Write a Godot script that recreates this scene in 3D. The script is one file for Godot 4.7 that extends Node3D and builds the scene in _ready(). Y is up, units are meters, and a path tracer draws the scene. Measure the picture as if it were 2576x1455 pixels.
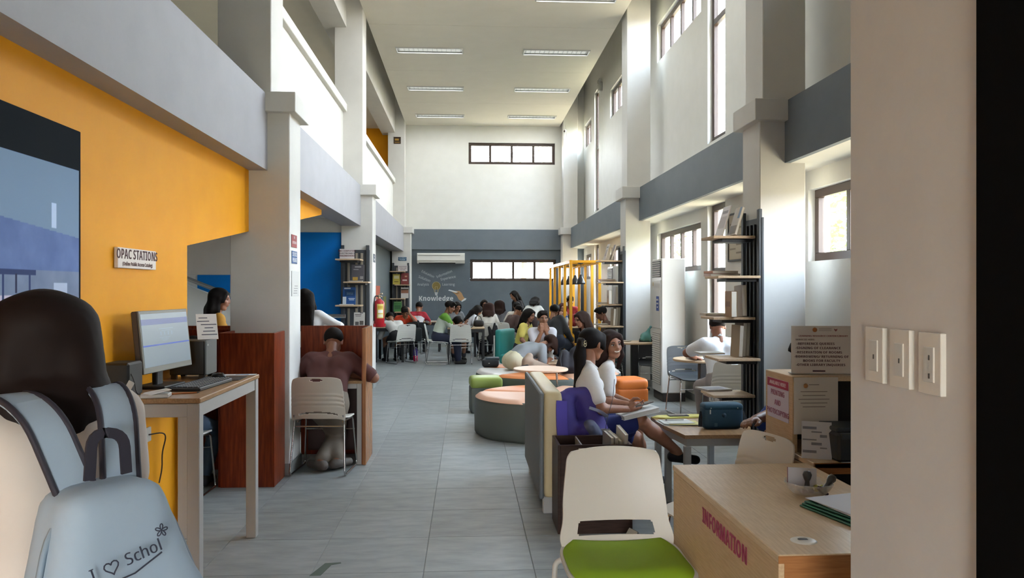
extends Node3D
# A double-height school library reading hall seen from its entrance. x runs right, y up, -z into the hall; V(x, y, d) takes d metres into the hall.

var M := {}
var used := {}
var rng := RandomNumberGenerator.new()

func _ready() -> void:
	rng.seed = 7
	# camera
	var cam := Camera3D.new()
	cam.name = "camera"
	cam.fov = 39.99
	cam.near = 0.05
	cam.far = 400.0
	cam.position = Vector3(0, 1.53, 0)
	cam.rotation = Vector3(0, -atan(113.0 / 2000.0), 0)
	add_child(cam)
	cam.current = true
	# sky and exposure
	var env := Environment.new()
	env.background_mode = Environment.BG_SKY
	var sky := Sky.new()
	var sm := ProceduralSkyMaterial.new()
	sm.sky_top_color = Color(0.80, 0.90, 1.0)
	sm.sky_horizon_color = Color(0.98, 0.985, 0.98)
	sm.sky_curve = 0.3
	sm.sky_energy_multiplier = 6.0
	sm.ground_bottom_color = Color(0.55, 0.53, 0.48)
	sm.ground_horizon_color = Color(0.75, 0.74, 0.68)
	sm.ground_energy_multiplier = 4.0
	sm.sun_angle_max = 1.0
	sky.sky_material = sm
	env.sky = sky
	env.tonemap_mode = Environment.TONE_MAPPER_LINEAR
	env.tonemap_exposure = EXPO
	env.sdfgi_enabled = true
	env.ssao_enabled = true
	env.ssil_enabled = true
	var we := WorldEnvironment.new()
	we.name = "daylight"
	we.environment = env
	add_child(we)
	# a high sun over the left of the building: it lights the yard, never the room directly
	var sun := DirectionalLight3D.new()
	sun.name = "sun"
	sun.light_color = Color(1.0, 0.95, 0.86)
	sun.light_energy = 14.0
	sun.shadow_enabled = true
	sun.light_angular_distance = 0.6
	sun.rotation_degrees = Vector3(-58, -24, 0)
	add_child(sun)
	materials()
	room()
	outside()
	furniture()
	people()
	small_things()

const EXPO := 0.56

# ---------------------------------------------------------------- helpers
func V(x: float, y: float, d: float) -> Vector3:
	return Vector3(x, y, -d)

func numbered(n: String) -> String:
	var k: int = used.get(n, 0)
	used[n] = k + 1
	return n if k == 0 else "%s_%03d" % [n, k]

func thing(called: String, label: String, category: String, at := Vector3.ZERO, turn := 0.0, group := "") -> Node3D:
	var o := Node3D.new()
	o.name = numbered(called)
	add_child(o)
	o.position = at
	o.rotation.y = deg_to_rad(turn)
	o.set_meta("label", label)
	o.set_meta("category", category)
	if group != "":
		o.set_meta("group", group)
	return o

func struct(called: String, label: String) -> Node3D:
	var o := Node3D.new()
	o.name = numbered(called)
	add_child(o)
	o.set_meta("kind", "structure")
	o.set_meta("label", label)
	return o

func tag(o: Node3D, label: String, category: String, group := "") -> Node3D:
	o.set_meta("label", label)
	o.set_meta("category", category)
	if group != "":
		o.set_meta("group", group)
	return o

func copy(src: Node3D, called: String, label: String, at: Vector3, turn: float, group := "") -> Node3D:
	var o: Node3D = src.duplicate()
	o.name = numbered(called)
	add_child(o)
	o.position = at
	o.rotation.y = deg_to_rad(turn)
	o.set_meta("label", label)
	if group != "":
		o.set_meta("group", group)
	return o

func put(st: SurfaceTool, called: String, m: Material, parent: Node) -> MeshInstance3D:
	st.generate_normals()
	var o := MeshInstance3D.new()
	o.mesh = st.commit()
	return place(o, called, m, parent)

func place(o: MeshInstance3D, called: String, m: Material, parent: Node) -> MeshInstance3D:
	o.material_override = m
	if parent == self:
		o.name = numbered(called)
		add_child(o)
	else:
		o.name = called
		parent.add_child(o, true)
	return o

func inst(mesh: Mesh, called: String, m: Material, parent: Node, t := Transform3D()) -> MeshInstance3D:
	var o := MeshInstance3D.new()
	o.mesh = mesh
	o.transform = t
	return place(o, called, m, parent)

func ST() -> SurfaceTool:
	var st := SurfaceTool.new()
	st.begin(Mesh.PRIMITIVE_TRIANGLES)
	st.set_smooth_group(-1)
	return st

func tri(st: SurfaceTool, a: Vector3, b: Vector3, c: Vector3) -> void:
	st.set_uv(Vector2(0, 0))
	st.add_vertex(a)
	st.add_vertex(b)
	st.add_vertex(c)

func quad(st: SurfaceTool, a: Vector3, b: Vector3, c: Vector3, d: Vector3) -> void:
	# a b c d clockwise seen from the front, starting top left
	st.set_uv(Vector2(0, 0)); st.add_vertex(a)
	st.set_uv(Vector2(1, 0)); st.add_vertex(b)
	st.set_uv(Vector2(1, 1)); st.add_vertex(c)
	st.set_uv(Vector2(0, 0)); st.add_vertex(a)
	st.set_uv(Vector2(1, 1)); st.add_vertex(c)
	st.set_uv(Vector2(0, 1)); st.add_vertex(d)

# box centred at c; bevel chamfers every edge
func bx(st: SurfaceTool, c: Vector3, s: Vector3, bevel := 0.0, b := Basis()) -> void:
	var h := s / 2.0
	st.set_smooth_group(-1)
	if bevel <= 0.0:
		var p := []
		for i in 8:
			p.append(c + b * Vector3(h.x if i & 1 else -h.x, h.y if i & 2 else -h.y, h.z if i & 4 else -h.z))
		quad(st, p[6], p[7], p[5], p[4])
		quad(st, p[3], p[2], p[0], p[1])
		quad(st, p[7], p[3], p[1], p[5])
		quad(st, p[2], p[6], p[4], p[0])
		quad(st, p[2], p[3], p[7], p[6])
		quad(st, p[4], p[5], p[1], p[0])
		return
	bevel = minf(bevel, minf(h.x, minf(h.y, h.z)) * 0.98)
	var q := {}
	for i in 8:
		var g := Vector3(1 if i & 1 else -1, 1 if i & 2 else -1, 1 if i & 4 else -1)
		for ax in 3:
			var v := h - Vector3.ONE * bevel
			v[ax] = h[ax]
			q[i * 3 + ax] = c + b * (v * g)
	for ax in 3:
		var u := (ax + 1) % 3
		var w := (ax + 2) % 3
		for sgn in [0, 1]:
			var f := []
			for k in [[0, 0], [1, 0], [1, 1], [0, 1]]:
				f.append(q[((sgn << ax) | (k[0] << u) | (k[1] << w)) * 3 + ax])
			face(st, f, c)
	for ax in 3:   # edges along ax
		var u := (ax + 1) % 3
		var w := (ax + 2) % 3
		for k in [[0, 0], [1, 0], [1, 1], [0, 1]]:
			var i0: int = (k[0] << u) | (k[1] << w)
			var i1: int = i0 | (1 << ax)
			face(st, [q[i0 * 3 + u], q[i1 * 3 + u], q[i1 * 3 + w], q[i0 * 3 + w]], c)
	for i in 8:
		face(st, [q[i * 3], q[i * 3 + 1], q[i * 3 + 2]], c)

# polygon turned so that it faces away from c
func face(st: SurfaceTool, f: Array, c: Vector3) -> void:
	var n: Vector3 = (f[1] - f[0]).cross(f[2] - f[0])
	var out: bool = n.dot((f[0] + f[2]) / 2.0 - c) > 0.0
	var g := f.duplicate()
	if out:
		g.reverse()
	tri(st, g[0], g[1], g[2])
	if g.size() == 4:
		tri(st, g[0], g[2], g[3])

func box(parent: Node, called: String, m: Material, c: Vector3, s: Vector3, bevel := 0.0, b := Basis()) -> MeshInstance3D:
	var st := ST()
	bx(st, c, s, bevel, b)
	return put(st, called, m, parent)

# box from x0..x1, y0..y1, d0..d1 in hall coordinates
func slab(st: SurfaceTool, x0: float, x1: float, y0: float, y1: float, d0: float, d1: float, bevel := 0.0) -> void:
	bx(st, V((x0 + x1) / 2, (y0 + y1) / 2, (d0 + d1) / 2), Vector3(absf(x1 - x0), absf(y1 - y0), absf(d1 - d0)), bevel)

func frame_of(dir: Vector3) -> Basis:
	var z := dir.normalized()
	var x := (Vector3.UP if absf(z.y) < 0.95 else Vector3.RIGHT).cross(z).normalized()
	return Basis(x, z.cross(x), z)

# swept tube with round section; radius may be a number or an array
func tube(st: SurfaceTool, pts: Array, r, sides := 8, flat := 1.0) -> void:
	st.set_smooth_group(0)
	var rings := []
	var n := pts.size()
	var x := Vector3.ZERO
	for i in n:
		var d: Vector3 = (pts[mini(i + 1, n - 1)] - pts[maxi(i - 1, 0)]).normalized()
		if i == 0:
			x = frame_of(d).x
		x = (x - d * x.dot(d)).normalized()
		var y := d.cross(x)
		var rr: float = r[i] if r is Array else r
		var ring := []
		for k in sides:
			var a := TAU * k / sides
			ring.append(pts[i] + (x * cos(a) + y * sin(a) * flat) * rr)
		rings.append(ring)
	for i in n - 1:
		for k in sides:
			var k2 := (k + 1) % sides
			quad(st, rings[i + 1][k], rings[i][k], rings[i][k2], rings[i + 1][k2])
	st.set_smooth_group(-1)
	for k in range(1, sides - 1):
		tri(st, rings[0][0], rings[0][k + 1], rings[0][k])
		tri(st, rings[n - 1][0], rings[n - 1][k], rings[n - 1][k + 1])

func rounded(pts: Array, r: float, steps := 4) -> Array:
	var out := [pts[0]]
	for i in range(1, pts.size() - 1):
		var p: Vector3 = pts[i]
		var a: Vector3 = (pts[i - 1] - p)
		var b: Vector3 = (pts[i + 1] - p)
		var q := minf(r, minf(a.length(), b.length()) * 0.49)
		var s := p + a.normalized() * q
		var e := p + b.normalized() * q
		for k in steps + 1:
			var t := float(k) / steps
			out.append(s.lerp(p, t).lerp(p.lerp(e, t), t))
	out.append(pts[-1])
	return out

# profile of Vector2(radius, height), turned about a vertical axis through c
func lathe(st: SurfaceTool, prof: Array, c: Vector3, segs := 20, b := Basis(), sharp := false) -> void:
	st.set_smooth_group(-1 if sharp else 0)
	for i in prof.size() - 1:
		for k in segs:
			var a0 := TAU * k / segs
			var a1 := TAU * (k + 1) / segs
			var p0 := c + b * Vector3(prof[i].x * cos(a0), prof[i].y, prof[i].x * sin(a0))
			var p1 := c + b * Vector3(prof[i].x * cos(a1), prof[i].y, prof[i].x * sin(a1))
			var p2 := c + b * Vector3(prof[i + 1].x * cos(a1), prof[i + 1].y, prof[i + 1].x * sin(a1))
			var p3 := c + b * Vector3(prof[i + 1].x * cos(a0), prof[i + 1].y, prof[i + 1].x * sin(a0))
			if prof[i].x < 1e-5:
				tri(st, p0, p3, p2)
			elif prof[i + 1].x < 1e-5:
				tri(st, p0, p3, p1)
			else:
				quad(st, p3, p2, p1, p0)

# polygon in the plane (u, v) at o, extruded by w
func prism(st: SurfaceTool, poly: PackedVector2Array, o: Vector3, u: Vector3, v: Vector3, w: Vector3) -> void:
	st.set_smooth_group(-1)
	if Geometry2D.is_polygon_clockwise(poly):
		poly.reverse()
	var idx := Geometry2D.triangulate_polygon(poly)
	var up := u.cross(v).dot(w) > 0.0
	for i in range(0, idx.size(), 3):
		var a := poly[idx[i]]
		var b := poly[idx[i + 1]]
		var c := poly[idx[i + 2]]
		if (b - a).cross(c - a) < 0:
			var t := b
			b = c
			c = t
		var pa := o + u * a.x + v * a.y
		var pb := o + u * b.x + v * b.y
		var pc := o + u * c.x + v * c.y
		if up:
			tri(st, pa, pb, pc)
			tri(st, pa + w, pc + w, pb + w)
		else:
			tri(st, pa, pc, pb)
			tri(st, pa + w, pb + w, pc + w)
	var n := poly.size()
	for i in n:
		var a := poly[i]
		var b := poly[(i + 1) % n]
		var pa := o + u * a.x + v * a.y
		var pb := o + u * b.x + v * b.y
		if up:
			quad(st, pb + w, pa + w, pa, pb)
		else:
			quad(st, pa + w, pb + w, pb, pa)

func circle(c: Vector2, r: Vector2, n := 24, a0 := 0.0, a1 := TAU) -> PackedVector2Array:
	var p := PackedVector2Array()
	var full := absf(a1 - a0 - TAU) < 1e-4
	for i in (n if full else n + 1):
		var a := a0 + (a1 - a0) * i / n
		p.append(c + Vector2(cos(a) * r.x, sin(a) * r.y))
	return p

func rrect(w: float, h: float, r: float, n := 4) -> PackedVector2Array:
	var p := PackedVector2Array()
	for q in 4:
		var c := Vector2((w / 2 - r) * (1 if q in [0, 3] else -1), (h / 2 - r) * (1 if q < 2 else -1))
		for i in n + 1:
			var a := PI / 2 * (q + float(i) / n)
			p.append(c + Vector2(cos(a), sin(a)) * r)
	return p

# a curved sheet of thickness th: f(u, v) -> Vector3, with holes given by skip(u, v)
func sheet(st: SurfaceTool, f: Callable, nu: int, nv: int, th: float, skip = null) -> void:
	var P := []
	var N := []
	for j in nv + 1:
		for i in nu + 1:
			var u := float(i) / nu
			var v := float(j) / nv
			var e := 0.01
			P.append(f.call(u, v))
			var du: Vector3 = f.call(minf(u + e, 1), v) - f.call(maxf(u - e, 0), v)
			var dv: Vector3 = f.call(u, minf(v + e, 1)) - f.call(u, maxf(v - e, 0))
			N.append(du.cross(dv).normalized() * th / 2)
	var on := func(i: int, j: int) -> bool:
		if i < 0 or j < 0 or i >= nu or j >= nv:
			return false
		return not (skip != null and skip.call((i + 0.5) / nu, (j + 0.5) / nv))
	var w := nu + 1
	for j in nv:
		for i in nu:
			if not on.call(i, j):
				continue
			var a := j * w + i
			var c := [a, a + 1, a + w + 1, a + w]
			st.set_smooth_group(1)
			quad(st, P[c[3]] + N[c[3]], P[c[2]] + N[c[2]], P[c[1]] + N[c[1]], P[c[0]] + N[c[0]])
			st.set_smooth_group(2)
			quad(st, P[c[0]] - N[c[0]], P[c[1]] - N[c[1]], P[c[2]] - N[c[2]], P[c[3]] - N[c[3]])
			st.set_smooth_group(-1)
			for s in [[i, j - 1, 0, 1], [i + 1, j, 1, 2], [i, j + 1, 2, 3], [i - 1, j, 3, 0]]:
				if not on.call(s[0], s[1]):
					var p: int = c[s[2]]
					var q: int = c[s[3]]
					quad(st, P[p] + N[p], P[q] + N[q], P[q] - N[q], P[p] - N[p])

func text(parent: Node, s: String, h: float, t: Transform3D, m: Material, called := "lettering", squeeze := 1.0, serif := false, bold := true, depth := 0.0015) -> MeshInstance3D:
	var tm := TextMesh.new()
	var f := SystemFont.new()
	f.font_names = PackedStringArray(["Droid Serif" if serif else "Droid Sans"])
	f.font_weight = 700 if bold else 400
	tm.font = f
	tm.font_size = 32
	tm.pixel_size = h / 32.0 / 0.72
	tm.depth = depth
	tm.curve_step = 2.0
	tm.text = s
	t.basis = t.basis * Basis.from_scale(Vector3(squeeze, 1, 1))
	return inst(tm, called, m, parent, t)

# basis for flat things on a wall: x along right, y up, z out of the wall
func facing(n: Vector3) -> Basis:
	var z := n.normalized()
	var x := Vector3.UP.cross(z).normalized()
	return Basis(x, z.cross(x), z)

# ---------------------------------------------------------------- materials
func mat(c, rough := 0.6, metal := 0.0, spec := 0.5) -> StandardMaterial3D:
	var col: Color = c if c is Color else Color(c)
	var key := "%s %.2f %.2f %.2f" % [col.to_html(), rough, metal, spec]
	if M.has(key):
		return M[key]
	var m := StandardMaterial3D.new()
	m.albedo_color = col
	m.roughness = rough
	m.metallic = metal
	m.metallic_specular = spec
	M[key] = m
	return m

func noise_tex(freq: float, a: Color, b: Color, seed_: int, octaves := 4, size := 512, normal := false, stretch := Vector3.ONE) -> NoiseTexture2D:
	var n := FastNoiseLite.new()
	n.seed = seed_
	n.noise_type = FastNoiseLite.TYPE_SIMPLEX_SMOOTH
	n.frequency = freq
	n.fractal_octaves = octaves
	var t := NoiseTexture2D.new()
	t.width = size
	t.height = size
	t.seamless = true
	t.noise = n
	t.as_normal_map = normal
	if not normal:
		var g := Gradient.new()
		g.set_color(0, a)
		g.set_color(1, b)
		t.color_ramp = g
	return t

func mottled(a: Color, b: Color, freq: float, scale: Vector3, rough: float, seed_ := 1, world := true) -> StandardMaterial3D:
	var m := StandardMaterial3D.new()
	m.albedo_texture = noise_tex(freq, a, b, seed_)
	m.uv1_triplanar = true
	m.uv1_world_triplanar = world
	m.uv1_scale = scale
	m.roughness = rough
	m.metallic_specular = 0.3
	return m

# wood grain: streaks along an axis, by squeezing the noise
func wood(a: Color, b: Color, scale: Vector3, rough: float, seed_: int, world := true) -> StandardMaterial3D:
	var m := mottled(a, b, 0.012, scale, rough, seed_, world)
	return m

func materials() -> void:
	M.white_wall = mottled(Color("e6e5df"), Color("ebeae5"), 0.01, Vector3.ONE * 0.5, 0.55, 3)
	M.ceiling = mottled(Color("ebe6d8"), Color("efeadd"), 0.01, Vector3.ONE * 0.4, 0.7, 4)
	M.column = mottled(Color("dcdad5"), Color("e2e0db"), 0.01, Vector3.ONE * 0.5, 0.55, 5)
	M.grey_beam = mottled(Color("6c747c"), Color("727a82"), 0.01, Vector3.ONE * 0.5, 0.55, 6)
	M.slate = mottled(Color("5c656c"), Color("626b72"), 0.01, Vector3.ONE * 0.5, 0.5, 7)
	M.lilac = mottled(Color("aaaab0"), Color("b0b0b6"), 0.01, Vector3.ONE * 0.5, 0.55, 8)
	M.yellow_wall = mottled(Color("e69a12"), Color("eba119"), 0.01, Vector3.ONE * 0.5, 0.55, 9)
	M.blue_wall = mottled(Color("0d72c4"), Color("1277c9"), 0.01, Vector3.ONE * 0.5, 0.4, 10)
	M.jamb = mottled(Color("c9c4c0"), Color("cfcac6"), 0.01, Vector3.ONE * 0.7, 0.5, 11)
	M.frame = mat("3a2a22", 0.4)
	M.alu = mat("3b3836", 0.35)
	M.black = mat("1b1b1d", 0.5)
	M.dark_grey = mat("34363a", 0.5)
	M.white_plastic = mat("e4e3dd", 0.35)
	M.cream_plastic = mat("d9d2c6", 0.4)
	M.chrome = mat("c8c8c8", 0.18, 1.0)
	M.steel = mat("b4b2ae", 0.35, 1.0)
	M.paint_grey = mat("a9a5a0", 0.4)
	M.mahogany = wood(Color("5a2110"), Color("8a3c1c"), Vector3(5.0, 0.45, 5.0), 0.3, 21)
	M.mahogany_edge = wood(Color("8a5a38"), Color("a87450"), Vector3(5.0, 0.45, 5.0), 0.25, 22)
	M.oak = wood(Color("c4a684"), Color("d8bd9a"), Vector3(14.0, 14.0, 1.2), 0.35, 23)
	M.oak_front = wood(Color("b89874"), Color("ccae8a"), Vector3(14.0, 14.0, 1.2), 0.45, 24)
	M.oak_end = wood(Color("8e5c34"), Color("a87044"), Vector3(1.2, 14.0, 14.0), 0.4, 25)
	M.walnut_top = wood(Color("8a6a4c"), Color("a98762"), Vector3(10.0, 10.0, 1.0), 0.35, 26)
	M.oak_edge = mat("c9a880", 0.5)
	M.dark_wood = wood(Color("33241f"), Color("47342c"), Vector3(1.0, 10.0, 10.0), 0.4, 27)
	M.shelf_wood = wood(Color("b59a7c"), Color("cbb192"), Vector3(8.0, 8.0, 8.0), 0.5, 28)
	M.slat = mat("3d4248", 0.5)
	M.paper = mat("e9e6e2", 0.8)
	M.ink = mat("2a2422", 0.8)
	M.maroon_ink = mat("7c1638", 0.8)
	M.glass = StandardMaterial3D.new()
	M.glass.transparency = BaseMaterial3D.TRANSPARENCY_ALPHA
	M.glass.albedo_color = Color(0.95, 0.97, 0.97, 0.06)
	M.glass.roughness = 0.02
	M.floor_tile = []
	for i in 3:
		var t := StandardMaterial3D.new()
		t.albedo_texture = noise_tex(0.006, Color("8c9190").darkened(0.03 * i), Color("a2a5a4").darkened(0.02 * i), 31 + i, 5)
		t.uv1_triplanar = true
		t.uv1_world_triplanar = true
		t.uv1_scale = Vector3(0.9, 0.9, 2.6)
		t.roughness_texture = noise_tex(0.02, Color(0.36, 0.36, 0.36), Color(0.5, 0.5, 0.5), 41 + i, 5)
		t.roughness_texture_channel = BaseMaterial3D.TEXTURE_CHANNEL_RED
		t.roughness = 1.0
		t.metallic_specular = 0.3
		M.floor_tile.append(t)
	M.grout = mat("949693", 0.8)
	M.red = mat("a51420", 0.3)
	M.yellow_metal = mat("d89a18", 0.45)

# ---------------------------------------------------------------- the hall itself
const LX := -1.63      # face of the left beams
const RX := 3.1        # right wall
const BD := 21.0       # back wall
const COLS := [6.6, 12.32, 20.55]

# wall in the plane across axis 0 (x) or 2 (z) with rectangular holes; holes and extents are [along0, along1, y0, y1]
func wall_holes(st: SurfaceTool, across: String, p0: float, p1: float, a0: float, a1: float, y0: float, y1: float, holes: Array) -> void:
	var cuts := [a0, a1]
	for h in holes:
		for k in [h[0], h[1]]:
			if k > a0 and k < a1 and not cuts.has(k):
				cuts.append(k)
	cuts.sort()
	for i in cuts.size() - 1:
		var c0: float = cuts[i]
		var c1: float = cuts[i + 1]
		var gaps := []
		for h in holes:
			if h[0] <= c0 + 1e-4 and h[1] >= c1 - 1e-4:
				gaps.append([clampf(h[2], y0, y1), clampf(h[3], y0, y1)])
		gaps.sort_custom(func(p, q): return p[0] < q[0])
		var y := y0
		for g in gaps + [[y1, y1]]:
			if g[0] > y + 1e-4:
				if across == "x":
					slab(st, p0, p1, y, g[0], c0, c1)
				else:
					slab(st, c0, c1, y, g[0], p0, p1)
			y = maxf(y, g[1])

# window in a hole; axis "x": the wall lies across x at p (room side), along d; "z": along x
func window(n: int, label: String, across: String, p: float, h: Array, panes: int, bars: Array, inset := 0.09) -> void:
	var w := struct("window_%d" % n, label)
	var depth := 0.06
	var at := func(a: float, y: float, k: float) -> Vector3:
		return V(p + inset + k, y, a) if across == "x" else V(a, y, p + inset + k)
	var size := func(a: float, y: float, k: float) -> Vector3:
		return Vector3(k, y, a) if across == "x" else Vector3(a, y, k)
	var t := 0.075
	var a0: float = h[0]
	var a1: float = h[1]
	var y0: float = h[2]
	var y1: float = h[3]
	var fr := ST()
	for y in [y0 + t / 2, y1 - t / 2]:
		bx(fr, at.call((a0 + a1) / 2, y, 0.0), size.call(a1 - a0, t, depth), 0.004)
	for a in [a0 + t / 2, a1 - t / 2]:
		bx(fr, at.call(a, (y0 + y1) / 2, 0.0), size.call(t, y1 - y0 - 2 * t, depth), 0.004)
	put(fr, "frame", M.frame, w)
	var xs := [a0 + t]
	for i in range(1, panes):
		var a := a0 + (a1 - a0) * i / panes
		box(w, "mullion", M.frame, at.call(a, (y0 + y1) / 2, 0.0), size.call(0.062, y1 - y0 - 2 * t, depth * 0.9), 0.003)
		xs.append(a)
	xs.append(a1 - t)
	var ys := [y0 + t]
	for b in bars:
		box(w, "transom", M.frame, at.call((a0 + a1) / 2, b, 0.0), size.call(a1 - a0 - 2 * t, 0.075, depth), 0.003)
		ys.append(b)
	ys.append(y1 - t)
	for i in xs.size() - 1:
		for j in ys.size() - 1:
			box(w, "pane", M.glass, at.call((xs[i] + xs[i + 1]) / 2, (ys[j] + ys[j + 1]) / 2, 0.012), size.call(xs[i + 1] - xs[i], ys[j + 1] - ys[j], 0.006))

func room() -> void:
	floor_tiles()
	ceiling_panels()
	# right wall and its windows
	var rows := [[4.55, 7.07], [10.4, 12.83], [14.7, 17.1], [19.72, 20.9]]
	var talls := [[7.92, 8.62], [9.4, 10.1], [18.58, 19.24]]
	var holes := []
	for r in rows:
		holes.append([r[0], r[1], 1.78, 2.43])
		holes.append([r[0], r[1], 5.22, 5.84])
	for r in talls:
		holes.append([r[0], r[1], 0.55, 2.6])
		holes.append([r[0], r[1], 3.4, 6.3])
	var w := struct("wall_right", "white painted side wall pierced by tall and ribbon windows")
	var st := ST()
	wall_holes(st, "x", RX, RX + 0.2, 1.86, BD + 0.3, 0.0, 7.3, holes)
	put(st, "wall_face", M.white_wall, w)
	var n := 1
	for r in rows:
		var panes := 4 if r[1] - r[0] > 2 else 2
		window(n, "low ribbon window of dark framed panes in the right wall", "x", RX, [r[0], r[1], 1.78, 2.43], panes, [])
		window(n + 1, "high ribbon window of dark framed panes under the ceiling", "x", RX, [r[0], r[1], 5.22, 5.84], panes, [])  # the one nearest the entrance is unseen, added to let light in
		n += 2
	for r in talls:
		window(n, "tall narrow dark framed window at reading level", "x", RX, [r[0], r[1], 0.55, 2.6], 1, [0.86, 1.76])
		window(n + 1, "tall narrow dark framed window on the upper storey", "x", RX, [r[0], r[1], 3.4, 6.3], 1, [4.95])
		n += 2
	# back wall
	var bw := struct("wall_back", "end wall, white above and slate grey below")
	var bh := [[0.04, 2.33, 4.83, 5.4], [0.08, 2.36, 1.74, 2.31]]
	st = ST()
	wall_holes(st, "z", BD, BD + 0.3, -5.4, RX + 0.2, 3.1, 7.3, bh)
	put(st, "upper_face", M.white_wall, bw)
	st = ST()
	wall_holes(st, "z", BD, BD + 0.3, -5.4, RX + 0.2, 0.0, 2.57, bh)
	put(st, "lower_face", M.slate, bw)
	st = ST()
	slab(st, -1.95, RX, 2.57, 3.1, BD - 0.06, BD + 0.3)
	put(st, "grey_band", M.grey_beam, bw)
	window(n, "high four-pane window in the white end wall", "z", BD, bh[0], 4, [])
	window(n + 1, "four-pane window in the slate wall beside the chalk mural", "z", BD, bh[1], 4, [])
	# upper mustard end wall of the gallery
	var uy := struct("wall_gallery", "mustard end wall of the upper gallery")
	st = ST()
	slab(st, -5.2, -2.0, 3.1, 5.72, BD - 0.1, BD - 0.001)
	put(st, "wall_face", M.yellow_wall, uy)
	# right columns and beams
	var cr := struct("columns_right", "row of white square columns along the window wall")
	var br := struct("beams_right", "grey beam running along the window wall")
	for i in 3:
		var d: float = COLS[i]
		st = ST()
		slab(st, 2.475, 2.87, 0.0, 3.0, d, d + 0.42, 0.006)
		slab(st, 2.5, 2.87, 3.1, 7.25, d, d + 0.42, 0.006)
		put(st, "column", M.column, cr)
		st = ST()
		slab(st, 2.41, 2.72, 2.95, 3.13, d - 0.07, d + 0.49, 0.004)
		put(st, "capital", M.column, cr)
		var a: float = [1.9, COLS[0] + 0.42, COLS[1] + 0.42][i]
		st = ST()
		slab(st, 2.69, 2.74, 2.6, 3.12, a, d)
		put(st, "beam", M.grey_beam, br)
	st = ST()
	slab(st, 2.74, RX, 2.6, 3.11, 1.9, BD)
	put(st, "white_soffit", M.white_wall, br)
	# left columns and beams
	var cl := struct("columns_left", "row of white square columns under the gallery")
	var bl := struct("beams_left", "pale grey beam carrying the gallery edge")
	for i in 3:
		var d: float = COLS[i]
		st = ST()
		slab(st, -1.93, -1.45, 0.0, 3.0, d, d + 0.42, 0.006)
		slab(st, -2.03, -1.6, 3.1, 7.25, d, d + 0.42, 0.006)
		put(st, "column", M.column, cl)
		st = ST()
		slab(st, -1.66, -1.39, 2.97, 3.13, d - 0.07, d + 0.49, 0.004)
		put(st, "capital", M.column, cl)
		var a: float = [-0.5, COLS[0] + 0.42, COLS[1] + 0.42][i]
		st = ST()
		slab(st, -1.93, LX, 2.5, 3.12, a, d)
		put(st, "beam", M.lilac, bl)
		if i > 0:
			st = ST()
			slab(st, -2.02, -1.9, 3.12, 4.25, a, d)
			put(st, "parapet", M.white_wall, bl)
			st = ST()
			slab(st, -2.08, -1.84, 4.25, 4.37, a, d, 0.006)
			put(st, "coping", M.white_wall, bl)
	for c in [cl, cr]:
		for i in 3:
			st = ST()
			var d: float = COLS[i]
			if c == cl:
				slab(st, -1.94, -1.44, 0.0, 0.1, d - 0.008, d + 0.428)
			else:
				slab(st, 2.465, 2.88, 0.0, 0.1, d - 0.008, d + 0.428)
			put(st, "baseboard", M.grout, c)
	# mustard wall of the catalogue stations, open below a slanting edge beyond d 5.17
	var yw := struct("wall_left", "mustard wall of the catalogue stations with a slanting soffit")
	st = ST()
	var poly := PackedVector2Array([Vector2(-0.5, 0), Vector2(5.17, 0), Vector2(5.17, 1.807), Vector2(9.85, 2.44), Vector2(9.85, 2.62), Vector2(-0.5, 2.62)])
	prism(st, poly, V(-1.78, 0, 0), Vector3(0, 0, -1), Vector3.UP, Vector3(-0.12, 0, 0))
	put(st, "wall_face", M.yellow_wall, yw)
	# stair hall behind it
	var sh := struct("wall_stair", "blue and white end wall of the stair hall")
	st = ST()
	slab(st, -5.2, -1.93, 2.4, 3.1, 12.36, 12.5)
	slab(st, -5.2, -4.1, 0.0, 2.4, 12.36, 12.5)
	put(st, "white_face", M.white_wall, sh)
	st = ST()
	slab(st, -4.1, -1.93, 0.0, 2.4, 12.35, 12.5)
	put(st, "blue_face", M.blue_wall, sh)
	var sg := struct("wall_reading", "slate grey side wall of the far reading bay")
	st = ST()
	slab(st, -2.12, -1.97, 0.0, 2.5, 12.74, BD)
	put(st, "wall_face", mat("4a5459", 0.5), sg)
	var sl := struct("wall_outer", "outer wall left of the stair hall")
	st = ST()
	slab(st, -5.4, -5.2, 0.0, 7.3, -0.5, BD)
	put(st, "wall_face", M.white_wall, sl)
	# gallery slab and its ceiling, gallery roof beam
	var gs := struct("ceiling_gallery", "gallery floor slab and the plain ceilings left of the hall")
	st = ST()
	slab(st, -5.2, -1.93, 2.52, 3.1, COLS[1] + 0.2, BD)
	slab(st, -5.2, -2.0, 2.62, 3.1, 8.6, COLS[1] + 0.2)
	put(st, "floor_slab", M.white_wall, gs)
	st = ST()
	slab(st, -5.2, -1.9, 5.72, 5.85, -0.5, BD)
	put(st, "gallery_ceiling", M.ceiling, gs)
	st = ST()
	slab(st, -2.2, -1.85, 5.55, 7.25, -0.5, BD)
	put(st, "roof_beam", M.column, gs)
	# landing beam and stair parapet seen through the opening
	var ld := struct("trim_1", "white beam of the stair landing")
	st = ST()
	slab(st, -5.2, -2.05, 1.69, 2.62, 9.0, 9.2)
	put(st, "beam", M.column, ld)
	var sp := struct("trim_2", "white stair parapet with a steel handrail")
	st = ST()
	prism(st, PackedVector2Array([Vector2(-5.2, 0), Vector2(-1.95, 0), Vector2(-1.95, 1.05), Vector2(-2.55, 1.05), Vector2(-5.2, 2.1)]), V(0, 0, 11.3), Vector3.RIGHT, Vector3.UP, Vector3(0, 0, -0.12))
	put(st, "parapet", M.white_wall, sp)
	st = ST()
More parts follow.
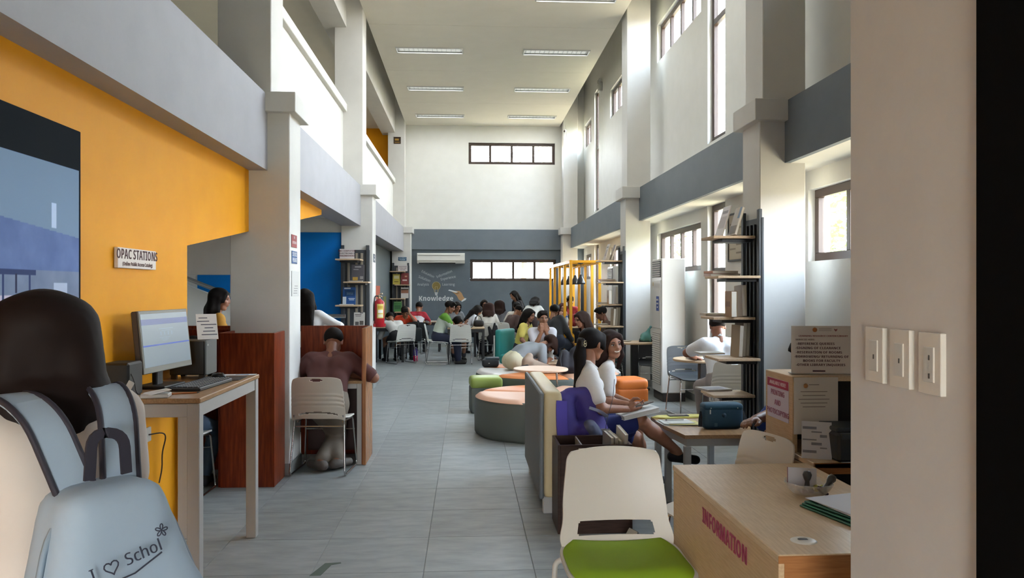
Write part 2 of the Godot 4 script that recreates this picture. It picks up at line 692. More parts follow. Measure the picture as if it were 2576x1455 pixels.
	tube(st, rounded([V(-5.2, 2.2, 11.25), V(-2.55, 1.15, 11.25), V(-1.7, 1.15, 11.25)], 0.1), 0.03, 10)
	put(st, "handrail", M.chrome, sp)
	# roof
	var rf := struct("roof", "flat roof over hall and gallery")
	st = ST()
	slab(st, -5.4, RX + 0.2, 7.3, 7.5, -0.7, BD + 0.3)
	put(st, "roof_slab", M.column, rf)
	# entrance wall with the jamb that carries the switches
	var fw := struct("wall_front", "entrance wall, its white jamb beside the information desk")
	st = ST()
	slab(st, 0.92, RX + 0.2, 0.0, 7.3, 1.368, 1.86)
	slab(st, -1.78, 0.92, 2.6, 7.3, 1.368, 1.86)
	put(st, "jamb", M.jamb, fw)
	# unseen lobby added behind the camera, its doorway sized to limit the light
	var lb := struct("wall_added_lobby", "unseen white lobby walls added to limit light from behind")
	st = ST()
	slab(st, -5.4, -1.78, 0.0, 7.3, -0.7, -0.5)
	slab(st, -1.9, -1.78, 0.0, 7.3, -3.4, 1.4)
	slab(st, 1.08, 1.2, 0.0, 2.7, -3.4, 0.25)
	slab(st, 1.2, RX + 0.2, 0.0, 7.3, 1.2, 1.368)
	wall_holes(st, "z", -3.4, -3.2, -1.9, 1.2, 0.0, 2.7, [[-1.0, 0.3, 0.0, 2.1]])
	put(st, "wall_face", M.jamb, lb)
	var lc := struct("ceiling_added_lobby", "unseen low white lobby ceiling added to limit light from behind")
	st = ST()
	slab(st, -1.9, 1.2, 2.6, 2.75, -3.4, 1.368)
	put(st, "slab", M.jamb, lc)
	var df := struct("door_1", "black frame of the entrance door")
	st = ST()
	slab(st, 0.905, 1.05, 0.0, 2.6, 1.22, 1.37, 0.004)
	slab(st, 0.93, 1.08, 0.0, 2.6, 0.3, 1.22)
	put(st, "frame", mat("0c0b0b", 0.9, 0.0, 0.15), df)
	st = ST()
	slab(st, 0.93, 1.6, 0.0, 2.6, 0.25, 0.3)
	put(st, "leaf", mat("0c0b0b", 0.9, 0.0, 0.15), df)
	# baseboards
	var bb := struct("baseboard_right", "grey tile baseboard along the window wall")
	st = ST()
	slab(st, RX - 0.015, RX, 0.0, 0.1, 1.87, BD)
	put(st, "strip", M.grout, bb)
	bb = struct("baseboard_back", "grey tile baseboard under the mural wall")
	st = ST()
	slab(st, -1.95, RX, 0.0, 0.1, BD - 0.015, BD)
	put(st, "strip", M.grout, bb)

func floor_tiles() -> void:
	var f := struct("floor", "grey stone-look tile floor")
	var st := ST()
	slab(st, -5.4, RX + 0.2, -0.25, -0.004, -3.5, BD + 0.3)
	put(st, "grout_bed", M.grout, f)
	var tiles := []
	st = ST()
	bx(st, Vector3(0, -0.015, 0), Vector3(0.5965, 0.03, 0.5965), 0.0012)
	st.generate_normals()
	var mesh := st.commit()
	var far := ST()
	for j in range(-6, 35):
		var d := 0.117 + 0.6 * j + 0.3
		for i in range(-9, 6):
			var x := -0.235 + 0.6 * i + 0.3
			if x > RX + 0.25:
				continue
			if x > -1.95 and d > 1.8 and d < 18.0:
				tiles.append(Vector2(x, d))
			else:
				slab(far, x - 0.29825, x + 0.29825, -0.03, 0.0, d - 0.29825, minf(d + 0.29825, BD + 0.2))
	for t in tiles:
		inst(mesh, "tile", M.floor_tile[rng.randi() % 3], f, Transform3D(Basis(), V(t.x, 0, t.y)))
	put(far, "far_tiles", M.floor_tile[0], f).set_meta("kind", "stuff")

func ceiling_panels() -> void:
	var c := struct("ceiling", "suspended cream ceiling of wide panels")
	var seams := [-0.5, 2.2, 4.9, 7.62, 10.32, 13.03, 15.75, 18.46, BD]
	for i in seams.size() - 1:
		var a: float = seams[i] + 0.004
		var b: float = seams[i + 1] - 0.004
		var l0 := a + 1.2
		var l1 := l0 + 0.3
		var st := ST()
		var y0 := 5.84
		var y1 := 5.92
		slab(st, -1.6, 2.45, y0, y1, a, l0)
		slab(st, -1.6, 2.45, y0, y1, l1, b)
		slab(st, -1.6, -1.27, y0, y1, l0, l1)
		slab(st, -0.07, 1.02, y0, y1, l0, l1)
		slab(st, 2.22, 2.45, y0, y1, l0, l1)
		put(st, "panel", M.ceiling, c)
		for x in [-0.67, 1.62]:
			troffer(x, (l0 + l1) / 2, i)

func troffer(x: float, d: float, row: int) -> void:
	var where: String = ["above the entrance", "over the information desk", "over the study carrels", "before the first round seats", "above the round seats", "over the first window bay", "over the far reading tables", "beside the end wall"][row]
	var t := thing("ceiling_light", "silver louvred strip light %s, %s" % [where, "gallery side" if x < 0 else "window side"], "ceiling light", V(x, 5.84, d), 0.0, "louvred ceiling lights in two rows")
	var on := row >= 3   # the strips over the entrance end are switched off
	var lit: StandardMaterial3D = mat("f4f5f0", 0.3)
	lit.emission_enabled = true
	lit.emission = Color(1.0, 0.99, 0.96)
	lit.emission_energy_multiplier = 2.2
	var st := ST()
	var hw := 0.6
	var hd := 0.15
	bx(st, Vector3(0, 0.075, 0), Vector3(2 * hw, 0.01, 2 * hd))
	for s in [-1, 1]:
		bx(st, Vector3(0, 0.03, s * (hd - 0.005)), Vector3(2 * hw, 0.1, 0.01))
		bx(st, Vector3(s * (hw - 0.005), 0.03, 0), Vector3(0.01, 0.1, 2 * hd - 0.02))
	put(st, "housing", mat("d8d8d4", 0.4), t)
	st = ST()
	for s in [-1, 1]:
		bx(st, Vector3(0, -0.003, s * (hd - 0.008)), Vector3(2 * hw + 0.02, 0.006, 0.03), 0.002)
		bx(st, Vector3(s * (hw - 0.008), -0.003, 0), Vector3(0.03, 0.006, 2 * hd - 0.03), 0.002)
	put(st, "rim", mat("dcdcd8", 0.4), t)
	for k in 14:
		st = ST()
		bx(st, Vector3(-hw + 0.05 + k * (2 * hw - 0.1) / 13.0, 0.02, 0), Vector3(0.004, 0.036, 2 * hd - 0.03))
		put(st, "louvre", mat("d4d8da", 0.22, 1.0), t)
	for s in [-1, 0, 1]:
		st = ST()
		bx(st, Vector3(0, 0.028, s * 0.09), Vector3(2 * hw - 0.03, 0.05, 0.008 if s == 0 else 0.004))
		put(st, "reflector", mat("e0e2e2", 0.25, 1.0), t)
	for s in [-1, 1]:
		st = ST()
		tube(st, [Vector3(-hw + 0.03, 0.055, s * 0.05), Vector3(hw - 0.03, 0.055, s * 0.05)], 0.013, 10)
		put(st, "tube", lit if on else mat("f4f5f2", 0.3), t)
	if on:
		var l := AreaLight3D.new()
		l.name = "troffer_light"
		l.area_size = Vector2(1.12, 0.24)
		l.light_color = Color(0.96, 0.985, 1.0)
		l.light_energy = 3.2
		l.area_range = 30.0
		l.area_attenuation = 2.0
		l.shadow_enabled = true
		l.transform = Transform3D(Basis(Vector3.RIGHT, -PI / 2), Vector3(0, -0.008, 0))
		t.add_child(l)


# ---------------------------------------------------------------- the yard outside the windows
func outside() -> void:
	var g := struct("ground", "sunlit yard of pale earth and concrete outside")
	var st := ST()
	slab(st, -60, 60, -0.6, -0.26, -40, 80)
	put(st, "yard", mottled(Color("b09e80"), Color("c6b494"), 0.01, Vector3.ONE * 0.1, 0.9, 51), g)
	var spots := [
		[5.4, 11.2, 3.4, 1.1, "broad-leaved shrub tree close outside the low ribbon window", 0.13],
		[9.0, 16.0, 6.5, 2.2, "spreading green tree in the yard beyond the right wall", 0.16],
		[-1.6, 29.0, 7.2, 1.8, "leafy tree behind the end wall, left of its windows", 0.16],
		[2.2, 31.5, 7.6, 2.0, "tall leafy tree behind the end wall windows", 0.16],
		[6.4, 28.5, 5.2, 1.7, "low leafy tree behind the end wall corner", 0.16],
	]
	for s in spots:
		tree(V(s[0], -0.26, s[1]), s[2], s[3], s[4], s[5])

func tree(at: Vector3, h: float, r: float, label: String, leaf: float) -> void:
	var t := thing("tree", label, "tree", at, 0.0, "trees in the yard")
	var st := ST()
	var top := Vector3(0.1, h * 0.62, -0.05)
	tube(st, [Vector3.ZERO, Vector3(0.04, h * 0.3, 0.02), top], [0.06 * h / 3, 0.045 * h / 3, 0.03 * h / 3], 7)
	var tips := []
	for k in 7:
		var a := TAU * k / 7.0 + rng.randf() * 0.4
		var e := Vector3(cos(a) * r * 0.6, h * (0.62 + 0.25 * rng.randf()), sin(a) * r * 0.6)
		tube(st, [top * (0.55 + 0.06 * k), (top + e) / 2 + Vector3.UP * 0.2, e], [0.03 * h / 3, 0.02 * h / 3, 0.01], 5)
		tips.append(e)
	put(st, "trunk", mat("5d4a3a", 0.9), t)
	st = ST()
	var c := Vector3(0, h * 0.68, 0)
	for k in 1500:
		var q := Vector3(rng.randfn(), rng.randfn(), rng.randfn()).normalized() * pow(rng.randf(), 0.4)
		var p := c + Vector3(q.x * r, q.y * h * 0.34, q.z * r)
		var b := Basis(Vector3(rng.randfn(), rng.randfn(), rng.randfn()).normalized(), rng.randf() * TAU)
		var l := leaf * (0.6 + 0.8 * rng.randf())
		var w := l * 0.34
		var a0 := p + b * Vector3(0, 0, -l / 2)
		var a1 := p + b * Vector3(w, 0.1 * l, 0)
		var a2 := p + b * Vector3(0, 0, l / 2)
		var a3 := p + b * Vector3(-w, 0.1 * l, 0)
		tri(st, a0, a1, a2)
		tri(st, a0, a2, a3)
	var m: StandardMaterial3D = mat("6f9440", 0.5)
	m.backlight_enabled = true
	m.backlight = Color("5c7a24")
	put(st, "foliage", m, t).set_meta("kind", "stuff")

# ---------------------------------------------------------------- furniture
var protos := {}

# stacking chair: plastic seat and back on a chromed sled frame; faces +z, origin on the floor under the seat
func make_chair(called: String, label: String, shell: Material, at: Vector3, turn: float, fine := false) -> Node3D:
	var key := "chair" + str(shell.get_instance_id()) + str(fine)
	var grp := "stacking chairs with sled frames"
	if protos.has(key):
		return copy(protos[key], called, label, at, turn, grp)
	var t := thing(called, label, "chair", at, turn, grp)
	protos[key] = t
	var st := ST()
	var nu := 64 if fine else 28
	var nv := 56 if fine else 24
	sheet(st, func(u: float, v: float):
		var w := lerpf(0.225, 0.205, v) - 0.012 * pow(absf(2 * v - 1), 8)
		var x := (u - 0.5) * 2.0
		var y := 0.47 + v * 0.345 - 0.02 * pow(absf(x), 6)
		var rib := 0.0025 * sin((v - 0.3) * 60.0) if v > 0.3 and v < 0.62 else 0.0
		return Vector3(x * w, y, -0.185 - 0.075 * v - 0.03 * (1 - x * x) * (1.0 - 0.4 * v) + rib),
		nu, nv, 0.007, func(u: float, v: float): return pow((u - 0.5) / 0.13, 2) + pow((v - 0.93) / 0.035, 2) < 1.0 or (absf(u - 0.5) < 0.36 and absf(v - 0.1 - 0.05 * (1 - pow((u - 0.5) / 0.36, 2))) < 0.022))
	put(st, "backrest", shell, t)
	st = ST()
	sheet(st, func(u: float, v: float):
		var x := (u - 0.5) * 2.0
		var w := 0.225 - 0.03 * pow(absf(2 * v - 1), 4)
		var z := 0.22 - v * 0.42
		return Vector3(x * w, 0.45 + 0.012 * x * x - 0.025 * pow(1 - v, 6) + 0.03 * pow(v, 5), z), 20, 16, 0.012)
	put(st, "seat", shell, t)
	for s in [-1, 1]:
		st = ST()
		tube(st, rounded([Vector3(s * 0.2, 0.5, -0.2), Vector3(s * 0.205, 0.44, -0.17), Vector3(s * 0.225, 0.012, -0.24), Vector3(s * 0.225, 0.012, 0.22), Vector3(s * 0.2, 0.43, 0.17), Vector3(s * 0.19, 0.435, -0.14)], 0.035), 0.0085, 7)
		put(st, "side_frame", M.chrome, t)
	st = ST()
	tube(st, [Vector3(-0.215, 0.32, 0.183), Vector3(0.215, 0.32, 0.183)], 0.007, 6)
	tube(st, [Vector3(-0.21, 0.4, -0.172), Vector3(0.21, 0.4, -0.172)], 0.007, 6)
	put(st, "crossbar", M.chrome, t)
	return t

# table with a plank top and four legs under an apron; size x, height, depth
func make_table(called: String, label: String, cat: String, at: Vector3, turn: float, s: Vector3, top: Material, leg: Material, lw := 0.045, group := "") -> Node3D:
	var t := thing(called, label, cat, at, turn, group)
	box(t, "table_top", top, Vector3(0, s.y - 0.0125, 0), Vector3(s.x, 0.025, s.z), 0.004)
	for i in 4:
		box(t, "leg", leg, Vector3((s.x / 2 - lw / 2 - 0.005) * (1 if i & 1 else -1), (s.y - 0.025) / 2, (s.z / 2 - lw / 2 - 0.005) * (1 if i & 2 else -1)), Vector3(lw, s.y - 0.025, lw), 0.003)
	for k in [-1, 1]:
		box(t, "apron", leg, Vector3(0, s.y - 0.06, k * (s.z / 2 - lw / 2 - 0.005)), Vector3(s.x - 2 * lw - 0.01, 0.065, lw * 0.8), 0.002)
		box(t, "apron", leg, Vector3(k * (s.x / 2 - lw / 2 - 0.005), s.y - 0.06, 0), Vector3(lw * 0.8, 0.065, s.z - 2 * lw - 0.01), 0.002)
	return t

func round_table(label: String, at: Vector3, r: float, h: float, top: Material, foot: Material, cross := false) -> Node3D:
	var t := thing("round_table", label, "table", at, 0.0, "small round tables")
	var st := ST()
	lathe(st, [Vector2(0, h), Vector2(r - 0.006, h), Vector2(r, h - 0.006), Vector2(r, h - 0.022), Vector2(r - 0.006, h - 0.027), Vector2(0, h - 0.027)], Vector3.ZERO, 40, Basis(), true)
	put(st, "table_top", top, t)
	if cross:
		box(t, "column", foot, Vector3(0, h / 2, 0), Vector3(0.1, h - 0.05, 0.1), 0.006)
		for a in [0.0, PI / 2]:
			box(t, "foot", foot, Vector3(0, 0.02, 0), Vector3(0.5, 0.035, 0.07), 0.006, Basis(Vector3.UP, a + 0.3))
	else:
		for k in 3:
			var a := TAU * k / 3.0 + 0.5
			st = ST()
			tube(st, [Vector3(cos(a) * r * 0.62, h - 0.027, sin(a) * r * 0.62), Vector3(cos(a) * r * 0.75, 0.0, sin(a) * r * 0.75)], 0.012, 8)
			put(st, "leg", foot, t)
	return t

# round upholstered ottoman: a banded side and a top of coloured wedges
func ottoman(label: String, at: Vector3, r: float, h: float, inner: float, wedges: Array) -> Node3D:
	var t := thing("round_ottoman", label, "ottoman", at, 0.0, "large round ottomans")
	var st := ST()
	var side := mat("565c56", 0.5)
	lathe(st, [Vector2(r - 0.03, 0.0), Vector2(r, 0.03), Vector2(r + 0.004, h * 0.5), Vector2(r, h - 0.06), Vector2(r - 0.012, h - 0.03), Vector2(r - 0.035, h - 0.02)], Vector3.ZERO, 56)
	put(st, "side", side, t)
	if inner > 0:
		st = ST()
		lathe(st, [Vector2(inner, h - 0.02), Vector2(inner, 0.0)], Vector3.ZERO, 40)
		put(st, "inner_side", mat("b85a24", 0.5), t)
	var n := wedges.size()
	for k in n:
		st = ST()
		var a0 := TAU * k / n + 0.35
		var f := func(u: float, v: float):
			var a := a0 + (TAU / n) * lerpf(0.006, 0.994, u)
			var rr := lerpf(inner + 0.01, r - 0.012, v)
			var e := minf(minf(u, 1 - u) * 12.0, 1.0) * minf(minf(v + (0.1 if inner <= 0 else 0.0), 1 - v) * 12.0, 1.0)
			return Vector3(cos(a) * rr, h - 0.035 + 0.035 * sqrt(e), sin(a) * rr)
		sheet(st, f, 28, 20, 0.01)
		put(st, "cushion", mat(wedges[k], 0.45), t)
	return t

# soft rounded block
func soft_block(st: SurfaceTool, c: Vector3, s: Vector3, r: float, b := Basis()) -> void:
	st.set_smooth_group(0)
	var n := 10
	var h := s / 2.0
	for ax in 3:
		for sg in [-1.0, 1.0]:
			for i in n:
				for j in n:
					var q := []
					for k in [[0, 0], [1, 0], [1, 1], [0, 1]]:
						var p := Vector3.ZERO
						p[ax] = sg
						p[(ax + 1) % 3] = soft_step(float(i + k[0]) / n)
						p[(ax + 2) % 3] = soft_step(float(j + k[1]) / n)
						p *= h
						var core := p.clamp(-(h - Vector3.ONE * r), h - Vector3.ONE * r)
						var d := p - core
						if d.length() > 1e-6:
							p = core + d.normalized() * r
						q.append(c + b * p)
					if sg > 0:
						quad(st, q[3], q[2], q[1], q[0])
					else:
						quad(st, q[0], q[1], q[2], q[3])

func soft_step(t: float) -> float:
	var x := 2 * t - 1
	return sign(x) * (1.0 - pow(1.0 - absf(x), 2.2))

func soft(parent: Node, called: String, m: Material, c: Vector3, s: Vector3, r: float, b := Basis()) -> MeshInstance3D:
	var st := ST()
	soft_block(st, c, s, r, b)
	return put(st, called, m, parent)

func stool(label: String, at: Vector3, turn: float, top: Color, side: Color, w := 0.4, h := 0.44) -> Node3D:
	var t := thing("upholstered_stool", label, "stool", at, turn, "upholstered stools")
	soft(t, "base", mat(side, 0.55), Vector3(0, h * 0.36, 0), Vector3(w - 0.01, h * 0.72, w - 0.01), 0.02)
	soft(t, "cushion", mat(top, 0.42), Vector3(0, h * 0.84, 0), Vector3(w, h * 0.32, w), 0.05)
	return t

# wall display: slatted dark panel, posts and staggered shelves. Local +z points away from the panel; panel centred on x
func display(label: String, at: Vector3, turn: float, light_posts: bool) -> Node3D:
	var t := thing("display_shelf", label, "shelf", at, turn, "slatted display shelves on the columns")
	var w := 0.44
	box(t, "panel", M.slat, Vector3(0, 1.08, 0.012), Vector3(w, 2.1, 0.02), 0.003)
	for k in [-0.19, 0.19]:
		box(t, "post", M.slat, Vector3(k, 1.1, 0.03), Vector3(0.05, 2.2, 0.03), 0.004)
	for k in ([-0.1, 0.02, 0.1] if light_posts else [-0.1, -0.01, 0.08]):
		box(t, "batten", (mat("8d8578", 0.6) if light_posts else M.black), Vector3(k, 1.06, 0.03), Vector3(0.035 if light_posts else 0.025, 2.04, 0.018), 0.002)
	var ys := [1.97, 1.63, 1.28, 0.94, 0.62]
	for i in 5:
		var x := -0.06 if i % 2 == 0 else 0.06
		var s := box(t, "shelf_board", M.shelf_wood, Vector3(x, ys[i], 0.22), Vector3(0.37, 0.022, 0.36), 0.003)
		box(s, "bracket", M.black, Vector3(x, ys[i] - 0.026, 0.18), Vector3(0.26, 0.026, 0.26), 0.002)
	return t

func furniture() -> void:
	seating()
	desks()
	carrels()
	shelves()
	machines()
	booth()

func seating() -> void:
	var w: Material = M.white_plastic
	var b: Material = mat("26282b", 0.4)
	make_chair("stacking_chair", "white plastic chair at the mahogany carrel with a man in maroon on it", mat("ded8cd", 0.4), V(-1.2, 0, 6.78), 176, true)
	make_chair("stacking_chair", "white chair holding a man in a white polo by the window", mat("ded8cd", 0.4), V(2.66, 0, 8.02), 178, true)
	make_chair("stacking_chair", "empty white chair tucked behind the information desk, oval grip showing", mat("ded8cd", 0.4), V(1.23, 0, 3.77), -74, true)
	make_chair("stacking_chair", "white chair under the student bent over the far left table", w, V(-1.36, 0, 16.45), 215)
	make_chair("stacking_chair", "white chair under the man in the green shirt", w, V(-0.6, 0, 16.32), 90)
	make_chair("stacking_chair", "empty white chair with its back to the aisle at the laptop table", w, V(-0.13, 0, 16.22), 180)
	make_chair("stacking_chair", "white chair with a dark jacket hung on it beside the laptop table", w, V(0.5, 0, 17.0), 168)
	make_chair("stacking_chair", "white chair turned sideways next to the teal armchair", w, V(0.9, 0, 17.25), 140)
	make_chair("stacking_chair", "black chair at the far left table with a bag on its back", b, V(-1.12, 0, 17.45), 185)
	make_chair("stacking_chair", "black chair at the wall table below the chalk mural", b, V(-1.24, 0, 18.88), 165)
	make_chair("stacking_chair", "black chair facing the man in the white polo across his table", b, V(2.74, 0, 9.62), 8)
	make_chair("stacking_chair", "black chair on the gallery side of the cross-foot table", b, V(2.1, 0, 11.86), 95)
	make_chair("stacking_chair", "black chair between cross-foot table and tall air conditioner", b, V(2.72, 0, 11.45), -10)
	make_chair("stacking_chair", "white chair under the student in jeans at the hidden carrel", w, V(-2.16, 0, 6.02), 180)
	make_chair("stacking_chair", "black chair under the person in blue behind the printer desk", b, V(2.32, 0, 4.82), -62)
	front_chair()
	ottoman("near round ottoman, dark grey side with peach cushions", V(0.8, 0, 8.48), 0.72, 0.42, 0.0, ["d98a5c", "d3a184", "d98a5c", "d3a184"])
	ottoman("big ring ottoman with students sitting around its middle table", V(1.12, 0, 10.95), 1.0, 0.42, 0.42, ["d3a184", "cf7a40", "c9c2bb", "cf7a40", "d3a184", "c9c2bb"])
	stool("pale green stool beside the near round ottoman", V(0.23, 0, 9.95), 4, Color("8fa04c"), Color("565c56"))
	stool("orange stool beyond the girls on the sofa", V(1.98, 0, 9.72), 10, Color("d8742c"), Color("d8742c"))
	stool("pale green stool behind the ring ottoman", V(2.2, 0, 12.95), 0, Color("9aab58"), Color("9aab58"))
	round_table("pale round coffee table between the two ottomans", V(0.88, 0, 9.5), 0.33, 0.58, mat("d9b79c", 0.4), M.chrome)
	round_table("small table in the middle of the ring ottoman with a white flask", V(1.12, 0, 11.1), 0.28, 0.52, mat("b59a7c", 0.5), M.chrome)
	round_table("cross-foot round table beside the tall air conditioner", V(2.5, 0, 11.78), 0.31, 0.74, M.shelf_wood, M.black, true)
	round_table("cross-foot round table of the man in the white polo", V(2.68, 0, 8.9), 0.34, 0.74, M.shelf_wood, M.black, true)
	# sofa with its high back to the aisle
	var t := thing("sofa", "high-backed grey sofa with cream piping end, its back to the aisle", "sofa", V(0.49, 0, 6.02), 90)
	# local: +z towards +x of the hall, x runs towards the camera
	var grey := mat("62676a", 0.6)
	var cream := mat("c9b78e", 0.45)
	box(t, "back_panel", grey, Vector3(0, 0.47, 0.012), Vector3(1.36, 0.72, 0.03), 0.008)
	soft(t, "back_cushion", cream, Vector3(0, 0.475, 0.09), Vector3(1.36, 0.72, 0.13), 0.035)
	soft(t, "seat_cushion", mat("8f938f", 0.6), Vector3(0, 0.33, 0.4), Vector3(1.34, 0.22, 0.5), 0.05)
	box(t, "plinth", grey, Vector3(0, 0.17, 0.36), Vector3(1.32, 0.1, 0.54), 0.01)
	for i in 4:
		box(t, "leg", M.paint_grey, Vector3(0.6 * (1 if i & 1 else -1), 0.06, 0.06 if i & 2 else 0.58), Vector3(0.07, 0.12, 0.07), 0.006)
	# teal seats of the far bay
	teal_seat("teal upholstered armchair under the girl in yellow", V(0.86, 0, 13.42), 62, 0.62)
	teal_seat("long teal bench before the second air conditioner", V(2.55, 0, 13.6), -90, 1.1)

func teal_seat(label: String, at: Vector3, turn: float, w: float) -> void:
	var t := thing("teal_seat", label, "armchair", at, turn, "teal upholstered seats")
	var teal := mat("1f7a74", 0.55)
	soft(t, "seat_cushion", teal, Vector3(0, 0.36, 0.04), Vector3(w, 0.16, 0.5), 0.04)
	soft(t, "back_cushion", teal, Vector3(0, 0.6, -0.24), Vector3(w, 0.5, 0.1), 0.035)
	var m := mat("d6d6d0", 0.4)
	for i in 4:
		box(t, "leg", m, Vector3((w / 2 - 0.03) * (1 if i & 1 else -1), 0.14, 0.24 if i & 2 else -0.26), Vector3(0.04, 0.28, 0.04), 0.003)
	for s in [-1, 1]:
		box(t, "side_rail", m, Vector3(s * (w / 2 - 0.03), 0.265, 0), Vector3(0.035, 0.035, 0.46), 0.003)
	for s in [-1, 1]:
		box(t, "back_post", m, Vector3(s * (w / 2 - 0.03), 0.5, -0.305), Vector3(0.035, 0.5, 0.025), 0.003)

# visitor chair before the information desk: one moulded shell with a slot, a green pad and round legs
func front_chair() -> void:
	var t := thing("visitor_chair", "cream moulded chair with a lime green seat pad before the desk", "chair", V(0.655, 0, 3.27), 1)
	var shell := mat("cfc6ba", 0.4)
	var st := ST()
	sheet(st, func(u: float, v: float):
		var x := (u - 0.5) * 2.0
		var w := 0.232 - 0.022 * smoothstep(0.35, 1.0, v) + 0.018 * exp(-pow((v - 0.12) / 0.12, 2))
		w *= 1.0 - 0.10 * pow(maxf(v - 0.86, 0) / 0.14, 3) * 1.0
		var y := 0.395 + 0.43 * v - 0.018 * pow(x, 2) * smoothstep(0.6, 1.0, v)
		return Vector3(x * w, y, -0.18 - 0.06 * sin(v * 1.5) - 0.028 * (1 - x * x) + 0.05 * pow(1 - v, 3)),
		72, 60, 0.008, func(u: float, v: float):
			var e := Vector2(maxf(absf(u - 0.5) - 0.295, 0) / 0.05, maxf(absf(v - 0.2) - 0.035, 0) / 0.035)
			return e.length() < 1.0)
	put(st, "backrest", shell, t)
	st = ST()
	sheet(st, func(u: float, v: float):
		var x := (u - 0.5) * 2.0
		var w := 0.262 - 0.05 * pow(absf(2 * v - 1), 5)
		return Vector3(x * w, 0.38 + 0.02 * x * x - 0.03 * pow(maxf(0.25 - v, 0) / 0.25, 2) + 0.03 * pow(v, 6), 0.25 - v * 0.44), 30, 24, 0.012)
	put(st, "seat_shell", shell, t)
	st = ST()
	sheet(st, func(u: float, v: float):
		var x := (u - 0.5) * 2.0
		var w := 0.246 - 0.06 * pow(absf(2 * v - 1), 5)
		var e := minf(minf(u, 1 - u), minf(v, 1 - v))
		return Vector3(x * w, 0.392 + 0.024 * sqrt(minf(e * 7.0, 1.0)) + 0.012 * x * x - 0.025 * pow(maxf(0.25 - v, 0) / 0.25, 2) + 0.028 * pow(v, 6), 0.235 - v * 0.41), 36, 30, 0.012)
	put(st, "seat_pad", mottled(Color("7f9a1e"), Color("8aa626"), 0.3, Vector3.ONE * 3.0, 0.7, 61), t)
	var leg := mat("c4bdb2", 0.35)
	for s in [-1, 1]:
		st = ST()
		tube(st, rounded([Vector3(s * 0.2, 0.362, -0.13), Vector3(s * 0.27, 0.357, -0.16), Vector3(s * 0.28, 0.0, -0.24)], 0.06), 0.012, 10)
		put(st, "leg", leg, t)
		st = ST()
		tube(st, rounded([Vector3(s * 0.2, 0.362, 0.12), Vector3(s * 0.275, 0.357, 0.16), Vector3(s * 0.28, 0.0, 0.24)], 0.06), 0.012, 10)
		put(st, "leg", leg, t)

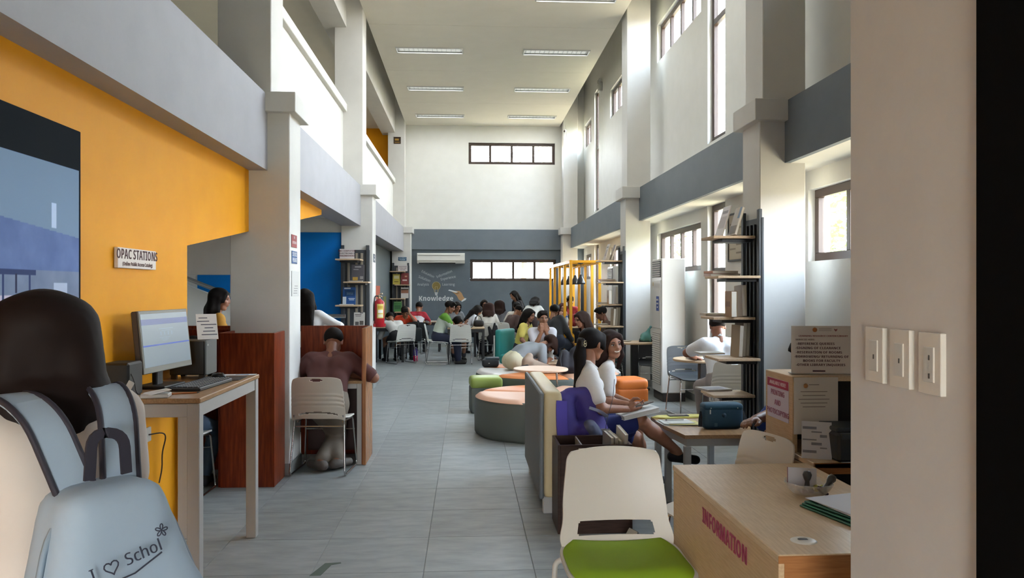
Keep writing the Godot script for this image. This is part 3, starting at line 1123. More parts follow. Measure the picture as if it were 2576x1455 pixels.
func desks() -> void:
	# information desk
	var t := thing("information_desk", "oak veneer information desk with red lettering on its side", "desk", V(1.215, 0, 2.88), 0)
	var hx := 0.305
	var hz := 0.6
	box(t, "desk_top", M.oak, Vector3(0, 0.7375, 0), Vector3(0.61, 0.025, 1.2), 0.003)
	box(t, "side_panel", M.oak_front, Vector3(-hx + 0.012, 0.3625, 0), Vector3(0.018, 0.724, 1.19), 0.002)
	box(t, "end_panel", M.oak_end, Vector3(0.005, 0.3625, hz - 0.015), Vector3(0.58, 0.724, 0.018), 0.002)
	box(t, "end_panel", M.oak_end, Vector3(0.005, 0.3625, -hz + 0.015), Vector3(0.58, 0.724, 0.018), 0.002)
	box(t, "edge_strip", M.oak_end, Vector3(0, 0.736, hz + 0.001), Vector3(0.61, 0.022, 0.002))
	text(t, "INFORMATION", 0.058, Transform3D(facing(Vector3.LEFT), Vector3(-hx + 0.001, 0.655, 0.09)), mat("8e2148", 0.6), "lettering", 0.86, false, true)
	var st := ST()
	lathe(st, [Vector2(0.018, 0.754), Vector2(0.032, 0.754), Vector2(0.04, 0.7505), Vector2(0.04, 0.75)], Vector3(-0.175, 0, 0.475), 28)
	lathe(st, [Vector2(0, 0.7525), Vector2(0.02, 0.7525)], Vector3(-0.175, 0, 0.475), 20)
	var g := put(st, "cable_grommet", M.cream_plastic, t)
	box(g, "slot", M.black, Vector3(-0.175, 0.7528, 0.468), Vector3(0.03, 0.001, 0.012))
	# printer desk with a low hutch, standing across the end of the information desk
	var p := thing("printer_desk", "oak desk with a raised shelf unit behind the information desk", "desk", V(2.05, 0, 3.76), 0)
	box(p, "desk_top", M.oak, Vector3(0, 0.7375, 0), Vector3(1.0, 0.025, 0.58), 0.003)
	box(p, "front_edge", M.oak_end, Vector3(0, 0.725, 0.285), Vector3(1.0, 0.05, 0.01))
	for s in [-1, 1]:
		box(p, "side_panel", M.oak_front, Vector3(s * 0.485, 0.36, 0), Vector3(0.025, 0.72, 0.56), 0.002)
	box(p, "modesty_panel", M.black, Vector3(0, 0.4, -0.2), Vector3(0.94, 0.6, 0.02))
	var hh := box(p, "hutch", M.oak_front, Vector3(-0.488, 0.93, -0.12), Vector3(0.025, 0.36, 0.34), 0.002)
	box(hh, "hutch_top", M.oak, Vector3(0.0, 1.1, -0.12), Vector3(1.0, 0.025, 0.34), 0.002)
	box(hh, "hutch_side", M.oak_front, Vector3(0.488, 0.93, -0.12), Vector3(0.025, 0.36, 0.34), 0.002)
	box(hh, "hutch_back", M.black, Vector3(0, 0.92, -0.28), Vector3(0.95, 0.34, 0.01))
	# trapezoid coffee table
	t = thing("trapezoid_table", "small trapezoid table with white legs strewn with papers", "table", V(1.65, 0, 5.72), 0)
	st = ST()
	var poly := PackedVector2Array([Vector2(-0.2, 0.5), Vector2(0.25, 0.5), Vector2(0.42, 0.0), Vector2(0.25, -0.28), Vector2(-0.25, -0.28), Vector2(-0.25, 0.1)])
	prism(st, poly, Vector3(0, 0.53, 0), Vector3.RIGHT, Vector3(0, 0, 1), Vector3(0, 0.025, 0))
	put(st, "table_top", M.walnut_top, t)
	st = ST()
	prism(st, PackedVector2Array([Vector2(-0.18, 0.465), Vector2(0.23, 0.465), Vector2(0.39, 0.0), Vector2(0.23, -0.25), Vector2(-0.22, -0.25), Vector2(-0.22, 0.085)]), Vector3(0, 0.475, 0), Vector3.RIGHT, Vector3(0, 0, 1), Vector3(0, 0.054, 0))
	put(st, "apron", mat("b9b9b6", 0.4), t)
	for q in [Vector2(-0.175, 0.46), Vector2(0.22, 0.46), Vector2(-0.205, 0.07), Vector2(0.36, 0.0), Vector2(0.2, -0.23), Vector2(-0.205, -0.23)]:
		box(t, "leg", mat("b9b9b6", 0.4), Vector3(q.x, 0.2375, q.y), Vector3(0.045, 0.475, 0.045), 0.004)
	# standing table of the catalogue station
	make_table("catalogue_table", "tall wood-topped standing table with grey steel legs under the monitor", "table", V(-1.53, 0, 4.475), 90, Vector3(1.1, 1.0, 0.48), M.walnut_top, M.paint_grey, 0.06)
	# reading tables of the far bay
	make_table("reading_table", "black-legged table with a laptop used by the man in green", "table", V(-0.02, 0, 16.52), 0, Vector3(0.76, 0.74, 0.7), M.shelf_wood, M.black, 0.05, "black-legged reading tables")
	make_table("reading_table", "long black-legged table with open books and a crowd of students", "table", V(0.8, 0, 18.35), 0, Vector3(1.3, 0.74, 0.9), M.shelf_wood, M.black, 0.05, "black-legged reading tables")
	make_table("reading_table", "black-legged table under the fire extinguisher, far left", "table", V(-1.62, 0, 17.1), 0, Vector3(0.62, 0.74, 0.9), M.shelf_wood, M.black, 0.05, "black-legged reading tables")
	make_table("reading_table", "black table against the slate wall under the mural", "table", V(-1.05, 0, 19.72), 0, Vector3(0.8, 0.74, 0.6), M.shelf_wood, M.black, 0.05, "black-legged reading tables")
	make_table("reading_table", "booth table with a red backpack in the yellow frame", "table", V(2.22, 0, 16.75), 0, Vector3(0.54, 0.74, 0.7), M.shelf_wood, M.black, 0.05, "black-legged reading tables")
	make_table("reading_table", "pale low table beyond the yellow booth", "table", V(2.4, 0, 18.2), 0, Vector3(0.4, 0.9, 0.7), mat("c9b4a4", 0.5), M.black, 0.04, "black-legged reading tables")

func carrels() -> void:
	# mahogany study carrels wrapped around the first left column
	var t := thing("study_carrel", "mahogany carrel panels wrapped around the first column", "carrel", V(-1.69, 0, 6.25), 0, "mahogany study carrels")
	box(t, "front_panel", M.mahogany, Vector3(0, 0.595, 0.012), Vector3(0.41, 1.19, 0.024), 0.002)
	box(t, "side_panel", M.mahogany, Vector3(0.193, 0.595, -0.165), Vector3(0.024, 1.19, 0.33), 0.002)
	box(t, "back_panel", M.mahogany, Vector3(-0.5, 0.595, -0.62), Vector3(0.56, 1.19, 0.024), 0.002)
	box(t, "divider", M.mahogany, Vector3(-0.213, 0.595, -0.3), Vector3(0.024, 1.19, 0.62), 0.002)
	box(t, "desk_top", M.walnut_top, Vector3(-0.5, 0.72, -0.33), Vector3(0.55, 0.025, 0.55), 0.002)
	t = thing("study_carrel", "mahogany carrel of the man in maroon, right panel facing the aisle", "carrel", V(-1.21, 0, 7.2), 0, "mahogany study carrels")
	box(t, "back_panel", M.mahogany, Vector3(0, 0.595, -0.26), Vector3(0.65, 1.19, 0.024), 0.002)
	box(t, "side_panel", M.mahogany_edge, Vector3(0.316, 0.595, -0.005), Vector3(0.03, 1.19, 0.48), 0.002)
	box(t, "inner_lining", M.mahogany, Vector3(0.298, 0.595, -0.005), Vector3(0.008, 1.18, 0.47), 0.001)
	box(t, "desk_top", M.walnut_top, Vector3(0, 0.72, 0.0), Vector3(0.6, 0.025, 0.48), 0.002)
	for s in [-1, 1]:
		box(t, "leg", M.paint_grey, Vector3(s * 0.275, 0.3535, 0.2), Vector3(0.045, 0.707, 0.05), 0.003)
	box(t, "rail", M.paint_grey, Vector3(0, 0.685, 0.215), Vector3(0.5, 0.045, 0.02), 0.002)
	box(t, "modesty_panel", mat("3a1a10", 0.5), Vector3(0, 0.35, -0.2), Vector3(0.5, 0.6, 0.015))
	t = thing("study_carrel", "rear mahogany carrel panel behind the woman in yellow", "carrel", V(-2.5, 0, 7.5), 0, "mahogany study carrels")
	box(t, "back_panel", M.mahogany, Vector3(0.1, 0.595, 0), Vector3(0.9, 1.19, 0.024), 0.002)
	box(t, "side_panel", M.mahogany, Vector3(-0.34, 0.595, -0.2), Vector3(0.024, 1.19, 0.4), 0.002)

func shelves() -> void:
	display("slatted shelf on the second left column with electronics books", V(-1.71, 0, 12.31), 0, true)
	display("slatted shelf on the rear left column beside the mural", V(-1.7, 0, 20.54), 0, true)
	display("slatted shelf on the near window column, side on", V(2.475, 0, 6.72), -90, false)
	display("slatted shelf on the second window column behind the girls", V(2.475, 0, 12.5), -90, false)
	# dark wooden book bin
	var t := thing("book_bin", "dark wood book bin with two compartments next to the sofa", "book bin", V(0.8, 0, 5.1), 0)
	var w := 0.47
	var h := 0.555
	var d := 0.34
	for s in [-1, 1]:
		box(t, "side_panel", M.dark_wood, Vector3(s * (w / 2 - 0.009), h / 2, 0), Vector3(0.018, h, d), 0.002)
		box(t, "end_panel", M.dark_wood, Vector3(0, h / 2, s * (d / 2 - 0.009)), Vector3(w - 0.036, h, 0.018), 0.002)
	box(t, "bottom", M.dark_wood, Vector3(0, 0.2, 0), Vector3(w - 0.04, 0.018, d - 0.04))
	box(t, "divider", M.paint_grey, Vector3(-0.08, h - 0.13, 0), Vector3(0.008, 0.25, d - 0.04))
	box(t, "label_card", M.paper, Vector3(-0.07, h - 0.045, d / 2 + 0.001), Vector3(0.07, 0.05, 0.002))
	box(t, "label_print", mat("77706a", 0.8), Vector3(-0.07, h - 0.05, d / 2 + 0.0025), Vector3(0.052, 0.026, 0.001))

func machines() -> void:
	for k in 2:
		var d: float = [10.62, 14.2][k]
		var t := thing("floor_air_conditioner", ["tall white floor air conditioner beside the low ribbon window", "second floor air conditioner behind the slatted shelf"][k], "air conditioner", V(2.62, 0, d + 0.27), -90, "floor air conditioners")
		# local +z looks to -x of the hall (into the room); x runs towards -d
		var w := 0.54
		box(t, "body", mat("dedcd6", 0.35), Vector3(0, 1.03, -0.17), Vector3(w, 1.83, 0.33), 0.012)
		box(t, "base", mat("2b2320", 0.6), Vector3(0, 0.06, -0.18), Vector3(w - 0.01, 0.115, 0.31), 0.004)
		var g := box(t, "outlet", mat("3c3c3c", 0.5), Vector3(0, 1.8, 0.0), Vector3(w - 0.06, 0.22, 0.006))
		for j in 7:
			box(g, "louvre", mat("e4e2dc", 0.4), Vector3(0, 1.71 + j * 0.03, 0.006), Vector3(w - 0.08, 0.008, 0.02), 0.0, Basis(Vector3.RIGHT, 0.5))
		box(t, "front_panel", mat("d4d3ce", 0.3), Vector3(0, 1.32, 0.002), Vector3(w - 0.04, 0.66, 0.008), 0.003)
		g = box(t, "intake_grille", mat("b9b7b0", 0.5), Vector3(0, 0.58, 0.0), Vector3(w - 0.08, 0.72, 0.004))
		for j in 24:
			box(g, "slat", mat("e2e0da", 0.4), Vector3(0, 0.24 + j * 0.03, 0.005), Vector3(w - 0.09, 0.012, 0.008))
		if k == 0:
			var b := box(t, "notice", mat("1c3f8c", 0.5), Vector3(0.1, 1.33, 0.008), Vector3(0.14, 0.2, 0.003))
			for j in 3:
				text(b, ["OBSERVE", "PROPER", "USE"][j], 0.022, Transform3D(Basis(), Vector3(0.1, 1.38 - j * 0.05, 0.0105)), M.paper, "print", 0.9)
		box(t, "indicator", mat("c9a850", 0.3), Vector3(-0.16, 1.6, 0.008), Vector3(0.02, 0.05, 0.004), 0.002)
	# wall air conditioner
	var a := thing("wall_air_conditioner", "white wall air conditioner above the chalk mural", "air conditioner", V(-0.68, 2.18, BD), 0)
	var st := ST()
	var prof := PackedVector2Array([Vector2(0, 0.02), Vector2(0, 0.29), Vector2(0.16, 0.29), Vector2(0.2, 0.26), Vector2(0.21, 0.1), Vector2(0.16, 0.02)])
	prism(st, prof, Vector3(-0.62, 0, 0), Vector3(0, 0, 1), Vector3.UP, Vector3(1.24, 0, 0))
	put(st, "body", mat("e0dfd8", 0.35), a)
	box(a, "outlet", mat("2c2c2c", 0.6), Vector3(-0.1, 0.03, 0.165), Vector3(0.95, 0.012, 0.06), 0.0, Basis(Vector3.RIGHT, 0.5))
	box(a, "flap", mat("e4e3dc", 0.35), Vector3(-0.1, 0.052, 0.2), Vector3(0.95, 0.03, 0.008), 0.002, Basis(Vector3.RIGHT, 0.5))
	box(a, "panel_seam", mat("5c5c5a", 0.5), Vector3(-0.05, 0.228, 0.208), Vector3(1.1, 0.008, 0.004))
	# security cameras
	for k in 2:
		var p: Vector3 = [V(2.52, 5.62, 20.5), V(-2.1, 5.62, 20.9)][k]
		var c := thing("security_camera", ["white security camera on the rear window column", "white security camera on the mustard gallery wall"][k], "camera", p, 0)
		st = ST()
		lathe(st, [Vector2(0, 0.05), Vector2(0.035, 0.045), Vector2(0.045, 0.0), Vector2(0.04, -0.04), Vector2(0, -0.045)], Vector3(0, 0, 0.06), 14, Basis(Vector3.RIGHT, 1.3))
		put(st, "housing", mat("d8d8d4", 0.35), c)
		st = ST()
		lathe(st, [Vector2(0, 0.012), Vector2(0.022, 0.008), Vector2(0.025, 0.0)], Vector3(-0.012, -0.015, 0.105), 12, Basis(Vector3.RIGHT, 1.4))
		put(st, "lens", mat("3a2018", 0.2), c)
		st = ST()
		tube(st, [Vector3(0, 0, 0.05), Vector3(0.02, 0.02, 0), Vector3(0.02, 0.02, -0.05 if k == 0 else 0.0)], 0.014, 8)
		put(st, "arm", mat("d8d8d4", 0.35), c)
		if k == 0:
			st = ST()
			tube(st, rounded([Vector3(0.02, 0.18, -0.04), Vector3(0.06, 0.02, 0.0), Vector3(0.06, -0.2, 0.0), Vector3(-0.02, -0.22, 0.0), Vector3(-0.03, -0.12, -0.02)], 0.05), 0.006, 5)
			put(st, "cable", mat("c8c6c0", 0.5), c)
	# emergency light
	var e := thing("emergency_light", "white twin-lamp emergency light high on the window wall", "emergency light", V(RX, 6.18, 18.2), -90)
	box(e, "battery_case", mat("d0cfc8", 0.4), Vector3(0, 0, 0.04), Vector3(0.26, 0.2, 0.08), 0.008)
	for s in [-1, 1]:
		st = ST()
		lathe(st, [Vector2(0, 0.03), Vector2(0.04, 0.025), Vector2(0.055, -0.02), Vector2(0, -0.03)], Vector3(s * 0.07, 0.15, 0.06), 14, Basis(Vector3.RIGHT, 1.4))
		put(st, "lamp_head", mat("d8d7d0", 0.35), e)
	# fire extinguisher on the second left column
	var f := thing("fire_extinguisher", "red fire extinguisher mounted on the second left column", "fire extinguisher", V(-1.36, 0.94, 12.42), 20)
	st = ST()
	lathe(st, [Vector2(0, 0.0), Vector2(0.075, 0.0), Vector2(0.08, 0.01), Vector2(0.08, 0.37), Vector2(0.07, 0.4), Vector2(0.035, 0.425), Vector2(0.028, 0.44), Vector2(0, 0.44)], Vector3.ZERO, 24)
	put(st, "cylinder", M.red, f)
	var lb := ST()
	sheet(lb, func(u: float, v: float): return Vector3(sin((u - 0.5) * 1.3) * 0.0815, 0.14 + v * 0.22, cos((u - 0.5) * 1.3) * 0.0815), 10, 1, 0.001)
	var pl := put(lb, "instruction_label", mat("d9c46a", 0.5), f)
	for j in 3:
		st = ST()
		sheet(st, func(u: float, v: float): return Vector3(sin((u - 0.5) * 1.0) * 0.0828, 0.155 + j * 0.065 + v * 0.045, cos((u - 0.5) * 1.0) * 0.0828), 8, 1, 0.0006)
		put(st, "label_panel", mat(["e8e0c0", "e9e4d8", "c0a030"][j], 0.5), pl)
	st = ST()
	tube(st, [Vector3(0, 0.44, 0), Vector3(0, 0.5, 0)], 0.018, 10)
	tube(st, [Vector3(0, 0.5, -0.01), Vector3(0.03, 0.52, 0.08)], 0.01, 6)
	tube(st, [Vector3(0, 0.48, 0.0), Vector3(0.02, 0.475, 0.075)], 0.008, 6)
	put(st, "valve", mat("b8a890", 0.35, 0.8), f)
	st = ST()
	tube(st, rounded([Vector3(0, 0.47, 0), Vector3(-0.07, 0.49, 0.02), Vector3(-0.095, 0.3, 0.02), Vector3(-0.09, 0.1, 0.02)], 0.06), 0.01, 8)
	put(st, "hose", M.black, f)
	box(f, "bracket", M.red, Vector3(0, 0.03, -0.02), Vector3(0.19, 0.05, 0.12), 0.006)

func booth() -> void:
	var t := thing("reading_booth", "yellow steel post frame booth with pendant lamps", "booth", V(2.36, 0, 17.75), 0)
	var m: Material = M.yellow_metal
	var hx := 0.29
	var hz := 1.95
	var st: SurfaceTool
	for s in [-1, 1]:
		for k in 5:
			box(t, "post", m, Vector3(s * hx, 1.02, hz - k * hz * 0.5), Vector3(0.055, 2.04, 0.055), 0.004)
		box(t, "top_rail", m, Vector3(s * hx, 2.075, 0), Vector3(0.06, 0.07, 2 * hz + 0.06), 0.004)
		box(t, "bench_rail", m, Vector3(s * hx, 0.42, 0), Vector3(0.05, 0.05, 2 * hz - 0.06), 0.004)
	for k in 5:
		box(t, "cross_rail", m, Vector3(0, 2.08, hz - k * hz * 0.5), Vector3(2 * hx - 0.06, 0.05, 0.05), 0.004)
	for s in [-1, 1]:
		box(t, "bench_rail", m, Vector3(0, 0.42, s * hz), Vector3(2 * hx - 0.06, 0.05, 0.05), 0.004)
	box(t, "lamp_rail", M.dark_grey, Vector3(0, 2.07, 0), Vector3(0.03, 0.03, 2 * hz - 0.06))
	for k in 4:
		var l := thing("pendant_lamp", ["nearest black bell pendant lamp in the yellow booth", "second black bell pendant lamp in the yellow booth", "third black bell pendant lamp in the yellow booth", "innermost black bell pendant lamp in the yellow booth"][k], "pendant lamp", V(2.36, 1.63, [16.4, 17.3, 18.3, 19.35][k]), 0, "pendant lamps of the booth")
		st = ST()
		lathe(st, [Vector2(0.0, 0.2), Vector2(0.025, 0.2), Vector2(0.035, 0.15), Vector2(0.065, 0.1), Vector2(0.09, 0.03), Vector2(0.092, 0.0), Vector2(0.086, 0.002), Vector2(0.06, 0.09), Vector2(0.02, 0.15), Vector2(0, 0.15)], Vector3.ZERO, 20)
		put(st, "shade", mat("1c1a19", 0.35), l)
		st = ST()
		tube(st, [Vector3(0, 0.2, 0), Vector3(0, 0.42, 0)], 0.006, 6)
		put(st, "cord", M.black, l)
		st = ST()
		lathe(st, [Vector2(0, 0.06), Vector2(0.02, 0.05), Vector2(0.028, 0.02), Vector2(0.015, -0.01), Vector2(0, -0.015)], Vector3(0, 0.04, 0), 12)
		put(st, "bulb", mat("efe9dc", 0.3), l)
		box(l, "canopy", M.black, Vector3(0, 0.425, 0), Vector3(0.07, 0.02, 0.07), 0.004)

# ---------------------------------------------------------------- figures: bones joined as a smooth distance field, meshed by surface nets
# a bone: [0, a, b, ra, rb, f, g]  tapered capsule, squeezed along f by g;  an ellipsoid: [1, centre, inverse basis, smallest radius, largest radius]
func bone(a: Vector3, b: Vector3, ra: float, rb: float, f := Vector3.ZERO, g := 1.0) -> Array:
	return [0, a, b, ra, rb, f, g]

func egg(c: Vector3, r: Vector3, b := Basis()) -> Array:
	return [1, c, Basis.from_scale(Vector3.ONE / r) * b.transposed(), minf(r.x, minf(r.y, r.z)), maxf(r.x, maxf(r.y, r.z))]

func dist(p: Vector3, q: Array) -> float:
	if q[0] == 1:
		return ((q[2] * (p - q[1])).length() - 1.0) * q[3]
	var ba: Vector3 = q[2] - q[1]
	var pa: Vector3 = p - q[1]
	var t := clampf(pa.dot(ba) / maxf(ba.length_squared(), 1e-9), 0.0, 1.0)
	return (pa - ba * t).length() - lerpf(q[3], q[4], t)

# returns [positions, normals, indices]
func blob(prims: Array, cell: float, k: float, clips := [], subs := []) -> Array:
	var lo := Vector3.INF
	var hi := -Vector3.INF
	for q in prims:
		var r: float = maxf(q[3], q[4])
		lo = lo.min(q[1] - Vector3.ONE * r)
		hi = hi.max(q[1] + Vector3.ONE * r)
		if q[0] == 0:
			lo = lo.min(q[2] - Vector3.ONE * r)
			hi = hi.max(q[2] + Vector3.ONE * r)
	var pad := 0.018 + 2.0 * cell
	lo -= Vector3.ONE * pad
	hi += Vector3.ONE * pad
	var nx := int((hi.x - lo.x) / cell) + 2
	var ny := int((hi.y - lo.y) / cell) + 2
	var nz := int((hi.z - lo.z) / cell) + 2
	var sy := nx
	var sz := nx * ny
	var acc := PackedFloat32Array()
	acc.resize(nx * ny * nz)
	var reach := maxf(cell * 1.8, 2.2 / k)
	for q in prims:
		var egg_: bool = q[0] == 1
		var rm: float = (q[4] if egg_ else maxf(q[3], q[4])) + reach
		var a: Vector3 = q[1]
		var b: Vector3 = q[1] if egg_ else q[2]
		var l: Vector3 = (a.min(b) - Vector3.ONE * rm - lo) / cell
		var h: Vector3 = (a.max(b) + Vector3.ONE * rm - lo) / cell
		var i0 := maxi(int(l.x), 0)
		var i1 := mini(int(h.x) + 1, nx - 1)
		var j0 := maxi(int(l.y), 0)
		var j1 := mini(int(h.y) + 1, ny - 1)
		var k0 := maxi(int(l.z), 0)
		var k1 := mini(int(h.z) + 1, nz - 1)
		if egg_:
			var bi: Basis = q[2]
			var rmin: float = q[3]
			for kk in range(k0, k1 + 1):
				for jj in range(j0, j1 + 1):
					var at := kk * sz + jj * sy + i0
					var p := lo + Vector3(i0, jj, kk) * cell - a
					for ii in range(i0, i1 + 1):
						var d := ((bi * p).length() - 1.0) * rmin
						if d < reach:
							acc[at] += exp(-k * d)
						at += 1
						p.x += cell
		else:
			var ba := b - a
			var inv := 1.0 / maxf(ba.length_squared(), 1e-9)
			var ra: float = q[3]
			var dr: float = q[4] - q[3]
			var f: Vector3 = q[5]
			var g: float = q[6] - 1.0
			for kk in range(k0, k1 + 1):
				for jj in range(j0, j1 + 1):
					var at := kk * sz + jj * sy + i0
					var p := lo + Vector3(i0, jj, kk) * cell - a
					for ii in range(i0, i1 + 1):
						var t := clampf(p.dot(ba) * inv, 0.0, 1.0)
						var w := p - ba * t
						if g != 0.0:
							w += f * (w.dot(f) * g)
						var d := w.length() - ra - dr * t
						if d < reach:
							acc[at] += exp(-k * d)
						at += 1
						p.x += cell
	# the logarithm of the sum is the smooth distance; inside is positive
	var n := acc.size()
	var floor_ := -k * reach
	var cut := not clips.is_empty() or not subs.is_empty()
	for i in n:
		if acc[i] > 1e-6:
			acc[i] = log(acc[i])
			if cut and acc[i] > -k * cell * 1.8:
				var p := lo + Vector3(i % nx, (i / sy) % ny, i / sz) * cell
				for c in clips:
					acc[i] = minf(acc[i], -k * (c[1].dot(p - c[0])))
				for q in subs:
					acc[i] = minf(acc[i], k * dist(p, q))
		else:
			acc[i] = floor_
	var vid := PackedInt32Array()
	vid.resize(n)
	vid.fill(-1)
	var pos := PackedVector3Array()
	var off := [0, 1, sy, sy + 1, sz, sz + 1, sz + sy, sz + sy + 1]
	var edges := [[0, 1], [2, 3], [4, 5], [6, 7], [0, 2], [1, 3], [4, 6], [5, 7], [0, 4], [1, 5], [2, 6], [3, 7]]
	var o1: int = off[1]
	var o2: int = off[2]
	var o3: int = off[3]
	var o4: int = off[4]
	var o5: int = off[5]
	var o6: int = off[6]
	var o7: int = off[7]
	for kk in nz - 1:
		for jj in ny - 1:
			var at := kk * sz + jj * sy
			for ii in nx - 1:
				var c0 := acc[at] > 0.0
				if c0 != (acc[at + o7] > 0.0) or c0 != (acc[at + o1] > 0.0) or c0 != (acc[at + o2] > 0.0) or c0 != (acc[at + o3] > 0.0) or c0 != (acc[at + o4] > 0.0) or c0 != (acc[at + o5] > 0.0) or c0 != (acc[at + o6] > 0.0):
					var s := Vector3.ZERO
					var m := 0
					for e in edges:
						var va := acc[at + off[e[0]]]
						var vb := acc[at + off[e[1]]]
						if (va > 0.0) != (vb > 0.0):
							var t := va / (va - vb)
							var pa := Vector3(e[0] & 1, (e[0] >> 1) & 1, e[0] >> 2)
							var pb := Vector3(e[1] & 1, (e[1] >> 1) & 1, e[1] >> 2)
							s += pa.lerp(pb, t)
							m += 1
					vid[at] = pos.size()
					pos.append(lo + (Vector3(ii, jj, kk) + s / m) * cell)
				at += 1
	var idx := PackedInt32Array()
	var step := [1, sy, sz]
	for kk in range(1, nz - 1):
		for jj in range(1, ny - 1):
			var at := kk * sz + jj * sy + 1
			for ii in range(1, nx - 1):
				if vid[at] >= 0:
					var inside := acc[at] > 0.0
					for ax in 3:
						if inside != (acc[at + step[ax]] > 0.0):
							var u: int = step[(ax + 1) % 3]
							var v: int = step[(ax + 2) % 3]
							var A := vid[at]
							var B := vid[at - u]
							var C := vid[at - u - v]
							var D := vid[at - v]
							if A < 0 or B < 0 or C < 0 or D < 0:
								continue
							if inside:
								idx.append_array([A, C, B, A, D, C])
							else:
								idx.append_array([A, B, C, A, C, D])
				at += 1
	var nor := PackedVector3Array()
	nor.resize(pos.size())
	for i in range(0, idx.size(), 3):
		var a := idx[i]
		var b := idx[i + 1]
		var c := idx[i + 2]
		var w := (pos[c] - pos[a]).cross(pos[b] - pos[a])
		nor[a] += w
		nor[b] += w
		nor[c] += w
	for i in nor.size():
		nor[i] = nor[i].normalized()
	return [pos, nor, idx]

func join(into: Array, piece: Array, t := Transform3D()) -> void:
	var base: int = into[0].size()
	var flip := t.basis.determinant() < 0.0
	var nb := t.basis.inverse().transposed()
	var P: PackedVector3Array = into[0]
	var N: PackedVector3Array = into[1]
	var I: PackedInt32Array = into[2]
	for p in piece[0]:
		P.append(t * p)
	for p in piece[1]:
		N.append((nb * p).normalized())
	var src: PackedInt32Array = piece[2]
	for i in range(0, src.size(), 3):
		I.append(src[i] + base)
		I.append(src[i + (2 if flip else 1)] + base)
		I.append(src[i + (1 if flip else 2)] + base)
	into[0] = P
	into[1] = N
	into[2] = I

func solid(parts: Array) -> ArrayMesh:
	var arr := []
	arr.resize(Mesh.ARRAY_MAX)
	arr[Mesh.ARRAY_VERTEX] = parts[0]
	arr[Mesh.ARRAY_NORMAL] = parts[1]
	arr[Mesh.ARRAY_INDEX] = parts[2]
	var m := ArrayMesh.new()
	if parts[0].size() > 0:
		m.add_surface_from_arrays(Mesh.PRIMITIVE_TRIANGLES, arr)
	return m

func blank() -> Array:
	return [PackedVector3Array(), PackedVector3Array(), PackedInt32Array()]

# two-bone reach: the middle joint between a and c, bent towards pole
func reach_joint(a: Vector3, c: Vector3, l1: float, l2: float, pole: Vector3) -> Array:
	var v := c - a
	var l := clampf(v.length(), 0.05, (l1 + l2) * 0.998)
	v = v.normalized()
	var x := (l1 * l1 - l2 * l2 + l * l) / (2 * l)
	var h := sqrt(maxf(l1 * l1 - x * x, 0.0))
	var w := (pole - v * pole.dot(v)).normalized()
	return [a + v * x + w * h, a + v * l]

var head_forms := {}
var hand_forms := {}

func head_form(sex: String) -> Array:
	if not head_forms.has(sex):
		var j := 1.0 if sex == "m" else 0.92
		var p := [
			egg(Vector3(0, 0.032, -0.012), Vector3(0.076, 0.084, 0.096)),
			egg(Vector3(0, -0.03, 0.022), Vector3(0.063 * j, 0.08, 0.07)),
			bone(Vector3(-0.03 * j, -0.085, 0.035), Vector3(0.03 * j, -0.085, 0.035), 0.026, 0.026),
			bone(Vector3(-0.008, -0.1, 0.058), Vector3(0.008, -0.1, 0.058), 0.017, 0.017),
			bone(Vector3(0, 0.016, 0.09), Vector3(0, -0.02, 0.105), 0.007, 0.01),
			bone(Vector3(-0.011, -0.026, 0.094), Vector3(0.011, -0.026, 0.094), 0.008, 0.008),
			bone(Vector3(-0.038, 0.026, 0.076), Vector3(0.038, 0.026, 0.076), 0.011, 0.011),
			bone(Vector3(-0.04, -0.025, 0.062), Vector3(-0.036, -0.035, 0.062), 0.02, 0.02),
			bone(Vector3(0.04, -0.025, 0.062), Vector3(0.036, -0.035, 0.062), 0.02, 0.02),
			bone(Vector3(-0.014, -0.056, 0.085), Vector3(0.014, -0.056, 0.085), 0.009, 0.009),
		]
		for s in [-1, 1]:
			p.append(bone(Vector3(s * 0.075, 0.016, -0.008), Vector3(s * 0.08, -0.022, -0.002), 0.012, 0.009))
		var eyes := [egg(Vector3(-0.031, 0.002, 0.098), Vector3(0.017, 0.01, 0.02)), egg(Vector3(0.031, 0.002, 0.098), Vector3(0.017, 0.01, 0.02))]
		head_forms[sex] = blob(p, 0.006, 150.0, [], eyes)
	return head_forms[sex]

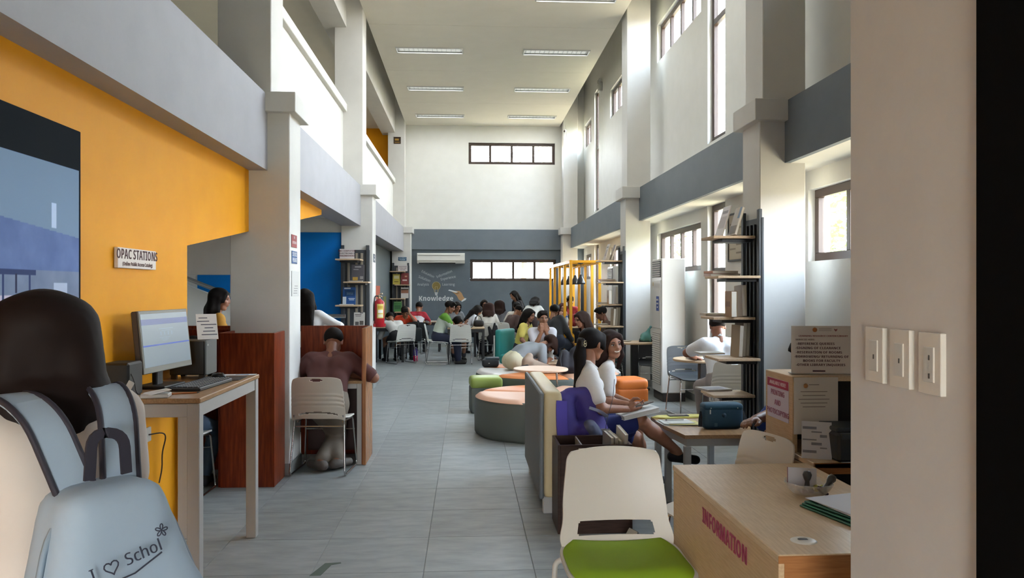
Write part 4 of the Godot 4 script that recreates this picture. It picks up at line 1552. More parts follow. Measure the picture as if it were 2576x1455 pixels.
# right hand (mirror for left): wrist at 0, fingers to +z, palm to -y, thumb to +x
func hand_form(curl: float) -> Array:
	var key := snappedf(curl, 0.05)
	if not hand_forms.has(key):
		var p := [
			bone(Vector3(0, 0, -0.02), Vector3(0, 0, 0.02), 0.025, 0.026, Vector3.UP, 1.5),
			bone(Vector3(-0.02, 0, 0.035), Vector3(-0.026, 0, 0.08), 0.016, 0.013),
			bone(Vector3(0.0, 0, 0.035), Vector3(-0.004, 0.002, 0.085), 0.017, 0.0125),
			bone(Vector3(0.016, 0, 0.035), Vector3(0.02, 0.001, 0.084), 0.017, 0.0125),
		]
		for i in 4:
			var x := 0.028 - 0.0185 * i
			var l: float = [0.068, 0.076, 0.07, 0.055][i]
			var a := Vector3(x, 0.002, 0.085 - 0.004 * absf(i - 1.3))
			var dir := Vector3((1.5 - i) * 0.06, 0, 1).normalized()
			var ang := curl * 0.35
			for s in 3:
				var b: Vector3 = a + (dir * cos(ang) + Vector3.DOWN * sin(ang)) * l * [0.45, 0.32, 0.23][s]
				p.append(bone(a, b, 0.0098 - 0.0012 * s, 0.009 - 0.0012 * s))
				a = b
				ang += curl * (0.75 - 0.1 * s)
		var q := [Vector3(0.022, -0.004, 0.015), Vector3(0.048, -0.014 - 0.012 * curl, 0.045), Vector3(0.056 - 0.012 * curl, -0.02 - 0.016 * curl, 0.074), Vector3(0.055 - 0.022 * curl, -0.024 - 0.018 * curl, 0.097)]
		for s in 3:
			p.append(bone(q[s], q[s + 1], 0.0145 - 0.0022 * s, 0.0125 - 0.0022 * s))
		hand_forms[key] = blob(p, 0.0055, 260.0)
	return hand_forms[key]

func person(d: Dictionary) -> Node3D:
	var S: float = d.get("s", 1.0)
	var away := Basis(Vector3.UP, deg_to_rad(-float(d.get("yaw", 0.0))))
	for k in ["hl", "hr", "fl", "fr"]:   # targets given in the hall's coordinates
		if d.has(k + "w"):
			d[k] = away * (d[k + "w"] - d.at)
	var sex: String = d.get("sex", "f")
	var cell: float = d.get("cell", 0.021)
	var t := thing("person", d.label, "person", d.at, d.get("yaw", 0.0), d.get("group", ""))
	var hip := Vector3(0, d.get("hip", 0.55), 0)
	var R := func(v: Vector3, lean: float, side: float, tw: float) -> Vector3:
		return Basis(Vector3.UP, deg_to_rad(tw)) * (Basis(Vector3.BACK, deg_to_rad(-side)) * (Basis(Vector3.RIGHT, deg_to_rad(lean)) * v))
	var lean: float = d.get("lean", 5.0)
	var lean2: float = lean + d.get("lean2", 10.0)
	var side: float = d.get("side", 0.0)
	var tw: float = d.get("twist", 0.0)
	var u1: Vector3 = R.call(Vector3.UP, lean, side, tw * 0.5)
	var u2: Vector3 = R.call(Vector3.UP, lean2, side, tw)
	var x1: Vector3 = R.call(Vector3.RIGHT, lean, side, tw * 0.4)
	var x2: Vector3 = R.call(Vector3.RIGHT, lean2, side, tw)
	var f1 := x1.cross(u1).normalized()
	var f2 := x2.cross(u2).normalized()
	var male := sex == "m"
	var wide := (1.1 if male else 1.0) * S * float(d.get("build", 1.0))
	var waist := hip + u1 * 0.2 * S
	var chest := waist + u2 * 0.14 * S
	var neck := waist + u2 * 0.29 * S
	var hp: Vector3 = d.get("head", Vector3.ZERO)
	var HB := Basis.from_euler(Vector3(deg_to_rad(hp.x), deg_to_rad(hp.y), deg_to_rad(hp.z)))
	var ntop := neck + (u2 * 0.5 + HB.y * 0.5).normalized() * 0.06 * S
	var hs := S * 1.02
	var H := Transform3D(HB.scaled(Vector3.ONE * hs), ntop + HB * Vector3(0, 0.098, 0.018) * hs)
	var sh := {}
	for s in [-1, 1]:
		sh[s] = neck - u2 * 0.06 * S + x2 * (s * 0.15 * wide)
	var la := 0.27 * S
	var lf := 0.235 * S
	var ll := 0.41 * S
	var lc := 0.40 * S
	# joints: left is +x
	var arm := {}
	var leg := {}
	for s in [-1, 1]:
		var c := "l" if s == 1 else "r"
		var target: Vector3 = d.get("h" + c, Vector3(s * 0.22, hip.y + 0.02, 0.3))
		var pole: Vector3 = d.get("e" + c, Vector3(s * 0.6, -0.8, -0.5))
		var e := reach_joint(sh[s], target, la, lf, pole)
		arm[s] = [sh[s], e[0], e[1]]
		var hj: Vector3 = hip + x1 * (s * 0.085 * S) - u1 * 0.01
		var ft: Vector3 = d.get("f" + c, Vector3(s * 0.11, 0.085, 0.42))
		var kp: Vector3 = d.get("k" + c, Vector3(s * 0.25, 0.7, 1.0))
		var g := reach_joint(hj, ft, ll, lc, kp)
		var fd: Vector3 = d.get("d" + c, Vector3(s * 0.15, 0, 1))
		leg[s] = [hj, g[0], g[1], fd.normalized()]
	var torso := func(w: float) -> Array:
		var P := []
		for s in [-1, 1]:
			P.append(bone(hip + x1 * (s * 0.055 * wide), waist + x1 * (s * 0.05 * wide), 0.098 * wide + w, 0.086 * wide + w, f1, 1.05))
			P.append(bone(waist + x1 * (s * 0.05 * wide), chest + x2 * (s * 0.07 * wide), 0.086 * wide + w, 0.092 * wide + w, f2, 1.1))
			P.append(bone(chest + x2 * (s * 0.075 * wide), sh[s] - x2 * (s * 0.03), 0.085 * wide + w, 0.05 * wide + w, f2, 1.15))
			P.append(bone(sh[s] - x2 * (s * 0.04), neck - u2 * 0.02 * S + x2 * (s * 0.03 * S), 0.042 * wide + w, 0.045 * S + w, f2, 1.1))
			if not male:
				P.append(bone(chest + x2 * (s * 0.065 * S) + f2 * 0.055 * S, chest + x2 * (s * 0.065 * S) + f2 * 0.06 * S, 0.052 * S + w, 0.05 * S + w))
		return P
	# body
	var P: Array = torso.call(-0.004)
	P.append(bone(neck - u2 * 0.05 * S, ntop + HB.y * 0.05 * S, 0.054 * S, 0.048 * S))
	for s in [-1, 1]:
		var a: Array = arm[s]
		P.append(bone(a[0], a[1], 0.047 * wide, 0.037 * wide))
		P.append(bone(a[1], a[2], 0.038 * wide, 0.026 * wide))
		var l: Array = leg[s]
		P.append(bone(l[0], l[1], 0.082 * wide, 0.056 * wide))
		P.append(bone(l[1], l[1].lerp(l[2], 0.35), 0.054 * wide, 0.054 * wide))
		P.append(bone(l[1].lerp(l[2], 0.35), l[2], 0.053 * wide, 0.035 * wide))
		P.append(bone(l[2] - l[3] * 0.03 + Vector3.DOWN * 0.045 * S, l[2] + l[3] * 0.13 * S + Vector3.DOWN * 0.052 * S, 0.034 * S, 0.028 * S))
	var body := blob(P, cell, 95.0)
	join(body, head_form(sex), H)
	for s in [-1, 1]:
		var c := "l" if s == 1 else "r"
		var a: Array = arm[s]
		var dir: Vector3 = d.get("h" + c + "d", (a[2] - a[1]).normalized())
		dir = dir.normalized()
		var nrm: Vector3 = d.get("h" + c + "n", Vector3(-s * 0.35, -1, 0))   # where the palm looks
		nrm = (nrm - dir * nrm.dot(dir)).normalized()
		var y := -nrm
		var x := y.cross(dir)
		var hb := Basis(x, y, dir).scaled_local(Vector3.ONE * S * (1.05 if male else 0.97))
		if s == 1:
			hb = hb * Basis.from_scale(Vector3(-1, 1, 1))
		join(body, hand_form(d.get("curl", 0.5)), Transform3D(hb, a[2]))
	var skin := mat(d.get("skin", "8f6248"), 0.5)
	inst(solid(body), "body", skin, t)
	# shirt
	var tm: Material = d.topm if d.has("topm") else mat(d.get("top", "e6e4e0"), 0.8)
	var w := 0.011
	P = torso.call(w)
	var sleeve: float = d.get("sleeve", 0.5)
	var SP := []
	if sleeve > 0:
		for s in [-1, 1]:
			var a: Array = arm[s]
			if sleeve < 1:
				P.append(bone(a[0], a[0].lerp(a[1], sleeve * 1.4), 0.058 * wide + 0.006, 0.053 * wide + 0.006))
			else:
				P.append(bone(a[0], a[1], 0.054 * wide + 0.006, 0.046 * wide + 0.005))
				P.append(bone(a[1], a[1].lerp(a[2], 0.93), 0.046 * wide + 0.005, 0.035 * wide + 0.003))
	var hem: float = d.get("hem", 0.0)
	var clips := [[hip - u1 * (0.03 + hem), -u1]]
	if hem > 0.1:   # a long loose shirt hangs over the hips
		for s in [-1, 1]:
			P.append(bone(hip + x1 * (s * 0.06 * wide) + u1 * 0.08, hip + x1 * (s * 0.07 * wide) - u1 * hem, 0.112 * wide + w, 0.115 * wide + w))
	var nk := [bone(neck + u2 * 0.02 * S + f2 * 0.02 * S, neck + u2 * 0.16 * S + f2 * 0.03 * S, 0.058 * S, 0.075 * S), bone(neck + f2 * 0.06 * S + u2 * 0.02 * S, neck + f2 * 0.09 * S - u2 * 0.03 * S, 0.035 * S, 0.02 * S)]
	inst(solid(blob(P, cell, 90.0, clips, nk)), "shirt", tm, t)
	if d.has("yoke"):
		var Y := []
		for q in P:
			var y: Array = q.duplicate()
			y[3] += 0.004
			y[4] += 0.004
			Y.append(y)
		inst(solid(blob(Y, cell, 90.0, [[chest + u2 * d.get("yoke_at", 0.03) * S, -u2]], nk)), "yoke", mat(d.yoke, 0.8), t)
	if d.get("collar", false):
		var st := ST()
		for s in [-1, 1]:
			tube(st, [neck + u2 * 0.03 - f2 * 0.05, neck + u2 * 0.02 + x2 * s * 0.055, neck - u2 * 0.02 + f2 * 0.06 + x2 * s * 0.02], [0.014, 0.016, 0.01], 8)
		put(st, "collar", tm, t)
	# lower garment
	var kind: String = d.get("bottom", "trousers")
	var bm := mat(d.get("bcol", "22242c"), 0.8)
	P = []
	for s in [-1, 1]:
		P.append(bone(hip + x1 * (s * 0.055 * wide) + u1 * 0.06, hip + x1 * (s * 0.06 * wide), 0.1 * wide + 0.008, 0.102 * wide + 0.008, f1, 1.04))
		var l: Array = leg[s]
		if kind == "skirt":
			var e: Vector3 = l[0].lerp(l[1], d.get("skirt", 0.85))
			P.append(bone(l[0], e, 0.098 * wide, 0.082 * wide))
			if s == 1:
				P.append(bone((l[0] + leg[-1][0]) / 2, (e + leg[-1][0].lerp(leg[-1][1], d.get("skirt", 0.85))) / 2, 0.09 * wide, 0.07 * wide))
		else:
			P.append(bone(l[0], l[1], 0.093 * wide, 0.07 * wide))
			if kind == "trousers":
				P.append(bone(l[1], l[1].lerp(l[2], 0.94), 0.068 * wide, 0.052 * wide))
	inst(solid(blob(P, cell, 90.0, [[hip + u1 * 0.1 * S, u1]])), kind, bm, t)
	# shoes
	for s in [-1, 1]:
		var l: Array = leg[s]
		var q := [bone(l[2] - l[3] * 0.035 + Vector3.DOWN * 0.045 * S, l[2] + l[3] * 0.14 * S + Vector3.DOWN * 0.05 * S, 0.042 * S, 0.036 * S)]
		if not d.get("flats", false):
			q.append(bone(l[2] + Vector3.DOWN * 0.035, l[2] + Vector3.DOWN * 0.015, 0.045 * S, 0.043 * S))
		var sole: Vector3 = l[2] + Vector3.DOWN * 0.083 * S
		inst(solid(blob(q, minf(cell, 0.013), 120.0, [[sole, Vector3.DOWN]] if not d.get("air", false) else [])), "shoe", mat(d.get("shoe", "1c1a1a"), 0.6), t)
	hair(t, d, H, neck, u2, f2, x2, S, minf(cell, 0.016))
	if d.get("face", true):
		features(t, d, H, sex)
	return t

func hair(t: Node3D, d: Dictionary, H: Transform3D, neck: Vector3, u2: Vector3, f2: Vector3, x2: Vector3, S: float, cell: float) -> void:
	var style: String = d.get("hairstyle", "short")
	var hm := mat(d.get("hair", "17120f"), 0.62, 0.0, 0.25)
	var B := H.basis.orthonormalized()
	var hs := H.basis.x.length()
	var P := [egg(H * Vector3(0, 0.04, -0.016), Vector3(0.089, 0.088, 0.108) * hs, B)]
	var subs := [egg(H * Vector3(0, -0.05, 0.09), Vector3(0.07, 0.112, 0.085) * hs, B)]
	var clips := []
	var down: Vector3 = d.get("fall", -u2)
	var L: float = d.get("hairlen", 0.3) * S
	if style == "short":
		clips.append([H * Vector3(0, -0.012, -0.02), B * Vector3(0, -1, 0.25).normalized()])
		for k in 5:
			P.append(bone(H * Vector3(-0.05 + 0.025 * k, 0.105, 0.045), H * Vector3(-0.045 + 0.022 * k, 0.088, 0.088), 0.02 * hs, 0.012 * hs))
	elif style == "bob":
		P[0] = egg(H * Vector3(0, 0.035, -0.018), Vector3(0.102, 0.098, 0.118) * hs, B)
		for s in [-1, 0, 1]:
			P.append(bone(H * Vector3(s * 0.055, 0.03, -0.045), H * Vector3(s * 0.08, -0.14, -0.05), 0.078 * hs, 0.07 * hs))
			P.append(bone(H * Vector3(s * 0.078, 0.02, -0.005), H * Vector3(s * 0.104, -0.165, -0.005), 0.05 * hs, 0.046 * hs))
		for k in 11:
			var a := PI * (0.04 + 0.092 * k)
			var q := Vector3(cos(a) * 0.136, -0.18, -sin(a) * 0.11 - 0.015)
			P.append(bone(H * (q * Vector3(0.95, 0.8, 0.95)), H * (q + Vector3(cos(a) * 0.008, -0.075 - 0.03 * ((k * 7) % 4) / 3.0, -0.012 * sin(a))), 0.03 * hs, 0.008 * hs))
	else:
		for s in [-1, 1]:
			P.append(bone(H * Vector3(s * 0.055, 0.07, 0.06), H * Vector3(s * 0.083, -0.02, 0.045), 0.02 * hs, 0.018 * hs))
		if style == "pony":
			clips.append([H * Vector3(0, -0.05, -0.02), B * Vector3(0, -1, 0.2).normalized()])
			var a := H * Vector3(0, 0.0, -0.112)
			down = d.get("fall", Vector3.DOWN)
			var b: Vector3 = a - f2 * 0.012 + down * 0.1 * S
			var cl := soft(t, "hair_clip", mat("17120f", 0.4), Vector3.ZERO, Vector3(0.07, 0.075, 0.05), 0.02)
			cl.transform = Transform3D(B, a)
			var rg := ST()
			for kk in 2:
				var ring := []
				for i in 17:
					var an := TAU * i / 16.0
					ring.append(Vector3(-0.038, -0.012 + kk * 0.018 + sin(an) * 0.011, cos(an) * 0.012))
				tube(rg, ring, 0.003, 6)
			put(rg, "ring", mat("cfc4a0", 0.3), cl)
			var T := [bone(a, b, 0.036 * hs, 0.044 * hs), bone(b, b + down * L * 0.55, 0.044 * hs, 0.046 * hs), bone(b + down * L * 0.55, b + down * L - f2 * 0.03, 0.046 * hs, 0.016 * hs)]
			inst(solid(blob(T, cell, 110.0)), "ponytail", hm, t)
		else:
			for s in [-1.0, -0.33, 0.33, 1.0]:
				var a: Vector3 = H * Vector3(s * 0.06, 0.02, -0.06)
				var b: Vector3 = neck + x2 * (s * 0.07 * S) - f2 * (0.07 * S) + Vector3.UP * 0.04 * S
				if d.has("fall"):
					b = a + down * 0.12 * S
				var e: Vector3 = b - f2 * (0.035 * S) + down * L * (1.0 - 0.12 * absf(s))
				P.append(bone(a, b, 0.055 * hs, 0.045 * S))
				P.append(bone(b, e, 0.045 * S, 0.02 * S))
			for s in [-1, 1]:
				var a := H * Vector3(s * 0.08, 0.02, 0.0)
				var b := H * Vector3(s * 0.085, -0.11, -0.005)
				P.append(bone(a, b, 0.026 * hs, 0.026 * hs))
				P.append(bone(b, b + down * (L * 0.45) + f2 * 0.02, 0.026 * hs, 0.014 * hs))
	inst(solid(blob(P, cell, 110.0, clips, subs)), "hair", hm, t)

func features(t: Node3D, d: Dictionary, H: Transform3D, sex: String) -> void:
	var near: bool = d.get("near", false)
	var hair_m := mat(d.get("hair", "17120f"), 0.6)
	for s in [-1, 1]:
		var st := ST()
		var e := Vector3(s * 0.031, 0.003, 0.079)
		if near:
			lathe(st, ball(0.0125), H * e, 14, H.basis * Basis.from_scale(Vector3(1.15, 0.62, 0.8)))
			var eye := put(st, "eye", mat("cfc6bd", 0.3), t)
			st = ST()
			lathe(st, ball(0.0066), H * (e + Vector3(d.get("gaze", 0.0), 0, 0.0065)), 12, H.basis)
			put(st, "iris", mat("1a0f0a", 0.2), eye)
			st = ST()
			tube(st, [H * Vector3(s * 0.016, 0.008, 0.09), H * Vector3(s * 0.031, 0.0125, 0.091), H * Vector3(s * 0.047, 0.006, 0.082)], 0.0025, 6)
			put(st, "eyelid", mat("3a221a", 0.6), t)
		else:
			lathe(st, ball(0.0105), H * (e + Vector3(0, 0, 0.002)), 10, H.basis * Basis.from_scale(Vector3(1.3, 0.6, 0.8)))
			put(st, "eye", mat("241812", 0.3), t)
		st = ST()
		tube(st, [H * Vector3(s * 0.014, 0.024, 0.091), H * Vector3(s * 0.03, 0.029, 0.09), H * Vector3(s * 0.05, 0.023, 0.078)], [0.0035, 0.004, 0.002], 6)
		put(st, "eyebrow", hair_m, t)
	var st := ST()
	lathe(st, ball(0.02), H * Vector3(0, -0.057, 0.088), 12, H.basis * Basis.from_scale(Vector3(1.15, 0.36, 0.42)))
	var lips := put(st, "lips", mat(d.get("lips", "8a4a40"), 0.45), t)
	if d.get("smile", false):
		st = ST()
		tube(st, [H * Vector3(-0.022, -0.05, 0.09), H * Vector3(-0.01, -0.056, 0.0985), H * Vector3(0.01, -0.056, 0.0985), H * Vector3(0.022, -0.05, 0.09)], 0.0045, 6)
		put(st, "teeth", mat("e6e0d4", 0.3), lips)

func ball(r: float, n := 8) -> Array:
	var p := []
	for i in n + 1:
		var a := PI * i / n
		p.append(Vector2(maxf(r * sin(a), 0.0), r * cos(a)))
	return p

# ---------------------------------------------------------------- people
func people() -> void:
	var g := "students reading in the far bay"
	var stand := {"hip": 0.84, "fl": Vector3(0.1, 0.085, -0.02), "fr": Vector3(-0.1, 0.085, 0.02), "lean": 2.0, "lean2": 4.0, "hl": Vector3(0.24, 0.72, 0.1), "hr": Vector3(-0.24, 0.72, 0.1), "s": 0.91}
	# --- near figures
	person(with(stand, {"label": "person seen from behind in a cream shirt with a pale blue backpack", "at": V(-0.95, 0, 1.9), "yaw": 224.0, "lean": 7.0, "lean2": 8.0, "s": 0.9, "hip": 0.835, "cell": 0.012, "hairstyle": "bob", "hair": "1b1210", "top": "cbbfb5", "bcol": "2a2c3a", "skin": "7d5038", "face": false, "head": Vector3(4, -14, 0), "build": 1.18, "hem": 0.16, "hl": Vector3(0.3, 0.74, 0.12), "hr": Vector3(-0.16, 0.86, 0.3)}))
	person({"label": "person in white blouse and blue skirt holding a phone, long black ponytail", "at": V(0.85, 0, 5.62), "yaw": 88.0, "s": 0.92, "hip": 0.54, "lean": -2.0, "lean2": 6.0, "cell": 0.011, "near": true, "hairstyle": "pony", "hairlen": 0.48, "hair": "15100f", "top": "e4e0dc", "sleeve": 0.5, "bottom": "skirt", "bcol": "1e2a68", "skirt": 0.8, "skin": "94634a", "shoe": "141214", "flats": true, "air": true, "head": Vector3(8, 38, 0), "collar": true,
		"hrw": V(1.12, 0.69, 5.5), "hlw": V(1.15, 0.7, 5.66), "curl": 0.7, "hrn": Vector3(0.5, 0.6, 0.0), "hln": Vector3(-0.5, 0.6, 0), "frw": V(1.5, 0.37, 5.6), "flw": V(1.3, 0.085, 5.75), "kr": Vector3(-0.1, 1.0, 0.7), "kl": Vector3(0, 1, 0.6), "dr": Vector3(-0.1, -0.1, 1)})
	person({"label": "person smiling towards the entrance from the sofa, long dark hair and lanyard", "at": V(0.98, 0, 6.28), "yaw": 80.0, "s": 0.9, "hip": 0.54, "lean": 16.0, "lean2": 8.0, "cell": 0.012, "near": true, "smile": true, "hairstyle": "long", "hairlen": 0.26, "hair": "2a1a16", "top": "e4e0dc", "bottom": "skirt", "bcol": "1e2a68", "skin": "9a6a52", "lips": "8c3f3a", "head": Vector3(2, -62, 6), "gaze": 0.002, "hlw": V(1.3, 0.62, 6.3), "hrw": V(1.28, 0.62, 6.15), "flw": V(1.4, 0.085, 6.35), "frw": V(1.4, 0.085, 6.16)})
	person({"label": "person in a maroon shirt bent over the mahogany carrel desk", "sex": "m", "at": V(-1.2, 0, 6.86), "yaw": 180.0, "s": 0.97, "hip": 0.55, "lean": 22.0, "lean2": 16.0, "cell": 0.012, "top": "4c2420", "bcol": "6b6054", "hair": "1a1512", "skin": "80523c", "shoe": "57504a", "face": false, "build": 1.06, "sleeve": 0.6, "head": Vector3(44, 0, 0), "hrw": V(-1.02, 0.765, 7.16), "hlw": V(-1.36, 0.765, 7.16), "er": Vector3(-1, -0.3, -0.4), "el": Vector3(1, -0.5, -0.4), "flw": V(-1.1, 0.1, 6.78), "frw": V(-1.22, 0.1, 6.72), "dl": Vector3(-0.6, 0, 0.7), "dr": Vector3(0.7, 0, 0.6)})
	person({"label": "person in a white polo reading at the window table, back turned", "sex": "m", "at": V(2.66, 0, 8.08), "yaw": 178.0, "s": 0.97, "hip": 0.56, "lean": 14.0, "lean2": 14.0, "cell": 0.013, "top": "e9ebf0", "bcol": "8c8280", "hair": "1a1310", "skin": "80523c", "face": false, "build": 1.1, "head": Vector3(26, 0, 0), "collar": true, "hlw": V(2.5, 0.775, 8.62), "hrw": V(2.8, 0.775, 8.6), "el": Vector3(1, -0.2, 0.2)})
	person({"label": "person in jeans at the hidden carrel behind the monitor", "at": V(-2.16, 0, 6.1), "yaw": 180.0, "s": 0.92, "hip": 0.54, "lean": 24.0, "lean2": 14.0, "top": "5a2a2c", "bcol": "4a5d72", "hair": "17120f", "hairstyle": "long", "shoe": "1d1d20", "face": false, "head": Vector3(30, 0, 0), "hlw": V(-2.3, 0.76, 6.45), "hrw": V(-2.05, 0.76, 6.45), "frw": V(-2.03, 0.085, 6.28), "flw": V(-2.2, 0.085, 6.4)})
	person(with(stand, {"label": "person in a mustard shirt with long black hair beyond the catalogue wall", "at": V(-2.52, 0, 8.05), "yaw": 120.0, "hairstyle": "long", "hairlen": 0.34, "top": "b5822a", "cell": 0.014, "skin": "9a6a52", "head": Vector3(6, -20, 0)}))
	person(with(stand, {"label": "person in a white sweater behind the carrels reaching sideways", "at": V(-1.66, 0, 8.6), "yaw": 172.0, "hairstyle": "long", "hairlen": 0.28, "top": "dcdcda", "sleeve": 1.0, "cell": 0.015, "skin": "9a6a52", "side": 8.0, "head": Vector3(12, 10, -10), "hrw": V(-1.36, 1.08, 8.8), "er": Vector3(-1, -0.5, -0.2)}))
	person({"label": "person in blue half hidden behind the printer desk shelf", "sex": "m", "at": V(2.3, 0, 4.85), "yaw": -62.0, "s": 0.95, "hip": 0.55, "lean": 18.0, "top": "1f3a80", "bcol": "2c2e30", "hair": "15110f", "face": false, "cell": 0.014, "skin": "7d5038", "sleeve": 0.9, "head": Vector3(20, 0, 0), "hrw": V(1.74, 0.74, 4.72), "hlw": V(1.86, 0.72, 4.5)})
	# --- around the ring ottoman
	person({"label": "person in a grey tee folded over the ring ottoman table, cream trousers", "at": V(0.62, 0, 10.82), "yaw": 112.0, "s": 0.96, "hip": 0.55, "lean": 52.0, "lean2": 24.0, "build": 1.12, "cell": 0.015, "top": "84888c", "bcol": "cbc3a6", "hair": "2b1a14", "hairstyle": "long", "hairlen": 0.2, "fall": Vector3(0, -0.8, 0.3), "face": false, "skin": "8a5c44", "head": Vector3(70, 0, 0), "hlw": V(1.12, 0.54, 11.2), "hrw": V(1.12, 0.54, 10.92), "flw": V(0.86, 0.085, 11.1), "frw": V(0.84, 0.085, 10.9), "hem": 0.06})
	person({"label": "person in a white tee holding both hands over the mouth", "sex": "m", "at": V(1.1, 0, 11.78), "yaw": 2.0, "s": 0.93, "hip": 0.52, "lean": 14.0, "lean2": 8.0, "cell": 0.014, "top": "d8d6dc", "bcol": "2a2a30", "hair": "1a1412", "skin": "8f6248", "head": Vector3(2, 6, 0), "near": true, "hl": Vector3(0.035, 0.9, 0.3), "hr": Vector3(-0.035, 0.9, 0.3), "hld": Vector3(-0.15, 1, -0.1), "hrd": Vector3(0.15, 1, -0.1), "hln": Vector3(0, 0.1, -1), "hrn": Vector3(0, 0.1, -1), "fl": Vector3(0.3, 0.085, 0.2), "fr": Vector3(-0.3, 0.085, 0.2)})
	person({"label": "person with loose dark hair twisting on the ring ottoman, arm stretched out", "at": V(1.8, 0, 11.15), "yaw": -95.0, "s": 0.93, "hip": 0.53, "lean": 12.0, "lean2": 10.0, "cell": 0.015, "top": "d4ccc4", "bcol": "2a2430", "hair": "2b1d18", "hairstyle": "long", "hairlen": 0.22, "skin": "946650", "head": Vector3(14, 30, 0), "hlw": V(1.42, 0.66, 10.75), "hrw": V(1.5, 0.6, 11.3), "flw": V(1.5, 0.085, 11.0), "frw": V(1.52, 0.085, 11.3)})
	person({"label": "person in a yellow top on the teal armchair, black hair", "at": V(0.9, 0, 13.45), "yaw": 62.0, "s": 0.9, "hip": 0.53, "lean": 10.0, "top": "d3c264", "bcol": "2a2430", "hairstyle": "long", "hairlen": 0.2, "skin": "946650", "head": Vector3(14, -10, 0), "group": g})
	person({"label": "person in a charcoal jacket and jeans leaning sideways behind the ring ottoman", "sex": "m", "at": V(1.62, 0, 14.7), "yaw": 150.0, "s": 0.98, "hip": 0.54, "lean": 14.0, "side": 16.0, "top": "2b2a2c", "sleeve": 1.0, "bcol": "262c3c", "face": false, "head": Vector3(16, 0, 12), "build": 1.15, "group": g})
	person({"label": "person in a brown jacket on the teal bench looking at a phone", "sex": "m", "at": V(2.52, 0, 13.55), "yaw": -90.0, "s": 0.94, "hip": 0.54, "lean": 12.0, "top": "5a4438", "sleeve": 1.0, "bcol": "8c8070", "skin": "80523c", "head": Vector3(24, 0, 0), "hlw": V(2.2, 0.78, 13.5), "hrw": V(2.2, 0.78, 13.66), "curl": 0.8, "group": g})
	# --- far tables
	person({"label": "person in white bent face down over the far left table", "sex": "m", "at": V(-1.42, 0, 16.5), "yaw": 205.0, "s": 0.96, "hip": 0.55, "lean": 44.0, "lean2": 14.0, "top": "cbc8c2", "sleeve": 0.9, "bcol": "17161a", "face": false, "head": Vector3(52, 0, 0), "hlw": V(-1.72, 0.77, 16.9), "hrw": V(-1.5, 0.77, 17.0), "group": g})
	person({"label": "person in orange and white resting the head on a hand", "sex": "m", "at": V(-1.4, 0, 17.72), "yaw": 12.0, "s": 0.94, "hip": 0.54, "lean": 26.0, "top": "d8d4d0", "yoke": "c8401e", "yoke_at": -0.2, "head": Vector3(40, 0, 10), "hl": Vector3(0.06, 1.0, 0.42), "hld": Vector3(0, 1, -0.3), "group": g})
	person({"label": "person in a white and red jersey facing the mural wall", "sex": "m", "at": V(-1.24, 0, 18.95), "yaw": 165.0, "s": 0.98, "hip": 0.55, "lean": 22.0, "lean2": 14.0, "top": "d8d4d4", "yoke": "a01c2c", "yoke_at": -0.02, "face": false, "head": Vector3(30, 0, 0), "hlw": V(-1.3, 0.77, 19.4), "hrw": V(-0.92, 0.77, 19.42), "group": g})
	person({"label": "person in a green and white jersey typing at a laptop", "sex": "m", "at": V(-0.6, 0, 16.34), "yaw": 88.0, "s": 1.0, "hip": 0.56, "lean": 14.0, "lean2": 12.0, "top": "cfd8c8", "yoke": "5f8f2c", "yoke_at": 0.02, "bcol": "20243a", "skin": "80523c", "build": 1.12, "head": Vector3(20, 0, 0), "hlw": V(-0.12, 0.785, 16.5), "hrw": V(-0.12, 0.785, 16.34), "group": g})
	person({"label": "person asleep on folded arms beyond the laptop", "at": V(-0.24, 0, 17.35), "yaw": 8.0, "s": 0.9, "hip": 0.54, "lean": 50.0, "lean2": 14.0, "top": "c8c8c6", "hairstyle": "long", "hairlen": 0.12, "head": Vector3(40, 40, 40), "hl": Vector3(-0.12, 0.79, 0.58), "hr": Vector3(0.12, 0.79, 0.5), "group": g})
	person({"label": "person in grey looking down below the chalk hand", "at": V(-0.3, 0, 19.25), "yaw": 25.0, "s": 0.92, "hip": 0.54, "top": "777b7e", "hairstyle": "long", "hairlen": 0.1, "head": Vector3(24, 0, 0), "group": g})
	person({"label": "person in a white shirt with long hair hanging forward", "at": V(-0.06, 0, 18.4), "yaw": 110.0, "s": 0.92, "hip": 0.54, "lean": 26.0, "top": "d4d6da", "hairstyle": "long", "hairlen": 0.3, "face": false, "head": Vector3(34, 0, 0), "group": g})
	person({"label": "person in a cream blouse facing the room behind the open books", "at": V(0.42, 0, 19.3), "yaw": 2.0, "s": 0.95, "hip": 0.55, "top": "d8d4c4", "hairstyle": "long", "hairlen": 0.14, "head": Vector3(4, 0, 0), "group": g})
	person({"label": "person in a white blouse seen from behind at the open books", "at": V(0.46, 0, 17.62), "yaw": 172.0, "s": 0.92, "hip": 0.54, "top": "d6d2c8", "hair": "33201a", "face": false, "hairstyle": "bob", "lean": 12.0, "head": Vector3(22, 0, 0), "group": g})
	person({"label": "person in a brown jacket bowed over a phone", "sex": "m", "at": V(0.86, 0, 17.52), "yaw": 120.0, "s": 0.94, "hip": 0.54, "lean": 24.0, "top": "4a3632", "sleeve": 1.0, "bcol": "9a948c", "head": Vector3(40, 0, 0), "group": g})
	person({"label": "person with short dark hair behind the brown jacket", "at": V(0.78, 0, 19.35), "yaw": 170.0, "s": 0.94, "hip": 0.54, "top": "5c5c60", "hair": "2a1c18", "hairstyle": "bob", "face": false, "group": g})
	person({"label": "person in a white polo propping the face on a fist", "sex": "m", "at": V(1.16, 0, 19.1), "yaw": 4.0, "s": 0.97, "hip": 0.55, "lean": 20.0, "top": "d8d6d0", "skin": "6e4630", "head": Vector3(28, 0, 0), "hl": Vector3(0.0, 1.0, 0.42), "hld": Vector3(0, 1, -0.2), "curl": 1.2, "group": g})
